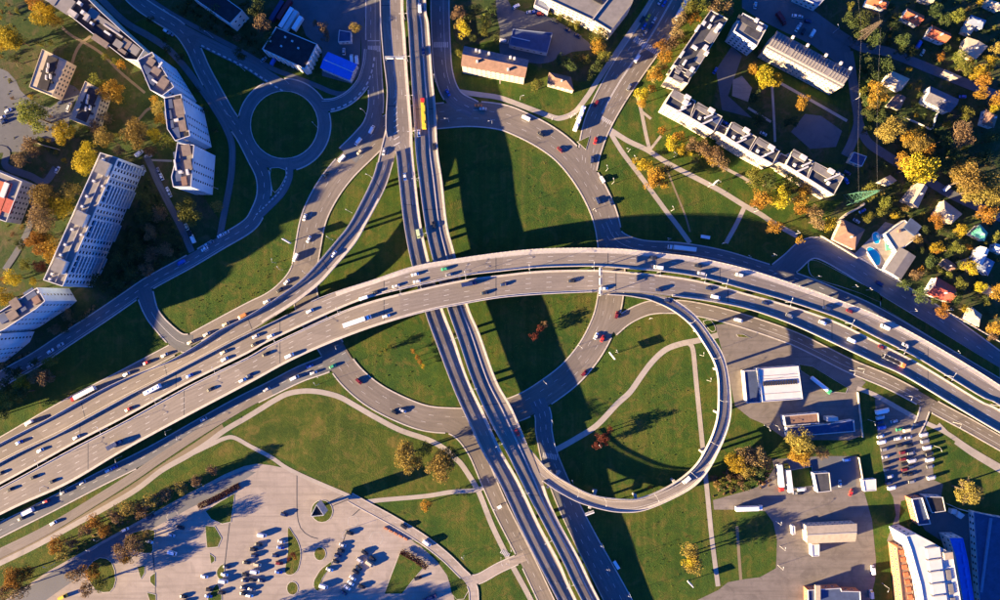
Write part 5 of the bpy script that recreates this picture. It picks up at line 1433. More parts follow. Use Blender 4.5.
Y, O, G, L_, B, D, R_ = 'yellow', 'orange', 'golden', 'olive', 'brown', 'green', 'red'
TREES = [
 (36, 7, 9, O), (45, 15, 10, Y), (55, 21, 7, G), (9, 36, 11, Y), (3, 42, 8, Y), (20, 41, 7, L_), (111, 91, 10, O), (97, 82, 7, L_), (33, 116, 13, L_), (62, 132, 10, Y), (30, 145, 8, B), (105, 138, 9, G), (89, 148, 7, Y), (134, 135, 12, G),
 (155, 101, 5, O), (158, 109, 7, G), (161, 121, 6, O), (153, 136, 7, Y), (171, 143, 8, L_), (106, 57, 4, L_), (115, 62, 4, L_), (122, 65, 5, O), (86, 160, 11, Y), (83, 168, 8, Y), (44, 197, 12, G), (40, 217, 13, B), (61, 206, 10, Y), (73, 193, 9, G), (38, 242, 10, O), (52, 246, 9, O), (45, 234, 7, L_), (40, 266, 6, R_), (14, 278, 8, Y), (5, 279, 5, O), (33, 281, 5, Y), (5, 297, 9, Y), (25, 264, 6, L_), (50, 258, 6, O),
 (145, 217, 8, D), (151, 232, 7, B), (160, 214, 8, B), (190, 213, 11, L_), (217, 206, 6, G), (121, 260, 8, D), (136, 254, 9, D), (110, 270, 8, D), (98, 282, 9, D), (151, 254, 7, B), (145, 270, 7, B), (131, 272, 7, D), (152, 214, 8, D), (142, 200, 7, D), (135, 240, 7, D), (125, 245, 7, D), (118, 282, 7, D), (176, 238, 6, D), (166, 250, 7, B), (70, 315, 6, B), (57, 330, 7, B), (66, 326, 6, D), (80, 315, 6, D), (50, 360, 6, L_), (23, 382, 8, Y), (34, 376, 8, B), (14, 396, 8, L_), (5, 401, 8, L_), (45, 378, 8, B), (25, 392, 7, D), (0, 415, 7, D), (15, 372, 7, D), (5, 385, 7, D), (35, 362, 5, D),
 (12, 578, 10, O), (20, 590, 8, B), (3, 590, 8, B), (27, 572, 7, O), (55, 545, 8, O), (62, 553, 7, G), (95, 522, 8, O), (105, 530, 6, O), (85, 529, 7, B), (115, 514, 8, B), (130, 506, 8, G), (141, 511, 7, B), (76, 572, 8, B), (92, 571, 8, O), (100, 583, 8, L_), (87, 588, 7, B), (123, 549, 8, B), (135, 545, 9, B), (127, 560, 6, O), (128, 541, 6, B), (72, 541, 6, B), 
 (408, 458, 13, G), (440, 467, 13.5, G), (427, 506, 6, O), (451, 455, 8, D), (425, 448, 7, D),
 (655, 173, 9, O), (646, 166, 8, Y), (661, 183, 7, O), (635, 161, 4, Y), (651, 182, 8, O), (664, 171, 7, G), (688, 153, 5, Y), (695, 161, 5, G), (710, 158, 7, O), (719, 162, 8, B), (703, 152, 7, B), (641, 93, 7, Y), (643, 101, 6, O), (655, 77, 7, O), (665, 56, 7, O), (654, 75, 7, G), (680, 20, 7, B), (689, 8, 8, L_), (678, 33, 7, B), (671, 42, 7, B), (701, 5, 8, L_), (715, 4, 8, B), (728, 8, 7, B), (693, 19, 6, O), (668, 50, 6, B), (660, 47, 6, O), (652, 88, 5, O), (663, 66, 6, G), (685, 40, 5, L_),
 (662, 131, 5, O), (679, 138, 7, O), (671, 144, 7, Y), (690, 144, 7, B), (704, 149, 7, B), (714, 155, 8, B), (682, 150, 6, Y), (697, 148, 5, G),
 (761, 197, 9, O), (780, 197, 10, Y), (781, 186, 7, L_), (799, 197, 8, O), (800, 208, 7, O), (806, 189, 7, G), (769, 183, 8, D), (752, 180, 8, L_), (791, 183, 8, D), (816, 221, 8, B), (829, 224, 7.5, Y), (775, 227, 7.5, O), (800, 240, 5, O), (812, 210, 6, B), (753, 172, 6, L_), (757, 205, 6, O),
 (766, 76, 10, Y), (774, 80, 7, Y), (753, 69, 6, O), (801, 104, 7, O), (756, 98, 7, D), (760, 120, 7, D), (790, 122, 6, D),
 (875, 87, 7, O), (875, 98, 8, O), (862, 92, 5, L_), (885, 97, 5, O), (874, 107, 6, G), (892, 130, 12, G), (917, 143, 10, G), (910, 136, 9, O), (926, 148, 8, G), (915, 167, 15, Y), (903, 162, 9, O), (926, 172, 9, Y), (925, 153, 9, O), (967, 180, 14, G), (976, 190, 12, G), (961, 170, 10, G), (990, 180, 11, G), (996, 196, 10, G), (985, 214, 9, O), (992, 213, 6, Y), (937, 220, 7, O), (885, 203, 6, L_), (882, 212, 6, L_), (894, 215, 5, Y), (870, 217, 6, L_), (872, 192, 8, L_), (880, 190, 6, G), (905, 207, 5, G), (936, 247, 6, Y), (937, 250, 5, O), (968, 269, 7, Y), (961, 231, 6, Y), (968, 247, 4, O), (960, 283, 6, L_), (936, 269, 5, L_), (981, 286, 6, Y), (997, 292, 7, O), (916, 275, 6, B), (921, 271, 5, O), (957, 248, 6, L_), (950, 250, 5, L_), (916, 240, 5, G), (949, 276, 5, L_), (960, 292, 4, L_), (968, 262, 4, L_), (995, 237, 5, L_),
 (942, 309, 7, O), (964, 309, 5, Y), (995, 328, 7, O), (993, 337, 5, B), (987, 303, 4, L_), (956, 15, 7, L_), (962, 17, 5, Y), (980, 2, 5, Y), (961, 57, 6, L_), (965, 67, 7, L_), (978, 73, 7, Y), (989, 61, 6, Y), (970, 61, 5, Y), (997, 48, 7, G), (941, 57, 5, O), (957, 39, 3, L_), (902, 39, 7, D), (890, 36, 2.4, Y), (984, 77, 8, O), (980, 92, 7, O), (998, 100, 8, O), (995, 108, 6, Y), (964, 113, 7, L_), (948, 125, 4.5, Y), (908, 70, 3.5, Y),
 (851, 6, 5, L_), (862, 20, 8, D), (875, 40, 8, D), (866, 64, 8, D), (885, 66, 8, D), (870, 74, 8, D), (860, 34, 7, D), (850, 22, 7, D), (893, 27, 6, D), (935, 12, 6, D), (945, 20, 6, D), (900, 50, 6, D), (912, 54, 6, D), (947, 48, 5, D), (930, 125, 5, D), (945, 140, 7, D), (955, 155, 7, D), (940, 165, 7, D), (984, 155, 8, D), (972, 140, 6, D), (990, 140, 7, D), (880, 165, 6, D), (925, 230, 5, D), (960, 265, 5, D), (920, 295, 7, D), (935, 300, 5, D), (905, 285, 6, D), (955, 300, 6, D), (985, 298, 5, D), (975, 290, 5, D), (950, 238, 5, D), (930, 262, 6, D), (940, 232, 5, D), (867, 100, 6, D), (868, 115, 6, D), (880, 117, 6, D), (915, 105, 4, D), (905, 118, 5, D), (920, 95, 4, D), (866, 130, 5, D),
 (800, 441, 12, G), (801, 455, 10, O), (806, 448, 9, G), (738, 461, 10, Y), (746, 458, 10, B), (744, 468, 8, G), (757, 456, 9, B), (757, 470, 8, D), (766, 462, 6, B), (752, 480, 5, D), (690, 552, 8, G), (694, 563, 9, G), (689, 560, 8, Y), (820, 452, 6, B), (826, 454, 5, B),
 (716, 485, 4, G), (713, 478, 4, B), (722, 481, 4, L_), (728, 478, 4, B), (734, 481, 4, L_), (741, 484, 4, B), (730, 486, 3.5, L_), (722, 487, 3.5, D), (747, 487, 4, D), (737, 487, 3.5, D), (740, 477, 4, B),
 (459, 15, 7, B), (463, 30, 8, Y), (459, 24, 6, G), (484, 21, 6, L_), (485, 30, 6, L_), (459, 53, 5, L_), (599, 37, 8, L_), (598, 47, 7, O), (604, 56, 7, L_), (596, 66, 6, D), (590, 76, 5, D), (577, 58, 5, L_), (587, 60, 5, L_), (582, 58, 5, G), (577, 25, 5, L_), (568, 20, 4, D), (538, 86, 6, L_), (470, 18, 6, D), (475, 10, 6, D), (492, 12, 6, D), (495, 38, 5, D), (473, 38, 5, D), (560, 60, 6, D), (570, 66, 6, D), (600, 66, 5, D),  # a few dark ones left of the avenue are added to shade it
 (355, 27, 6, G), (324, 28, 6, B), (326, 38, 5, B), (315, 23, 4, B), (255, 15, 7, D), (263, 25, 8, B), (257, 4, 7, D), (268, 40, 7, D), (285, 42, 6, D), (240, 55, 6, D), (237, 38, 5, B), (215, 10, 7, D), (205, 25, 6, D), (185, 8, 6, D), (167, 50, 5, D), (180, 57, 5, D), (150, 20, 5, D), (165, 40, 4, D), (196, 90, 4, D), (205, 110, 4, D), (215, 130, 4, D),
 (385, 350, 3.2, L_), (389, 346, 3.2, L_), (380, 352, 2.6, L_), (413, 351, 3, O), (417, 357, 3.2, O), (420, 362, 3.2, O), (423, 366, 2.8, Y), (602, 437, 6, R_), (610, 430, 5, R_), (597, 445, 5, R_), (606, 442, 4, R_), (540, 329, 5, R_), (534, 336, 5, R_), (545, 324, 4, B), (650, 487, 3, O), (293, 554, 3.5, R_), (295, 557, 3, O), (289, 558, 3, R_),
 (178, 658, 14, B), (222, 660, 14, L_), (264, 663, 14, L_), (606, 10, 3, D), (550, 12, 3, L_), (560, 17, 3.5, L_), (571, 24, 3.5, L_),
]
BARE = [(150, 500, 8, G), (166, 494, 7, B), (180, 488, 7, G), (196, 480, 6, B), (146, 537, 7, G), (212, 470, 6, B), (964, 133, 12, B), (968, 492, 12, G), (14, 60, 6, D), (108, 118, 6, B), (150, 150, 6, B), (120, 150, 6, B), (20, 160, 8, B), (32, 152, 7, B), (96, 128, 7, B), (75, 268, 6, B), (20, 245, 6, D), (760, 52, 3, B)]
for t in TREES: tree(*t)
for t in BARE: tree(*t, kind='bare')
# dark wooded ground, nobody could count: low shrubs between the trees
def shrubs(poly, n, colr, rmin=.8, rmax=1.8):
    w = [P(*p) for p in poly]
    xs_ = [v.x for v in w]; ys_ = [v.y for v in w]
    V_ = []; F_ = []
    r = np.random.default_rng(len(poly)*n)
    def inside(x, y):
        c = False; j = len(w)-1
        for i in range(len(w)):
            if (w[i].y > y) != (w[j].y > y) and x < (w[j].x-w[i].x)*(y-w[i].y)/(w[j].y-w[i].y)+w[i].x: c = not c
            j = i
        return c
    k = 0; tries = 0
    while k < n and tries < n*20:
        tries += 1
        x, y = r.uniform(min(xs_), max(xs_)), r.uniform(min(ys_), max(ys_))
        if not inside(x, y): continue
        if any(rd.inside(x, y, 1.5) for rd in ROADS.values()): continue
        k += 1
        R = r.uniform(rmin, rmax)
        for _ in range(14):
            d = r.normal(size=3); d /= np.linalg.norm(d); d[2] = abs(d[2])
            c = np.array([x, y, .1])+d*R*r.uniform(.5, 1)
            u = r.normal(size=3); u /= np.linalg.norm(u); v = np.cross(d, u); v /= max(np.linalg.norm(v), 1e-6)
            s = min(.65, R*.7)*r.uniform(.6, 1.0); k0 = len(V_)
            V_ += [tuple(c-u*s), tuple(c+v*s), tuple(c+u*s), tuple(c-v*s)]; F_.append((k0, k0+1, k0+2, k0+3))
    o = obj('undergrowth', newmesh('undergrowth', V_, F_, M['leaf_'+colr])); o['kind'] = 'stuff'
shrubs([(96, 292), (142, 200), (150, 165), (190, 255), (120, 300)], 260, 'green')
shrubs([(45, 345), (95, 305), (95, 318), (60, 342), (0, 382), (0, 365)], 110, 'brown', .6, 1.3)
shrubs([(862, 60), (900, 70), (1000, 110), (1000, 300), (930, 270), (860, 200), (870, 110)], 300, 'green', .5, 1.1)
shrubs([(870, 0), (1000, 0), (1000, 90), (880, 50)], 180, 'green', .6, 1.3)
shrubs([(0, 0), (60, 20), (140, 70), (160, 140), (80, 150), (60, 240), (0, 300)], 240, 'olive', .15, .45)
shrubs([(60, 558), (130, 508), (180, 480), (190, 488), (130, 522), (75, 553)], 70, 'brown', .4, .9)
shrubs([(708, 474), (770, 456), (772, 485), (748, 490), (712, 497)], 110, 'brown', .5, 1.1)
shrubs([(140, 10), (260, 75), (300, 85), (310, 78), (262, 48), (250, 0), (190, 0)], 130, 'green', .5, 1.2)
shrubs([(380, 380), (400, 320), (430, 330), (450, 395), (420, 402)], 20, 'olive', .12, .35)
shrubs([(445, 300), (475, 310), (510, 390), (490, 380)], 6, 'olive', .12, .3)
shrubs([(455, 130), (545, 155), (592, 215), (590, 243), (500, 248), (455, 250)], 60, 'olive', .12, .3)
shrubs([(510, 300), (600, 302), (585, 345), (520, 392), (495, 350)], 90, 'olive', .12, .35)
shrubs([(565, 440), (650, 350), (715, 390), (700, 440), (640, 490), (580, 480)], 60, 'olive', .12, .3)
shrubs([(630, 520), (705, 500), (712, 580), (670, 600), (640, 600)], 50, 'olive', .12, .35)
shrubs([(160, 325), (250, 270), (290, 240), (285, 280), (200, 325)], 70, 'olive', .12, .35)

# hedges
def hedge(pts, w, h, colr, label, group):
    c = catmull(pts, 8); q = np.array([tuple(P(x, y, 0)) for x, y in c])
    r = np.random.default_rng(5); V_ = []; F_ = []
    for x, y, z, hd, t in walk(q, .3):
        for _ in range(int(10*w/3)+6):
            u_ = r.uniform(-w/2, w/2); zz = h*r.uniform(.1, 1) if abs(u_) > w*.4 else h*r.uniform(.85, 1.05)
            c0 = np.array([x-math.sin(hd)*u_, y+math.cos(hd)*u_, zz]); u = r.normal(size=3); u /= np.linalg.norm(u); v = np.cross(u, r.normal(size=3)); v /= np.linalg.norm(v)
            s = .32; k0 = len(V_)
            V_ += [tuple(c0-u*s), tuple(c0+v*s), tuple(c0+u*s), tuple(c0-v*s)]; F_.append((k0, k0+1, k0+2, k0+3))
    o = obj('hedge', newmesh('hedge', V_, F_, M['leaf_'+colr])); tag(o, label, 'hedge', group)
M['leaf_hedge'] = leaf_mat('leaf_hedge', (.07, .03, .025), (.10, .04, .03), (.05, .022, .02))
hedge([(199, 506), (210, 501), (222, 495), (234, 488), (240, 485)], 3.4, 1.3, 'hedge', 'straight dark brown clipped hedge above the triangular grass island', 'clipped hedges')
hedge([(401, 551), (408, 554.5), (416, 559), (423, 564), (427, 567)], 3.2, 1.6, 'hedge', 'curved dark brown hedge along the trapezoid lawn', 'clipped hedges')
# ------------------------------------------------------------------ buildings
def window_mesh(w, h):
    k = ('win', round(w, 2), round(h, 2))
    if k in VM: return VM[k]
    mb = MB(); t = .09; d = .07
    # local: x along the wall, y outward, z up
    for x0, x1, z0, z1 in ((-w/2, w/2, -h/2, -h/2+t), (-w/2, w/2, h/2-t, h/2), (-w/2, -w/2+t, -h/2+t, h/2-t), (w/2-t, w/2, -h/2+t, h/2-t)):
        q = [(x0, d, z0), (x1, d, z0), (x1, d, z1), (x0, d, z1)]
        mb.quad(*q[::-1])
        mb.quad((x0, 0, z1), (x0, d, z1), (x1, d, z1), (x1, 0, z1)); mb.quad((x0, 0, z0), (x1, 0, z0), (x1, d, z0), (x0, d, z0))
    mb.quad((-w/2+t, .02, -h/2+t), (-w/2+t, .02, h/2-t), (w/2-t, .02, h/2-t), (w/2-t, .02, -h/2+t), 1)
    VM[k] = mb.mesh('window', [M['frame'], M['pane']])
    return VM[k]

def wall_windows(e, a, b, z0, floors, fh, bay, w=1.5, h=1.4, cnt=[0], skip=None, name='window', inset=0.0):
    """windows on the wall from a to b (local xy), outward on the right of a->b reversed for CCW"""
    a = Vector((a[0], a[1])); b = Vector((b[0], b[1])); d = b-a; L = d.length
    if L < bay*1.2: return 0
    d /= L; nrm = Vector((d.y, -d.x))           # outward for a CCW outline
    n = int((L-.8)/bay); off = (L-n*bay)/2; ang = math.atan2(d.y, d.x)+math.pi
    c = 0
    me = window_mesh(w, h)
    for f in range(floors):
        for i in range(n):
            if skip and skip(i, f): continue
            p = a+d*(off+(i+.5)*bay)+nrm*(.01+inset)
            obj(name, me, e, (p.x, p.y, z0+f*fh+fh*.55), ang); c += 1
    return c

def facing(p, q, cen):
    """does the wall p->q (world, CCW) look towards the camera's nadir"""
    d = Vector((q[0]-p[0], q[1]-p[1])); nrm = Vector((d.y, -d.x)).normalized()
    m = Vector(((p[0]+q[0])/2, (p[1]+q[1])/2))
    return nrm.dot(-m.normalized()) > -.15

def world_poly(px, h):
    w = [PXY(x, y, h) for x, y in px]
    return ccw(w)

def block(name, px, h, wall, roof, label, cat, group=None, floors=None, bay=3.4, para=.8, paramat='frame', win=True, winsize=(1.5, 1.4), base=0.0, skip=None):
    """flat-roofed building traced by its roof outline at height h"""
    w = world_poly(px, h)
    cx = sum(p[0] for p in w)/len(w); cy = sum(p[1] for p in w)/len(w)
    e = empty(name, (cx, cy, 0))
    l = [(x-cx, y-cy) for x, y in w]
    mb = MB(); mb.prism(l, base, h-para, 0); mb.f.pop(); mb.m.pop()
    mb.build('wall', M[wall], e)
    mb = MB()
    mb.v = [(x, y, h-para) for x, y in l]; mb.f = [tuple(range(len(l)))]; mb.m = [0]
    ro = mb.build('roof', M[roof], e)
    q = np.array([(x, y, h-para) for x, y in l+[l[0]]])
    # parapet ring, inset so that its outer face sits just proud of the wall
    n = len(l); t = .32
    mb = MB()
    inn = []
    for i in range(n):
        p0, p1, p2 = Vector(l[i-1]), Vector(l[i]), Vector(l[(i+1) % n])
        d1 = (p1-p0).normalized(); d2 = (p2-p1).normalized()
        n1 = Vector((-d1.y, d1.x)); n2 = Vector((-d2.y, d2.x)); m = n1+n2
        m = m/max(m.length_squared, .3)*2
        inn.append((p1.x+m.x*t, p1.y+m.y*t)); l2 = None
    out = []
    for i in range(n):
        p = Vector(l[i]); k = (p-Vector(inn[i]))*.08; out.append((p.x+k.x, p.y+k.y))
    for i in range(n):
        j = (i+1) % n
        a, b, c, d = out[i], out[j], inn[j], inn[i]
        z0, z1 = h-para-.02, h
        mb.quad((*a, z1), (*b, z1), (*c, z1), (*d, z1))
        mb.quad((*a, z0), (*b, z0), (*b, z1), (*a, z1)); mb.quad((*d, z1), (*c, z1), (*c, z0), (*d, z0))
    mb.build('parapet', M[paramat], e)
    if win:
        fl = floors or max(1, int((h-para)/3.0)); fh = (h-para-.3)/fl
        for i in range(n):
            a, b = w[i], w[(i+1) % n]
            if facing(a, b, None):
                wall_windows(e, l[i], l[(i+1) % n], .2, fl, fh, bay, *winsize, skip=skip)
    tag(e, label, cat, group)
    e['h'] = h
    return e, l, (cx, cy)

def roof_box(e, c, px, py, lx, ly, hh, ang=0.0, m='frame', name='roof_vent', z=None, mt=None):
    h = e['h']-.8 if z is None else z
    v = P(px, py, h+hh)
    mb = MB(); mb.box(0, 0, 0, hh, lx, ly, 0, 0, 1 if mt else None)
    obj(name, mb.mesh(name, [M[m]]+([M[mt]] if mt else [])), e, (v.x-c[0], v.y-c[1], h), ang)

def gable(name, px, he, rise, wall, roof, label, cat='house', group=None, hip=0.0, axis=None, chimney=True, over=.4, win=True, roof2=None, gmat=None):
    """pitched roof traced at the eaves; px four corners in order"""
    w = [Vector(PXY(x, y, he)) for x, y in px]
    a = sum(w[i].x*w[(i+1) % 4].y-w[(i+1) % 4].x*w[i].y for i in range(4))
    if a < 0: w.reverse()
    if axis is None: axis = 0 if (w[1]-w[0]).length >= (w[2]-w[1]).length else 1
    if axis == 1: w = w[1:]+w[:1]
    c = sum(w, Vector((0, 0)))/4
    e = empty(name, (c.x, c.y, 0))
    l = [p-c for p in w]
    li = [p-p.normalized()*over*1.3 for p in l]
    m1, m2 = (l[1]+l[2])/2, (l[3]+l[0])/2            # gable ends
    d = (m1-m2)
    r1, r2 = m1-d*hip, m2+d*hip
    zr = he+rise; t = .22
    V_ = [(p.x, p.y, he) for p in l]+[(r1.x, r1.y, zr), (r2.x, r2.y, zr)]
    F_ = [(0, 1, 4, 5), (2, 3, 5, 4)]; fm = [0, 1]
    if hip > 0: F_ += [(1, 2, 4), (3, 0, 5)]; fm += [1, 0]
    n = len(V_); V_ += [(x, y, z-t) for x, y, z in V_]
    for f in list(F_): F_.append(tuple(n+i for i in reversed(f))); fm.append(0)
    rim = [(0, 1), (1, 2), (2, 3), (3, 0)] if hip > 0 else [(0, 1), (1, 4), (4, 2), (2, 3), (3, 5), (5, 0)]
    for i, j in rim: F_.append((i, n+i, n+j, j)); fm.append(0)
    ro = obj('roof', newmesh('roof', V_, F_, [M[roof], M[roof2 or roof]], fm), e)
    k = ((l[0]-l[1]).normalized())*over
    mb = MB()
    wl = [(p.x, p.y) for p in li]
    mb.prism(wl, 0, he-.25, 0); 
    if hip == 0:
        rz = zr-t-.15
        mi1, mi2 = (li[1]+li[2])/2, (li[3]+li[0])/2
        z0 = he-.25
        mb.tri((li[1].x, li[1].y, z0), (li[2].x, li[2].y, z0), (mi1.x, mi1.y, rz)); mb.tri((li[3].x, li[3].y, z0), (li[0].x, li[0].y, z0), (mi2.x, mi2.y, rz))
    mb.build('wall', M[wall], e)
    if chimney:
        p = m2*.45+m1*.55+(l[0]-l[3])*.12
        mb = MB(); mb.box(0, 0, zr-1.2, zr+.9, .8, .7); mb.box(0, 0, zr+.9, zr+1.0, .95, .85)
        mb.build('chimney', M['wall_white'], ro, (p.x, p.y, 0))
    if win:
        fl = max(1, int(he/2.8)); fh = he/fl
        for i in range(4):
            p, q = li[i]+c, li[(i+1) % 4]+c
            if facing(p, q, None): wall_windows(e, li[i], li[(i+1) % 4], .1, fl, fh, 2.8, 1.1, 1.25)
        # a door on the longest wall that faces the middle
    dd = (li[1]-li[0]).normalized(); nn = Vector((dd.y, -dd.x)); p = li[0]+(li[1]-li[0])*.5+nn*.03
    mb = MB(); mb.box(0, 0, 0, 2.1, 1.0, .1); mb.build('door', M['timber'], e, (p.x, p.y, 0), math.atan2(dd.y, dd.x))
    tag(e, label, cat, group)
    e['h'] = zr
    return e, l, (c.x, c.y)

TOW = 'apartment towers at the left'
# --- the long nine-storey block with balconies
e, l, c = block('apartment_tower', [(100, 152.5), (118, 158), (62.5, 286.5), (43, 280)], 28, 'wall_tower', 'roof_grey', 'long nine-storey block with gridded balconies and a felt roof with stair heads', 'apartment block', TOW, 9, 3.6, skip=lambda i, f: (i % 6) in (2, 3, 4), winsize=(1.9, 1.5))
w = world_poly([(100, 152.5), (118, 158), (62.5, 286.5), (43, 280)], 28)
for i in range(4):
    a, b = Vector(l[i]), Vector(l[(i+1) % 4])
    if (b-a).length > 40 and facing(w[i], w[(i+1) % 4], None):
        d = (b-a).normalized(); nn = Vector((d.y, -d.x)); L0 = (b-a).length; nb_ = int((L0-.8)/3.6); off = (L0-nb_*3.6)/2
        mb = MB()
        mb.box(0, 0, 0, .14, 3.4, 1.3); mb.box(0, -.6, .14, 1.0, 3.4, .1); mb.box(-1.66, .05, .14, 1.0, .1, 1.2); mb.box(1.66, .05, .14, 1.0, .1, 1.2)
        bal = mb.mesh('balcony', M['wall_tower'])
        ang = math.atan2(d.y, d.x)
        wm = window_mesh(2.9, 1.8)
        for f in range(9):
            for k in range(nb_):
                if (k % 6) not in (2, 3, 4): continue
                p = a+d*(off+(k+.5)*3.6)
                z = .2+f*3.0
                q = p+nn*.66; obj('balcony', bal, e, (q.x, q.y, z), ang)
                q = p+nn*.01; obj('window', wm, e, (q.x, q.y, z+1.5), ang+math.pi)
        # vertical fins between the sections
        for k in range(0, nb_+1, 3):
            p = a+d*(off+k*3.6)+nn*.45
            mb = MB(); mb.box(0, 0, .1, 27.2, .22, .9); mb.build('wall_fin', M['wall_grey'], e, (p.x, p.y, 0), ang)
an = math.radians(66.5)
for k, t in enumerate((.06, .46, .83)):      # raised stair heads along the far edge
    x, y = 100+(43-100)*t+5.5, 152.5+(280-152.5)*t+7.5
    roof_box(e, c, x, y, 7.5, 6.5, 3.2, an, 'wall_white', 'stair_head', mt='roof_grey')
for t in (.03, .2, .32, .4, .58, .7, .78, .93, .97):
    x, y = 100+(43-100)*t+4.5, 152.5+(280-152.5)*t+3
    roof_box(e, c, x, y, 1.3, 1.3, 1.5, an, 'frame')
for t in (.22, .6, .9):
    x, y = 118+(62.5-118)*t-4, 158+(286-158)*t
    roof_box(e, c, x, y, 1.2, 1.2, 1.5, an, 'frame')
# low wall that splits the roof lengthways
v0, v1 = P(110.5, 156, 28), P(54.5, 283, 28)
mb = MB(); q = np.array([(v0.x-c[0], v0.y-c[1], 27.2), (v1.x-c[0], v1.y-c[1], 27.2)]); strip_wall(mb, q, .35, 0, .55); mb.build('roof_kerb', M['concrete'], e)

# --- stepped chain
def stepped(px, h, label, boxes, wall='wall_tower', roof='roof_grey', floors=9):
    e, l, c = block('apartment_tower', px, h, wall, roof, label, 'apartment block', TOW, floors, 4.6, para=1.1, winsize=(1.3, 1.5), skip=lambda i, f: (i % 4) == 3)
    for b in boxes: roof_box(e, c, *b[:6], {'roof_beige': 'roof_umber', 'roof_grey': 'roof_umber'}.get(b[6], b[6]), z=h-1.1)
    return e
a1 = math.radians(-34)
e, l, c = block('apartment_tower', [(26, -14), (45, 0), (70, 16), (90, 32), (125, 59), (137, 60.5), (144, 50), (122, 31), (100, 11), (86, -3), (70, -18)], 25, 'wall_cream', 'roof_black', 'long low stepped block with pale parapets and dark roof wells at the top left', 'apartment block', TOW, 8, 4.4, para=1.2)
for x, y, lx, ly, hh, m in ((63, 3, 11, 9, 1.3, 'roof_grey'), (52, -4, 8, 8, 1.6, 'roof_grey'), (72, 13, 5, 3, 2.0, 'frame'), (82, 12, 1.6, 2.2, 2.6, 'frame'), (86, 17, 2.2, 4, 2.2, 'frame'), (79, 3, 2, 2, 2, 'frame'), (93, 14, 6, 5, 1.0, 'roof_grey'), (108, 25, 15, 3.2, 1.2, 'roof_grey'), (113, 31, 13, 1.0, 1.4, 'frame'), (100, 41, 10, 3.5, 1.5, 'roof_beige'), (118, 44, 5, 4, 1.8, 'roof_grey'), (126, 44, 5, 5, 1.4, 'roof_beige'), (133, 49, 7, 5, 1.2, 'roof_grey'), (107, 33, 4, 1.2, 1.6, 'frame'), (91, 23, 1.5, 1.5, 2, 'frame'), (122, 51, 5, 2, 1.7, 'roof_beige')):
    roof_box(e, c, x, y, lx, ly, hh, a1, {'roof_beige': 'roof_umber', 'frame': 'concrete' if lx*ly > 6 else 'frame'}.get(m, m), z=23.8)
stepped([(152, 52), (174, 87), (162, 96), (150, 90), (137.5, 60)], 28, 'stepped tower section with divided roof terraces above the white seven-bay one', [(151, 62, 4, 4, 1.6, a1, 'roof_beige'), (158, 68, 1, 8, 1.2, a1, 'frame'), (156, 71, 5, 4, 1.3, a1, 'roof_grey'), (146, 70, 5, 4, .9, a1, 'roof_navy'), (151, 80, 6, 4, .9, a1, 'roof_navy'), (163, 83, 5, 6, 1.4, a1, 'roof_beige'), (157, 83, 1, 7, 1.2, a1+1.57, 'frame')])
a2 = math.radians(-80)
stepped([(164, 98), (181, 94), (190, 136), (175, 141), (167, 129), (165, 110)], 28, 'white tower section with four dark roof wells along its left side', [(169, 104, 5, 4, .7, a2, 'roof_navy'), (168, 115, 5, 4, .7, a2, 'roof_navy'), (170, 125, 5, 4, .7, a2, 'roof_navy'), (176, 133, 6, 4, .7, a2, 'roof_navy'), (179, 107, 9, 5, 1.1, a2, 'roof_beige'), (182, 123, 9, 4, 1.3, a2, 'roof_beige'), (176, 120, 1.3, 2.5, 1.9, a2, 'frame'), (177, 97, 2, 2.5, .9, a2, 'roof_black'), (186, 134, 2, 2.5, .9, a2, 'roof_black')])
stepped([(177, 143), (194, 145), (191, 187), (173, 187), (171, 177), (174, 165)], 28, 'lowest white tower section, nearest the shaded side street, with a bare end wall', [(177, 157, 6, 3.5, .7, a2, 'roof_navy'), (178, 174, 8, 3.5, .7, a2, 'roof_navy'), (186, 150, 6, 5, 1.2, a2, 'roof_beige'), (188, 165, 6, 4, 1.5, a2, 'roof_beige'), (184, 181, 5, 3, 1.0, a2, 'roof_brown'), (180, 172, 1.4, 2, 1.9, a2, 'frame'), (187, 172, 3, 1.4, 1.7, a2, 'frame'), (175, 165, 1, 6, 1.3, a2+1.57, 'frame')])
a3 = math.radians(33)
stepped([(37, 287.5), (45, 301), (36, 309), (26, 315), (5, 329), (-6, 334), (-26, 340), (-22, 322), (0, 311)], 28, 'lower left tower with notched dark roof terraces and four balcony slots', [(15, 304, 5, 6, 1.5, a3, 'roof_grey'), (30, 294, 6, 5, .8, a3, 'roof_navy'), (36, 300, 4, 4, 1.4, a3, 'roof_brown'), (22, 308, 4, 4, .8, a3, 'roof_navy'), (12, 315, 6, 5, 1.3, a3, 'roof_beige'), (3, 318, 5, 5, .8, a3, 'roof_navy'), (38, 292, 1.2, 1.2, 1.8, a3, 'frame')])
stepped([(1, 333.5), (-4, 345), (-30, 366), (-50, 350), (-24, 338)], 27, 'tower section cut by the left edge of the picture', [])
stepped([(-81, 367), (-104, 377), (-129, 440), (-102, 444)], 28, 'tower just outside the left edge of the picture', [])
# red-roofed block at the left edge
e, l, c = block('apartment_block', [(-30, 160), (22, 181.5), (6, 222), (-45, 205)], 12, 'wall_grey', 'roof_grey', 'grey-walled block with bright red roof panels at the left edge', 'apartment block', None, 4, 3.2)
for x, y, lx, ly in ((2, 200, 4, 22), (8, 206, 6, 8), (-8, 196, 8, 20)):
    roof_box(e, c, x, y, ly, lx, .5, math.radians(69), 'roof_red' if x > 0 else 'roof_orange', 'roof_panel')
roof_box(e, c, 4, 190, 3, 9, 1.2, math.radians(-21), 'frame', 'stair_head')
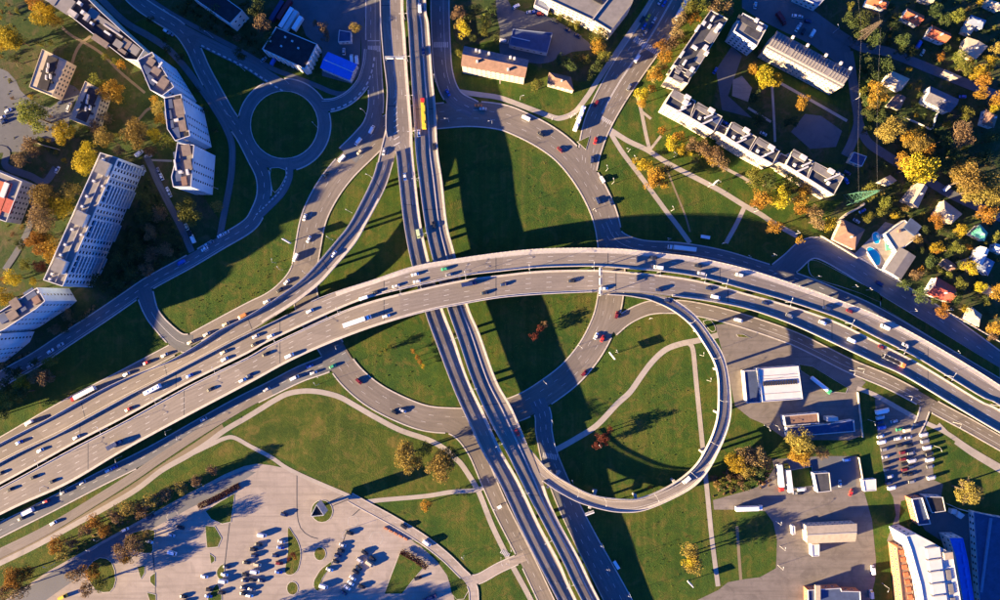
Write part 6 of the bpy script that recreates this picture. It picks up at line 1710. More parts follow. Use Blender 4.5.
# two small flats with gabled edges
for px, lb in (([(42, 49), (67, 61), (52, 96), (29, 87)], 'small block of flats with beige eaves, above the orange tree'), ([(85, 81), (103, 91), (92, 127), (69, 119)], 'small block of flats beside the orange tree, dark flat roof centre')):
    e, l, c = block('low_flats', px, 9, 'wall_cream', 'roof_beige', lb, 'flats', 'small flats with dark roof centres', 3, 2.8, para=.35, paramat='roof_beige')
    cx, cy = sum(p[0] for p in px)/4, sum(p[1] for p in px)/4
    an = math.atan2(-(px[3][1]-px[0][1]), px[3][0]-px[0][0])
    v = P(cx, cy, 9.6); mb = MB(); mb.box(0, 0, 8.7, 9.9, 20, 6.0); obj('roof_centre', mb.mesh('roof_centre', M['roof_black']), e, (v.x-c[0], v.y-c[1], 0), an)
    for k, (dx, dy) in enumerate(((-1, -3), (2, 3), (-2, 4), (0, -8))):
        roof_box(e, c, cx+dx, cy+dy, 2.6, .7, 1.6, an+.3, 'frame', 'chimney', z=9.6)
    for dx, dy in ((-6, -2), (-3, 6), (6, 1), (4, 9), (7, -6)):
        roof_box(e, c, cx+dx, cy+dy, 1.3, 1.1, 1.1, an, 'roof_black', 'dormer', z=8.7)

# --- top middle
e, l, c = block('warehouse', [(262, 49), (305, 69), (317, 44), (276, 27)], 10, 'wall_white', 'roof_black', 'black-roofed hall with white zigzag fronts beside the blue-roofed shed', 'hall', None, 2, 3.2)
an = math.radians(-25)
for x, y in ((270, 41), (281, 46), (292, 41), (298, 48), (285, 37)): roof_box(e, c, x, y, 1, 1, .8, an)
# sawtooth fins along the white fronts
w = world_poly([(262, 49), (305, 69), (317, 44), (276, 27)], 10)
for i in range(4):
    a, b = Vector(l[i]), Vector(l[(i+1) % 4])
    if facing(w[i], w[(i+1) % 4], None):
        d = (b-a).normalized(); nn = Vector((d.y, -d.x)); n_k = int((b-a).length/3.2)
        for k in range(n_k+1):
            p = a+d*((b-a).length*(k+.5)/(n_k+1))+nn*.35
            mb = MB(); mb.box(0, 0, 0, 9.9, 1.3, .6); mb.build('wall_fin', M['wall_white'], e, (p.x, p.y, 0), math.atan2(d.y, d.x))
gable('shed', [(328, 52), (357.5, 64.5), (350, 80.5), (320, 68)], 6, 1.6, 'wall_grey', 'roof_blue', 'long shed with a bright blue sheet roof and white ridge', 'shed', None, 0, None, False)
v0, v1 = P(323.5, 59.5, 7.7), P(353.5, 72.5, 7.7)
rid = [o for o in bpy.data.objects if o.get('label', '').startswith('long shed with a bright blue')][0]
mb = MB(); q = np.array([(v0.x-rid.location.x, v0.y-rid.location.y, 7.55), (v1.x-rid.location.x, v1.y-rid.location.y, 7.55)]); strip_wall(mb, q, .45, 0, .14); mb.build('ridge_cap', M['frame'], rid)
block('depot_hall', [(190, -4), (230, 24), (242.5, 10.5), (203, -18)], 11, 'wall_white', 'roof_black', 'black-roofed hall with a pale end wall at the top, above the small roundabout', 'hall', None, 2, 4, .3)
block('kiosk', [(339, 30), (351, 32), (351, 41.5), (338, 42)], 4, 'wall_white', 'roof_navy', 'small dark-roofed kiosk with white walls in the top yard', 'kiosk', None, 1, 2.5, .4)
e, l, c = gable('flats', [(461, 66), (525, 78), (529, 60), (464, 46)], 12.5, 2.6, 'wall_cream', 'roof_brown', 'long house with cream walls and a brown ridge roof by the overpass', 'flats', None, 0, None, False, roof2='roof_slate')
for x, y in ((476, 50), (479.5, 51), (510.5, 57), (514.5, 58), (477, 61), (508, 69), (489, 53)): roof_box(e, c, x, y, 1.1, 1.4, 2.2, .2, 'frame', 'chimney', z=13.6)
e, l, c = gable('cottage', [(549, 72), (571, 77), (574, 91), (547, 83.5)], 6, 3.2, 'wall_cream', 'roof_brown', 'small hip-roofed cottage on the lawn beside the avenue', 'house', None, .28)
e, l, c = block('office_block', [(520, -32), (550, 0), (594, 20.5), (611, 31), (632, 4), (640, -20), (600, -60)], 15, 'wall_cream', 'roof_grey', 'large block with a grey-brown felt roof and lit cream front', 'office block', None, 4, 2.6, .5, 'roof_grey')
for x, y, lx, ly, hh in ((597, -1, 4, 3, 1.2), (601, 2, 2, 2, 1.2), (575, -8, 3, 2, 1)): roof_box(e, c, x, y, lx, ly, hh, -.5, 'black')
v = P(600, 10, 15.4); mb = MB(); mb.box(0, 0, 14.4, 15.3, .5, 17); obj('roof_kerb', mb.mesh('roof_kerb', M['concrete']), e, (v.x-c[0], v.y-c[1], 0), math.radians(-38))
for x, y, lx, ly, hh in ((545, 4, 9, 5, 3), ):
    pass
block('annexe', [(536, -2), (552, 4), (548, 12), (534, 5)], 6, 'wall_white', 'roof_bluegrey', 'low pale annexe against the large block, with three bays', 'annexe', None, 2, 2.6, .4)
e, l, c = block('garage_row', [(513, 29), (552.5, 33), (547, 53), (509, 45)], 5, 'wall_grey', 'roof_navy', 'flat dark blue roof in the middle of the courtyard', 'garage', None, 1, 4, .35, 'roof_bluegrey')
v0, v1 = P(512, 37, 5), P(530, 41, 5); mb = MB(); strip_wall(mb, np.array([(v0.x-c[0], v0.y-c[1], 4.65), (v1.x-c[0], v1.y-c[1], 4.65)]), .4, 0, .3); mb.build('roof_kerb', M['frame'], e)

# --- zigzag flats on the right
ZG = 'zigzag row of five-storey flats'
def zig(px, lb, boxes, h=17):
    e, l, c = block('flats', px, h, 'wall_cream', 'roof_dark', lb, 'flats', ZG, 5, 3.0, .7, 'concrete', winsize=(1.3, 1.3))
    for b in boxes: roof_box(e, c, *b[:5], math.radians(b[5]), *b[6:])
z1 = 57
e = zig([(711, 10), (728, 19), (695, 73), (673, 65)], 'dark-roofed flats along the avenue, longest of the zigzag row', [(713, 18, 3, 1.2, 2.2, z1), (704, 23, 2.4, 2, 1.4, z1), (710, 26, 2, 1.6, 1.6, z1), (720, 25.5, 2.4, 2.4, 2.4, z1), (717, 29.5, 2.6, 2, 2.2, z1), (713, 34, 11, 4.5, .7, z1, 'roof_grey', 'roof_panel'), (702, 55, 10, 4.5, .7, z1, 'roof_grey', 'roof_panel'), (695, 47, 3.4, 1.4, 1.8, z1-90), (706, 47, 2.4, 2.2, 2.4, z1), (707, 53, 2, 2, 2.4, z1), (685, 62, 3, 1.2, 2.2, z1), (692.5, 69, 2.4, 2.4, 2.4, z1), (698, 28, 4, 1.4, 1.5, z1), (682, 54, 4, 1.4, 1.5, z1)])
zig([(674, 67), (692, 75.5), (688, 83.5), (668, 77)], 'narrow dark-roofed flats between the long block and the zigzag steps', [(679, 69.5, 5, 3, .8, z1, 'roof_grey', 'roof_panel'), (688, 74, 3, 3, 1.2, z1, 'roof_grey', 'roof_panel'), (678, 79, 6, 3, .8, -30, 'roof_grey', 'roof_panel')])
zz = -31
zig([(673.5, 89.5), (696, 101), (690.5, 117.5), (665, 104)], 'first step of the zigzag flats from the avenue corner', [(679, 97, 9, 4, .8, zz, 'roof_grey', 'roof_panel'), (688, 97, 2.2, 3.6, 2.2, zz+90), (683, 107, 1.6, 1.6, 1.3, zz), (681, 110, 1, 7, 1.4, zz-35), (687, 105, 1, 5, 1.8, zz-35), (686, 102, 3, 2.4, 2.2, zz)])
zig([(697.5, 104), (722.5, 116.5), (714, 131.5), (691, 118)], 'second step of the zigzag flats, with a white chimney pair', [(703, 109, 9, 4, .8, zz, 'roof_grey', 'roof_panel'), (712, 110, 2.2, 3.6, 2.2, zz+90), (700, 118, 1.6, 1.6, 1.3, zz), (707, 122, 1, 7, 1.4, zz-35), (709, 116, 1, 5, 1.8, zz-35), (717, 120, 6, 4, .5, zz, 'roof_navy', 'roof_panel')])
zig([(720, 124), (729.5, 129), (725, 135.5), (716, 131)], 'low stair link between the second and third zigzag steps', [], 14)
zig([(732, 122), (757, 137), (749, 151), (725, 136)], 'third step of the zigzag flats, past the low stair link', [(739, 129, 9, 4, .8, zz, 'roof_grey', 'roof_panel'), (747, 130, 2.2, 3.6, 2.2, zz+90), (734, 137, 1.6, 1.6, 1.3, zz), (741, 141, 1, 7, 1.4, zz-35), (746, 136, 1, 5, 1.8, zz-35)])
zig([(758, 138), (780, 151), (773, 164), (750, 151.5)], 'fourth step of the zigzag flats, behind the golden trees', [(764, 144, 9, 4, .8, zz, 'roof_grey', 'roof_panel'), (772, 147, 2.2, 3.6, 2.2, zz+90), (758, 151, 1.6, 1.6, 1.3, zz), (764, 156, 1, 7, 1.4, zz-35), (770, 153, 1, 5, 1.8, zz-35)])
zig([(781, 153), (790, 157.5), (785, 165), (776, 161)], 'low stair link before the last zigzag steps', [], 14)
zig([(793, 151), (814, 161.5), (807, 178), (786, 165)], 'fifth step of the zigzag flats, with a pale roof panel', [(799, 156, 9, 4, .8, zz, 'roof_grey', 'roof_panel'), (804, 157, 2.2, 3.6, 2.2, zz+90), (795, 165, 1.6, 1.6, 1.3, zz), (803, 169, 1, 7, 1.4, zz-35), (807, 164, 1, 5, 1.8, zz-35)])
zig([(815, 162), (844, 177), (834, 195), (808, 178.5)], 'last step of the zigzag flats, nearest the green pylon', [(822, 171, 12, 4, .8, zz, 'roof_grey', 'roof_panel'), (832, 171, 2.2, 3.6, 2.2, zz+90), (833, 177, 1, 9, 1.6, zz-35), (829, 183, 1.6, 1.6, 1.6, zz), (839, 177, 4, 5, .5, zz, 'roof_grey', 'roof_panel')])
e, l, c = block('flats', [(743, 13), (768, 26), (757, 46), (734, 31)], 16, 'wall_white', 'roof_grey', 'grey-roofed flats with white framed front facing the inner yard', 'flats', ZG, 5, 2.8, .6)
for x, y, lx, ly, hh in ((747, 22, 12, 3, .8), (752, 33, 9, 4, .6), (760, 28, 3, 2, 1.8), (757, 20, 2, 2, 1.6)): roof_box(e, c, x, y, lx, ly, hh, math.radians(zz), 'roof_dark' if lx > 4 else 'frame', 'roof_panel')

# --- the striped roof
e, l, c = gable('hall', [(777, 31), (851, 71), (842, 88), (766, 48)], 14.5, 1.8, 'wall_cream', 'roof_slate', 'long hall whose roof is striped with ribs, behind the lit cream front', 'hall', None, 0, None, False, roof2='roof_slate')
rt = [o for o in e.children if o.name.startswith('roof')][0]
d = (Vector(l[1])-Vector(l[0])); Lr = d.length; d.normalize()
pv = Vector(l[3])-Vector(l[0]); pw = pv.length; pv.normalize()
ang = math.atan2(d.y, d.x)
mb = MB(); k_n = int(Lr/1.9)
for k in range(k_n):
    base = Vector(l[0])+d*(Lr*(k+.5)/k_n)
    for s0, s1 in ((.08, .46), (.54, .93)):
        a = base+pv*pw*s0; b = base+pv*pw*s1
        za = 14.5+1.8*(1-abs(s0-.5)*2); zb = 14.5+1.8*(1-abs(s1-.5)*2)
        if k % 13 == 6: continue
        h_ = .3; wv = d*.36
        p = [(a-wv, za), (a+wv, za), (b+wv, zb), (b-wv, zb)]
        bot = [(q.x, q.y, z) for q, z in p]; topv = [(q.x, q.y, z+h_) for q, z in p]
        if s0 > .5 : pass
        mb.quad(*topv); 
        for i in range(4): mb.quad(bot[i], bot[(i+1) % 4], topv[(i+1) % 4], topv[i])
ob = mb.build('roof_rib', M['roof_grey'], e); ob['kind'] = 'stuff'
v0, v1 = P(768, 46, 14.6), P(843.5, 85.5, 14.6)
mb = MB(); strip_wall(mb, np.array([(v0.x-c[0], v0.y-c[1], 14.6), (v1.x-c[0], v1.y-c[1], 14.6)]), 1.0, 0, .7); mb.build('eaves_wall', M['wall_cream'], e)
for t in (.17, .37, .62, .82, .95):
    roof_box(e, c, 777+(851-777)*t+4, 31+(71-31)*t-1, 1.3, 1.3, 1.6, ang, 'frame', 'chimney', z=15)
block('garage', [(854, 152), (867, 156.5), (862, 166.5), (849, 161.5)], 4, 'wall_cream', 'roof_navy', 'dark square garage with a lit edge, above the pylon', 'garage', None, 1, 3, .3)
block('pale_block', [(800, -14), (828, -4), (819, 5.5), (797, -4)], 8, 'wall_white', 'roof_bluegrey', 'blue-grey roofed block cut by the top edge', 'block', None, 2, 3, .4)

# --- houses on the right
HG = 'detached houses among gardens'
H = [
 ([(907, 8), (924.5, 16), (918, 26.5), (902, 18)], 4.5, 2.6, 'roof_orange', 'wall_grey', 'orange-tiled house uppermost of the two full ones by the lane', 0, None),
 ([(932, 25), (951, 34), (945, 44), (926, 36)], 4.5, 3.0, 'roof_orange', 'wall_white', 'orange-tiled house with white gable, above the lane bend', 0, None),
 ([(967, 37), (988, 46.5), (976, 59.5), (961, 52.5)], 5, 1.2, 'roof_beige', 'wall_cream', 'beige-roofed house below the patchy grey roof', 0, None),
 ([(971, 15), (986.5, 20.5), (982, 29.5), (967, 23)], 4.5, 2.0, 'roof_bluegrey', 'wall_grey', 'patchy blue-grey roofed house with chimney pair', .2, None),
 ([(965, 24), (975.5, 27.5), (970, 35.5), (961.5, 32)], 3.5, 1.0, 'roof_beige', 'wall_cream', 'small beige outbuilding between the grey and beige roofs', 0, None),
 ([(987, -1), (1004, 4), (1000, 11), (985, 4)], 4.5, 1.6, 'roof_beige', 'wall_cream', 'pale beige roof in the top right corner', 0, None),
 ([(869, -4), (890, 2), (886, 9.5), (866, 4)], 5, 2.4, 'roof_orange', 'wall_white', 'salmon-tiled house cut by the top edge', .2, None),
 ([(921, -6), (935, -2), (933, 3), (919, 0)], 4, 1.0, 'roof_beige', 'wall_cream', 'pale roof just showing at the top edge', 0, None),
 ([(891, 70.5), (910, 79), (901, 91), (884, 81)], 5, 1.4, 'roof_beige', 'wall_white', 'beige-roofed house beside two orange trees', .15, None),
 ([(897, 94), (906, 97.5), (900, 110), (887, 105.5)], 3.5, 1.2, 'roof_brown', 'wall_cream', 'small brown-roofed outhouse below the beige house', 0, None),
 ([(930, 86), (959, 99.5), (950, 112.5), (924, 101)], 6.5, 2.4, 'roof_slate', 'wall_white', 'white house with a slate grey roof and walled garden', 0, None),
 ([(986, 109), (998, 116), (994, 128), (982, 124)], 4.5, 2.6, 'roof_brown', 'wall_white', 'brown hipped house by the pinkish bare tree', .3, None),
 ([(945, 69.5), (962.5, 77), (953, 80.5), (941, 74)], 3, .6, 'roof_beige', 'wall_cream', 'narrow beige shed along the lane', 0, None),
 ([(917, 183), (928, 187), (918, 208), (903, 200.5)], 5, 2.2, 'roof_beige', 'wall_cream', 'beige house with a dark dormer below the big yellow tree', 0, None),
 ([(944, 200), (962.5, 214), (951, 224.5), (935, 214)], 5, 1.6, 'roof_beige', 'wall_cream', 'pale square-roofed house between orange trees by the lane', .2, None),
 ([(890, 175), (897, 180.5), (888, 186), (878, 182)], 4, 1.0, 'roof_beige', 'wall_white', 'small roof with a white end beside the pylon top', 0, None),
 ([(980, 224), (988, 233), (984.5, 241.5), (970.5, 234)], 4.5, 2.2, 'roof_green', 'wall_white', 'house with a green sheet hip roof', .35, None),
 ([(937, 277), (956, 288), (950, 303), (926, 294)], 5.5, 3.4, 'roof_red', 'wall_white', 'red-tiled house with white gable edge, above the shaded road', 0, None),
 ([(980, 246), (989.5, 250), (982, 266), (972, 261)], 5, 1.8, 'roof_white', 'wall_white', 'white-roofed house with a grey-blue wing', 0, None),
 ([(984, 256), (995, 262), (988, 276), (977, 268)], 4.5, 1.4, 'roof_bluegrey', 'wall_white', 'grey-blue wing attached below the white roof', .15, None),
 ([(995, 243), (1008, 247), (1003, 255), (992.5, 250)], 4.5, 1.2, 'roof_white', 'wall_white', 'white roof at the right edge', 0, None),
 ([(946, 258), (957.5, 266), (951, 271.5), (941, 264)], 3.5, 1.2, 'roof_brown', 'wall_cream', 'pinkish brown shed roof among green trees', 0, None),
 ([(972, 307), (982, 314.5), (979, 327), (964.5, 319)], 4.5, 2.6, 'roof_beige', 'wall_cream', 'beige hip-roofed house by the roadside wall', .3, None),
 ([(843, 219), (865, 229.5), (855, 250), (833, 239.5)], 5.5, 3.2, 'roof_brown', 'wall_cream', 'large brown hip-roofed house below the pylon', .3, None),
 ([(988, 285), (997, 290), (993, 297), (985, 293)], 3.5, 1.0, 'roof_beige', 'wall_cream', 'small pale roof near the right edge', 0, None),
 ([(963, 268.5), (974, 262), (972, 257), (958, 262)], 3.5, 1.0, 'roof_slate', 'wall_grey', 'dark lean-to roof beside the grey-blue wing', 0, None),
]
for px, he, rise, roof, wall, lb, hip, ax in H:
    gable('house', px, he, rise, wall, roof, lb, 'house', HG, hip, ax)
# villa with pool
e, l, c = block('villa', [(885, 234), (897, 225), (905, 220), (921, 235), (906, 246), (897, 252)], 5, 'wall_white', 'roof_beige', 'white villa with stepped terraces around a blue pool', 'villa', HG, 2, 2.8, .5)
roof_box(e, c, 913, 227, 8, 7, 1.2, math.radians(-38), 'roof_navy', 'stair_head', z=4.5)
roof_box(e, c, 900, 231, 1.4, 1.4, 1.2, 0, 'roof_brown', z=4.5)
gable('villa_wing', [(900, 247), (916, 256.5), (901, 279.5), (884.5, 269.5)], 5.5, .7, 'wall_white', 'roof_grey', 'grey-roofed wing of the villa, beside its patio', 'villa', HG, 0, None, False)
v = P(878, 256); kx = [(866.5, 249), (870, 247), (874, 249), (879, 254), (880.5, 260), (879, 265), (875, 265), (871, 261), (868, 256)]
def pool(pts, label):
    w = ccw([PXY(*q) for q in catmull(pts, 4, True)])
    mb = MB(); n = len(w); cx = sum(p[0] for p in w)/n; cy = sum(p[1] for p in w)/n
    e = empty('pool', (cx, cy, 0)); l = [(x-cx, y-cy) for x, y in w]
    mb.v = [(x, y, .24) for x, y in l]; mb.f = [tuple(range(n))]; mb.m = [0]; mb.build('water', M['water'], e)
    mb = MB(); q = np.array([(x, y, .2) for x, y in l+[l[0]]]); strip_wall(mb, q, .4, 0, .1); mb.build('pool_edge', M['frame'], e)
    tag(e, label, 'swimming pool', 'pools at the villa')
pool(kx, 'kidney-shaped blue swimming pool on the pale patio')
pool([(872, 235), (876, 232), (880, 236), (879, 243), (874, 243)], 'smaller bright blue pool above the kidney-shaped one')
mb = MB(); mb.box(0, 0, .2, .9, 3.0, 4.6); v = P(887.5, 246.5); tag(mb.build('garden_hot_tub', M['roof_green'], None, (v.x, v.y, 0), .1), 'small dark green square tub on the villa terrace', 'tub')

# --- lower right
e, l, c = block('warehouse', [(758.5, 369), (798.5, 366), (803, 399), (762.5, 402)], 8, 'wall_white', 'roof_white', 'white flat-roofed shed with a dark skylight strip', 'shed', None, 2, 4.2, .35)
an = math.radians(4)
for k in range(14):
    roof_box(e, c, 764+k*2.5, 383.8-k*.17, .9, 2.6, .5, an, 'roof_black', 'skylight', z=7.65)
for y in (375, 378, 393):
    roof_box(e, c, 780.5, y, 24, .3, .12, an, 'concrete', 'roof_seam', z=7.65)
block('canopy', [(744, 371), (757.5, 370), (761, 402.5), (747, 403)], 5, 'wall_white', 'roof_navy', 'dark blue lean-to canopy with white rim, left of the white shed', 'canopy', None, 1, 4, .4, win=False)
block('showroom', [(784, 416), (818.5, 413), (819.5, 423.5), (786, 426)], 5.2, 'wall_white', 'roof_brown', 'low building with framed roof in two halves, behind the golden tree', 'shop', None, 1, 4, .7)
block('showroom', [(787, 427.5), (819.5, 425), (854, 420), (855, 431.5), (788, 437)], 4.6, 'wall_white', 'roof_navy', 'long dark navy roof with white frame above the golden tree', 'shop', None, 1, 4, .7)
block('kiosk', [(828, 417.5), (838, 417), (838.5, 421), (828, 421.5)], 6, 'wall_white', 'roof_white', 'small white roof box behind the navy roof', 'kiosk', None, 1, 4, .3, win=False)
block('office', [(814, 473.5), (829.5, 472.5), (831.5, 491), (818, 492.5)], 5, 'wall_white', 'roof_dark', 'grey-roofed depot office with white side wall', 'office', None, 1, 3, .3)
e, l, c = block('kiosk', [(863, 480), (876, 479), (876.5, 490.5), (865, 491.5)], 3.4, 'wall_white', 'roof_white', 'small white-roofed kiosk on the grass strip by the depot', 'kiosk', None, 1, 3, .2)
e, l, c = gable('depot_shed', [(806, 526), (857, 523.5), (855.5, 541.5), (807, 543.5)], 6.5, .9, 'wall_cream', 'roof_beige', 'long beige-roofed depot shed in the middle of the yard', 'shed', None, 0, None, False)
v0, v1 = P(806.5, 535, 7.4), P(856.5, 532.5, 7.4); mb = MB(); strip_wall(mb, np.array([(v0.x-c[0], v0.y-c[1], 7.3), (v1.x-c[0], v1.y-c[1], 7.3)]), .5, 0, .16); mb.build('ridge_cap', M['concrete'], e)
block('annexe', [(812, 544.5), (819.5, 544.2), (819.5, 556), (812.5, 556.5)], 4.5, 'wall_white', 'roof_white', 'white box annexe in front of the beige shed', 'annexe', None, 1, 3, .2)
block('hut', [(792, 526), (795, 526), (795.5, 534), (793, 535)], 3.5, 'wall_white', 'roof_white', 'narrow white hut left of the beige shed', 'hut', None, 1, 3, .2)
e, l, c = block('workshop', [(808, 590), (841, 588), (842, 591), (860.5, 591.5), (862, 620), (809, 620)], 6, 'wall_brick', 'roof_navy', 'dark-roofed workshop cut by the bottom edge', 'workshop', None, 1, 4, .5)
roof_box(e, c, 818, 593, 3, 9, 1.2, 0, 'roof_beige', z=5.5)
e, l, c = block('office', [(912, 499), (922.5, 497.5), (931, 524), (919, 525.5)], 7, 'wall_brick', 'roof_navy', 'orange-walled building with a deep blue roof beside the car lot', 'office', None, 2, 3, .8)
block('garage', [(925.5, 496.5), (943, 497), (946, 511), (932, 513)], 6, 'wall_grey', 'roof_black', 'black-roofed garage between the car lot and the hall', 'garage', None, 1, 4, .3)
block('hut', [(952, 509), (957, 509.5), (956, 514), (951, 513.5)], 3, 'wall_white', 'roof_white', 'left one of two small white huts in the shaded yard', 'hut', None, 1, 3, .1, win=False)
block('hut', [(959, 511), (965, 515), (961, 519), (957, 516)], 3.4, 'wall_white', 'roof_white', 'right, slanted one of two small white huts in the yard', 'hut', None, 1, 3, .1, win=False)
# the big hall: white upper roof, stepped lights, blue slope, brick wing
e, l, c = block('hall', [(906, 536), (916, 534), (930, 541), (949, 552), (953, 556), (968, 640), (930, 640), (921, 585), (911, 549)], 17, 'wall_white', 'roof_white', 'big white hall with stepped rooflights between the brick red and blue wings', 'hall', None, 4, 3.4, .5, 'frame')
sa = math.radians(-82)
for k in range(7):
    y = 553+k*12; x = 934+k*1.7
    roof_box(e, c, x, y, 6.2, 7.5, 1.0, sa, 'roof_white', 'rooflight', z=16.5)
    roof_box(e, c, x-3, y-5.2, .6, 7, 1.6, sa, 'concrete', 'roof_seam', z=16.5)
for k in range(3): roof_box(e, c, 949+k*2.4, 575+k*14, 6, 2.6, .8, sa, 'roof_grey', 'roof_panel', z=16.5)
roof_box(e, c, 949, 556, 4, 5, 2.2, sa, 'roof_beige', 'stair_head', z=16.5)
e2, l2, c2 = block('side_wing', [(950, 538), (963, 538), (968, 560), (980, 640), (970, 640), (956, 556)], 10, 'wall_white', 'roof_blue', 'blue-roofed lower wing along the right of the big hall', 'wing', None, 2, 3.4, .3, 'roof_blue')
for k in range(5): roof_box(e2, c2, 962+k*2.0, 548+k*12, 1, 5, .8, sa+1.57, 'roof_blue', 'roof_fin', z=9.7)
e2, l2, c2 = block('side_wing', [(897, 547), (906, 548), (921, 640), (907, 640)], 9, 'wall_brick', 'roof_brown', 'brick red wing along the left of the big hall', 'wing', None, 2, 3, .4, 'roof_brown')
for k in range(8): roof_box(e2, c2, 902+k*1.4, 552+k*7.5, 2.4, 2.6, .7, sa, 'roof_orange', 'roof_panel', z=8.6)
e, l, c = block('depot_hall', [(974, 512), (992, 516), (1030, 522), (1020, 640), (984, 640), (979, 590)], 5, 'wall_white', 'roof_navy', 'wide navy-roofed hall with a pale ridge strip at the right edge', 'hall', None, 2, 4, .4, 'roof_bluegrey')
v0, v1 = P(991, 518, 5), P(981, 592, 5)
mb = MB(); strip_wall(mb, np.array([(v0.x-c[0], v0.y-c[1], 4.6), (v1.x-c[0], v1.y-c[1], 4.6)]), 1.6, 0, .7); mb.build('ridge_cap', M['roof_bluegrey'], e)

# ------------------------------------------------------------------ walls and fences round plots
def plot_wall(pts, h, m, label, w=.35):
    q = np.array([tuple(P(x, y)) for x, y in pts]); mb = MB(); strip_wall(mb, q, w, 0, h)
    tag(mb.build('garden_wall', M[m]), label, 'wall', 'plot walls')
plot_wall([(820, 236), (838, 247), (856, 258)], 2.2, 'wall_cream', 'cream plot wall below the large brown house')
plot_wall([(948, 313), (975, 328), (1004, 345)], 2.0, 'wall_cream', 'long pale plot wall along the shaded road at right')
plot_wall([(900, 117), (915, 123), (930, 130)], 1.8, 'wall_white', 'white garden wall below the slate-roofed house')
plot_wall([(931, 129.5), (936, 114)], 1.8, 'wall_white', 'short white garden wall joining the slate-roofed house')
plot_wall([(31, 141), (45, 146), (60, 150)], 2.0, 'wall_cream', 'pale wall below the broad olive tree')
plot_wall([(866, 252), (876, 268), (886, 273), (901, 282)], 1.6, 'wall_white', 'white wall in front of the villa patio')
plot_wall([(857, 392), (859, 410), (862, 437)], 1.6, 'wall_cream', 'cream wall between the shed forecourt and the grass strip')
plot_wall([(946, 503), (957, 508), (968, 511)], 2.4, 'wall_cream', 'pale wall above the two white huts')
plot_wall([(858, 457), (862, 480)], 1.6, 'wall_cream', 'cream wall along the right of the depot yard')
plot_wall([(836, 222), (846, 214), (858, 208), (863, 204)], 2.2, 'wall_cream', 'stepped drive wall above the large brown house', 1.0)
# brick planters by the car park
for k in range(5):
    v = P(386+k*5, 528+k*2.6); mb = MB(); mb.box(0, 0, .03, .7, 2.4, 1.2, -.45); mb.box(0, 0, .7, .8, 2.0, .8, -.45)
    reg(mb.build('planter', M['wall_brick'], None, (v.x, v.y, 0)), 'brick-red planter box', 'in the row beside the pale car park road', 'planter', 'row of planters', (386+k*5, 528))

# ------------------------------------------------------------------ lamps
def lamp_mesh(h, arms, reach):
    k = ('lamp', h, arms, reach)
    if k in VM: return VM[k]
    mb = MB(); mb.tube((0, 0, 0), (0, 0, .9), .16, .14, 6); mb.tube((0, 0, .9), (0, 0, h), .10, .06, 6)
    pole = mb.mesh('pole', M['lamp'])
    mb = MB()
    for s in arms: mb.tube((0, 0, h-.1), (0, s*reach, h+.35), .05, .045, 5)
    arm = mb.mesh('arm', M['lamp'])
    mb = MB()
    mb.box(0, 0, -.06, .10, .34, .95, 0, 0, None, .7, .8)
    head = mb.mesh('lamp_head', M['lamp'])
    VM[k] = (pole, arm, head); return VM[k]
def lamp(px, py, z, ang, arms=(1,), h=9.0, reach=1.8, where=''):
    v = P(px, py, z)
    e = bpy.data.objects.new('street_lamp', None); e.empty_display_size = .4; COL.objects.link(e)
    e.location = (v.x, v.y, z); e.rotation_euler = (0, 0, ang)
    pole, arm, head = lamp_mesh(h, arms, reach)
    obj('pole', pole, e); obj('arm', arm, e)
    for s in arms: obj('lamp_head', head, e, (0, s*(reach+.3), h+.38))
    reg(e, 'white %s-armed street lamp' % ('two' if len(arms) == 2 else 'single'), where or 'by '+near(px, py), 'street lamp', 'street lamps', (px, py))
for x, y in ((47, 460), (108, 428), (162, 399), (220, 369), (278, 337), (341, 311), (402, 290), (422, 285), (466, 276), (529, 269.5), (592, 267), (657, 272.5), (701, 279), (722, 284), (785, 302), (845, 323), (897, 349), (944, 375), (990, 404)):
    v, z, a, s = ROADS['wn'].near(x, y)
    lamp(x, y, z, a, (1, -1), 8.5, 1.8, 'along the median of the highest flyover')
for y in (20, 62, 100, 135, 181, 235, 338, 388, 442, 490, 537, 580):
    r = ROADS['nw']; yy = 300-r.R[:, 1]/(MPP*(CAM_H-HN)/CAM_H); i = int(np.argmin(np.abs(yy-y)))
    x = 500+(r.R[i, 0]+ROADS['ne'].L[i, 0])/2/(MPP*(CAM_H-HN)/CAM_H)
    _, z, a, s = r.near(x, y)
    lamp(x, y, z-.3, a, (1, -1), 8.5, 1.6, 'along the median of the straight overpass')
for x, y in ((690, 319.5), (714, 353), (723.5, 394), (714, 435), (697, 467), (664, 493), (616, 507), (587, 500)):
    v, z, a, s = ROADS['loop'].near(x, y); r = ROADS['loop']
    i = int(np.argmin(np.hypot(r.C[:, 0]-v.x, r.C[:, 1]-v.y))); p = r.R[i]*.93+r.L[i]*.07
    k = MPP*(CAM_H-z)/CAM_H
    lamp(500+p[0]/k, 300-p[1]/k, z, a, (1,), 8.0, 1.8, 'along the inner edge of the loop ramp')
for x, y in ((372, 178), (352, 213), (333, 240), (309, 274)):
    v, z, a, s = ROADS['ramp'].near(x, y); lamp(x, y, z, a, (-1,), 8.0, 1.6, 'on the curved slip ramp')
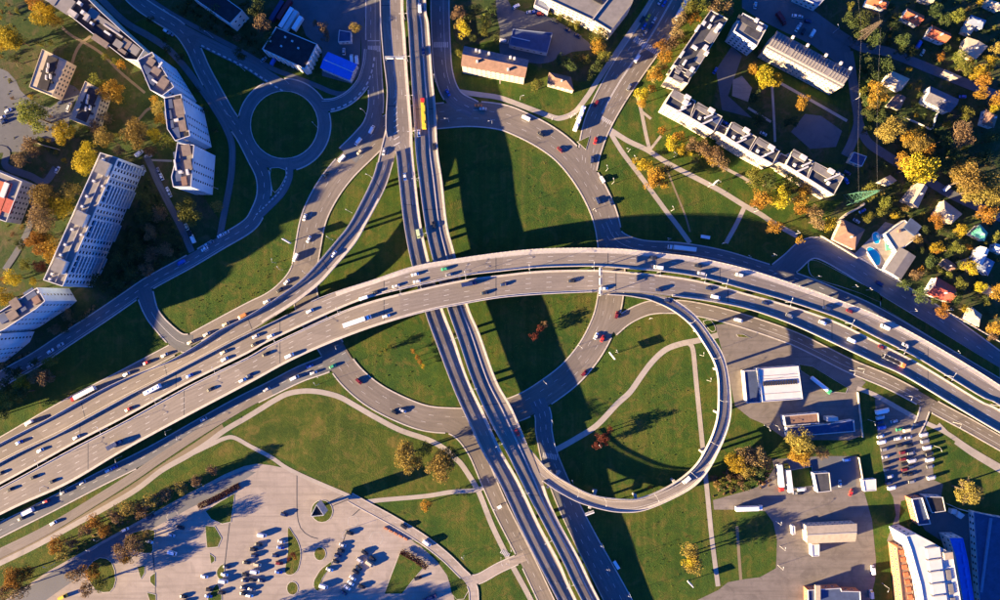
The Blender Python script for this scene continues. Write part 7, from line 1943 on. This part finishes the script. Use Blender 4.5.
for x, y, ad in ((289, 84, 90), (318, 128, 40), (366, 114, 60), (231, 117, 20), (276, 243+20, 0), (283, 270, 30), (213, 38, 60), (173, 17, 60), (218, 189, 0), (245, 71, 60), (435, 82, 0), (449, 122, 90), (492, 124, 100), (520, 100, -80), (552, 120, 90), (571, 118, 120), (576, 119, 60), (606, 171, 20), (612, 184, 10), (628, 152, 80), (593, 210, 200), (668, 240, 80), (722, 244, 90), (747, 258, 60), (772, 256, 70), (773, 274, 90), (816, 277, 80), (852, 287, 60), (866, 290, 60), (910, 311, 50), (952, 352, 50), (650, 318, 100), (616, 352, 30), (578, 345, -130), (543, 380, -130), (552, 421, 20), (554, 444, 10), (572, 480, 20), (599, 445, 30), (602, 543, 60), (629, 592, 60), (608, 566, 60), (509, 560, 60), (510, 543, 200), (501, 557, 200), (497, 507, 60), (530, 594, 240), (319, 384, 30), (320, 373, 200), (338, 345, 200), (171, 429, 200), (182, 434, 200), (202, 484, 60), (154, 511, 50), (104, 537, 50), (97, 547, 60), (55, 563, 60), (48, 483+1, 200), (68, 486, 200), (122, 456, 200), (4, 518, 200), (345, 510+20, 200), (464, 555, 30), (707, 380, 0), (700, 355, 0), (849, 370, 150), (858, 368, 150), (905, 395, 150), (953, 422, 150), (932, 445, 200), (868, 419.5, 180), (764, 425, 200), (773, 424, 200), (776, 521, 0), (780, 546, 0), (778, 565, 0), (882, 583, 150), (708, 187, 60), (717, 184, 60), (795, 234, 60), (674, 157, 60), (671, 211, 30), (754, 212, 60), (945, 310, 60), (962, 322, 60), (853, 101, 0), (833, 33, 30), (634, 161, 40)):
    lamp(x, y, 0.05, math.radians(ad), (1,), 7.5, 1.5)

# ------------------------------------------------------------------ billboards, gantries, shelters, pylon
def billboard(px, py, ang, wdt, hgt, z0, label):
    v = P(px, py, z0+hgt); e = empty('billboard', (v.x, v.y, 0), math.radians(ang))
    mb = MB(); mb.tube((0, 0, 0), (0, 0, z0), .22, .2, 8); mb.build('post', M['metal'], e)
    mb = MB(); mb.box(0, 0, z0, z0+hgt, wdt, .5); mb.build('panel', M['board'], e)
    mb = MB(); mb.box(0, .35, z0-.05, z0+.12, wdt, .5); mb.build('catwalk', M['metal'], e)
    tag(e, label, 'billboard', 'roadside billboards')
billboard(285.5, 241, -30, 5.4, 3, 4.5, 'white billboard seen edge-on, on the lawn by the queueing cars')
billboard(612.5, 356, -52, 5.2, 3, 4.0, 'white billboard edge-on upon the lawn beside the red car')
billboard(590, 514, 20, 5.4, 3, 4.5, 'white billboard edge-on in the shade below the loop ramp')
billboard(716, 182.5, 45, 3.6, 2.4, 3, 'white billboard edge-on beside the park path')
billboard(691, 585, -45, 4.2, 2.6, 3.5, 'white billboard edge-on above the yard at the bottom')
# three-sided advertising tower on a mast
v = P(317, 512, 13.5); e = empty('advertising_tower', (v.x, v.y, 0), math.radians(15))
mb = MB(); mb.tube((0, 0, 0), (0, 0, 4.2), .8, .8, 12); mb.build('mast', M['metal'], e)
R3 = 4.4
tri = [(R3*math.cos(math.radians(t)), R3*math.sin(math.radians(t))) for t in (80, 200, 320)]
for i in range(3):
    a, b = Vector(tri[i]), Vector(tri[(i+1) % 3]); m_ = (a+b)/2
    mb = MB(); mb.box(0, 0, 4.2, 13.5, (b-a).length-.3, .3); mb.build('panel', M['metal'], e, (m_.x, m_.y, 0), math.atan2((b-a).y, (b-a).x))
mb = MB(); mb.prism([(x*.8, y*.8) for x, y in tri], 12.2, 12.4); mb.build('dark_hollow', M['black'], e)  # black sheet stands in for the shade inside the hollow tower
tag(e, 'three-sided white advertising tower on the round grass island', 'advertising tower')
v = P(341, 500, 1); mb = MB()
# gantries
def gantry(p0, p1, z, h, label, panels=2):
    a, b = P(*p0, z+h), P(*p1, z+h); m_ = (a+b)/2
    e = empty('sign_gantry', (m_.x, m_.y, z), math.atan2((b-a).y, (b-a).x)); L0 = (b-a).length
    for s in (-1, 1):
        mb = MB(); mb.tube((s*L0/2, 0, 0), (s*L0/2, 0, h), .22, .18, 8); mb.build('post', M['metal'], e)
    mb = MB()
    for yy in (-.4, .4):
        for zz_ in (h-.1, h+.7): mb.box(0, yy, zz_, zz_+.14, L0, .16)
    for k in range(int(L0/1.2)):
        x = -L0/2+k*1.2
        mb.tube((x, -.4, h), (x+1.2, .4, h+.05), .05, .05, 4); mb.tube((x, .4, h+.75), (x+1.2, -.4, h+.8), .05, .05, 4)
    mb.build('truss', M['metal'], e)
    for k in range(panels):
        x = -L0/2+L0*(k+.5)/panels
        mb = MB(); mb.box(x, -.62, h-1.0, h+1.2, L0/panels*.7, .12); mb.build('sign_panel', M['board'], e)
    tag(e, label, 'sign gantry', 'sign gantries')
gantry((385, 57.5), (404.5, 57.5), 5.5, 6.0, 'grey sign gantry over the upper west deck of the straight overpass', 2)
gantry((600.8, 267.5), (600.8, 295.5), 13.8, 6.0, 'white sign gantry across the south flyover carriageway', 3)
gantry((431, 115.5), (427, 116), HN, 5, 'short gantry arm beside the yellow bus', 1) if False else None
def shelter(px, py, ang, L0, label):
    v = P(px, py, 2.6); e = empty('bus_shelter', (v.x, v.y, 0), math.radians(ang))
    mb = MB(); mb.box(0, 0, 2.45, 2.6, L0, 1.9); mb.build('roof', M['board'], e)
    mb = MB()
    for x in (-L0/2+.2, L0/2-.2): mb.box(x, .8, 0, 2.45, .1, .1)
    mb.build('frame', M['metal'], e)
    mb = MB(); mb.box(0, .82, .2, 2.2, L0-.6, .04); mb.build('back_pane', M['pane'], e)
    mb = MB(); mb.box(0, .45, .42, .5, L0*.6, .4); mb.build('bench', M['timber'], e)
    tag(e, label, 'bus shelter', 'bus shelters')
shelter(705.5, 237, -10, 5.5, 'pale bus shelter where the park path meets the shaded road')
shelter(616.5, 565, -58, 5.5, 'white bus shelter beside the blue-shaded road at the bottom')
shelter(499.5, 507, 30, 2.6, 'small white shelter beside the west foot of the overpass')

def pylon(px, py, H_, base, ang, m, label):
    v = P(px, py); e = empty('power_pylon', (v.x, v.y, 0), ang); b = base/2
    def at(z, sx, sy):
        k = 1-z/H_*.86; return (sx*b*k, sy*b*k, z)
    for sx in (-1, 1):
        for sy in (-1, 1):
            mb = MB(); mb.tube(at(0, sx, sy), at(H_, sx, sy), .16, .09, 5); mb.build('leg', M[m], e)
    mb = MB(); z = 0; st = []
    while z < H_-1: st.append(z); z += max(1.4, (1-z/H_*.86)*base*.8)
    st.append(H_)
    for z0, z1 in zip(st, st[1:]):
        for (s0, s1) in (((-1, -1), (1, -1)), ((1, -1), (1, 1)), ((1, 1), (-1, 1)), ((-1, 1), (-1, -1))):
            mb.tube(at(z0, *s0), at(z1, *s1), .07, .07, 4); mb.tube(at(z0, *s1), at(z1, *s0), .07, .07, 4); mb.tube(at(z1, *s0), at(z1, *s1), .07, .07, 4)
    mb.build('bracing', M[m], e)
    for z, L0 in ((H_*.66, 5.5), (H_*.8, 4.4), (H_*.93, 3.4)):
        mb = MB()
        for s in (-1, 1):
            for sy in (-1, 1): mb.tube(at(z, s, sy), (s*L0, 0, z+.3), .08, .06, 4); mb.tube(at(z+1.2, s, sy), (s*L0, 0, z+.3), .06, .05, 4)
        mb.build('cross_arm', M[m], e)
    tag(e, label, 'power pylon', 'power pylons')
    return e
p1 = pylon(850, 199, 30, 6.5, .25, 'pylon', 'green lattice power pylon beside the zigzag flats')
p2 = pylon(853, 42, 30, 5.5, .15, 'bark', 'grey lattice power pylon among dark trees near the top edge')
bpy.context.view_layer.update()
for zf, L0 in ((.66, 5.5),):
    for s in (-1, 1):
        mb = MB()
        a = p1.matrix_world @ Vector((s*L0, 0, 30*zf)); b = p2.matrix_world @ Vector((s*L0, 0, 30*zf)); c0 = p2.matrix_world @ Vector((s*L0+6, 95, 30*zf))
        for u_, w_ in ((a, b), (b, c0)):
            for k in range(10):
                t0, t1 = k/10, (k+1)/10
                f = lambda t: u_.lerp(w_, t)+Vector((0, 0, -8*t*(1-t)))
                mb.tube(f(t0), f(t1), .010, .010, 3, 0, False)
        o = mb.build('power_cable', M['lamp'])
        reg(o, 'sagging power cable', 'strung between the two pylons', 'cable', 'power cables', (877+s*L0+zf, 100))

# people on the car park paving, small and upright
def person(px, py, ang, shirt, legs, where):
    v = P(px, py); e = empty('person', (v.x, v.y, .05), ang)
    mb = MB()
    loft(mb, [[(r*math.cos(t)*.62+ox, r*math.sin(t), z) for t in np.linspace(0, 2*math.pi, 9)[:-1]] for z, r, ox in ((.82, .17, 0), (.95, .19, 0), (1.2, .2, 0), (1.4, .22, 0), (1.48, .12, 0), (1.53, .06, 0), (1.58, .075, .02), (1.68, .10, .02), (1.78, .08, .01), (1.82, .03, 0))])
    for s in (-1, 1):
        mb.tube((0, s*.22, 1.42), (.05, s*.27, 1.1), .055, .045, 6); mb.tube((.05, s*.27, 1.1), (.16, s*.26, .84), .045, .035, 6)
        mb.tube((0, s*.09, .88), (.06*s, s*.1, .46), .09, .065, 6); mb.tube((.06*s, s*.1, .46), (.04*s, s*.1, .05), .065, .045, 6); mb.box(.04*s+.06, s*.1, 0, .08, .26, .1)
    mb.build('body', M['car_'+shirt], e)
    reg(e, 'person in %s clothes walking' % shirt, where, 'person', 'people on foot', (px, py))
0 and person(301, 572, .6, 'dark', 'dark', 'near the half-moon grass island in the car park')
0 and person(222, 546, .5, 'dark', 'dark', 'beside the small island with the white ring')
0 and person(339, 565, .3, 'grey', 'dark', 'between the parked cars on the pale paving')

# small garden bushes and young trees in the gaps between houses
def garden_fill(poly, n, cols, seed, rmin=2.2, rmax=4.2):
    r = np.random.default_rng(seed); random.seed(seed)
    foot = []
    for o in bpy.data.objects:
        if o.parent is None and o.get('category') in ('house', 'villa', 'flats', 'apartment block', 'swimming pool', 'car', 'van', 'garage'):
            rad = 3.0
            for ch in o.children:
                if ch.type == 'MESH' and ch.name.split('.')[0] in ('roof', 'wall', 'water'):
                    rad = max([rad]+[math.hypot(q.co.x, q.co.y) for q in ch.data.vertices])
            foot.append((o.location.x, o.location.y, rad*.9))
    trees_ = [(P(t_[0], t_[1]).x, P(t_[0], t_[1]).y, 2.6) for t_ in SPEC]
    def inside(x, y):
        c = False; j = len(poly)-1
        for i in range(len(poly)):
            (xi, yi), (xj, yj) = poly[i], poly[j]
            if (yi > y) != (yj > y) and x < (xj-xi)*(y-yi)/(yj-yi)+xi: c = not c
            j = i
        return c
    k = 0; t = 0
    while k < n and t < 4000:
        t += 1
        x, y = r.uniform(min(p[0] for p in poly), max(p[0] for p in poly)), r.uniform(min(p[1] for p in poly), max(p[1] for p in poly))
        if not inside(x, y): continue
        v = P(x, y)
        if any(math.hypot(v.x-a, v.y-b) < c_+1.5 for a, b, c_ in foot+trees_): continue
        if any(rd.inside(v.x, v.y, 2.0) for rd in ROADS.values()): continue
        rr = r.uniform(rmin, rmax); tree(x, y, rr, cols[int(r.integers(len(cols)))]); trees_.append((v.x, v.y, rr*MPP)); k += 1
garden_fill([(870, 0), (1000, 0), (1000, 330), (955, 305), (905, 275), (862, 210), (868, 100)], 50, [L_, L_, Y, G, D, L_], 3)
garden_fill([(0, 0), (40, 0), (90, 45), (140, 90), (160, 130), (150, 150), (95, 150), (40, 250), (0, 290)], 40, [L_, G, L_, Y, B], 5)
plant_all()

finish_labels()
# nothing built by hand-picked name keeps a helper property
for o in bpy.data.objects:
    if 'h' in o.keys(): del o['h']
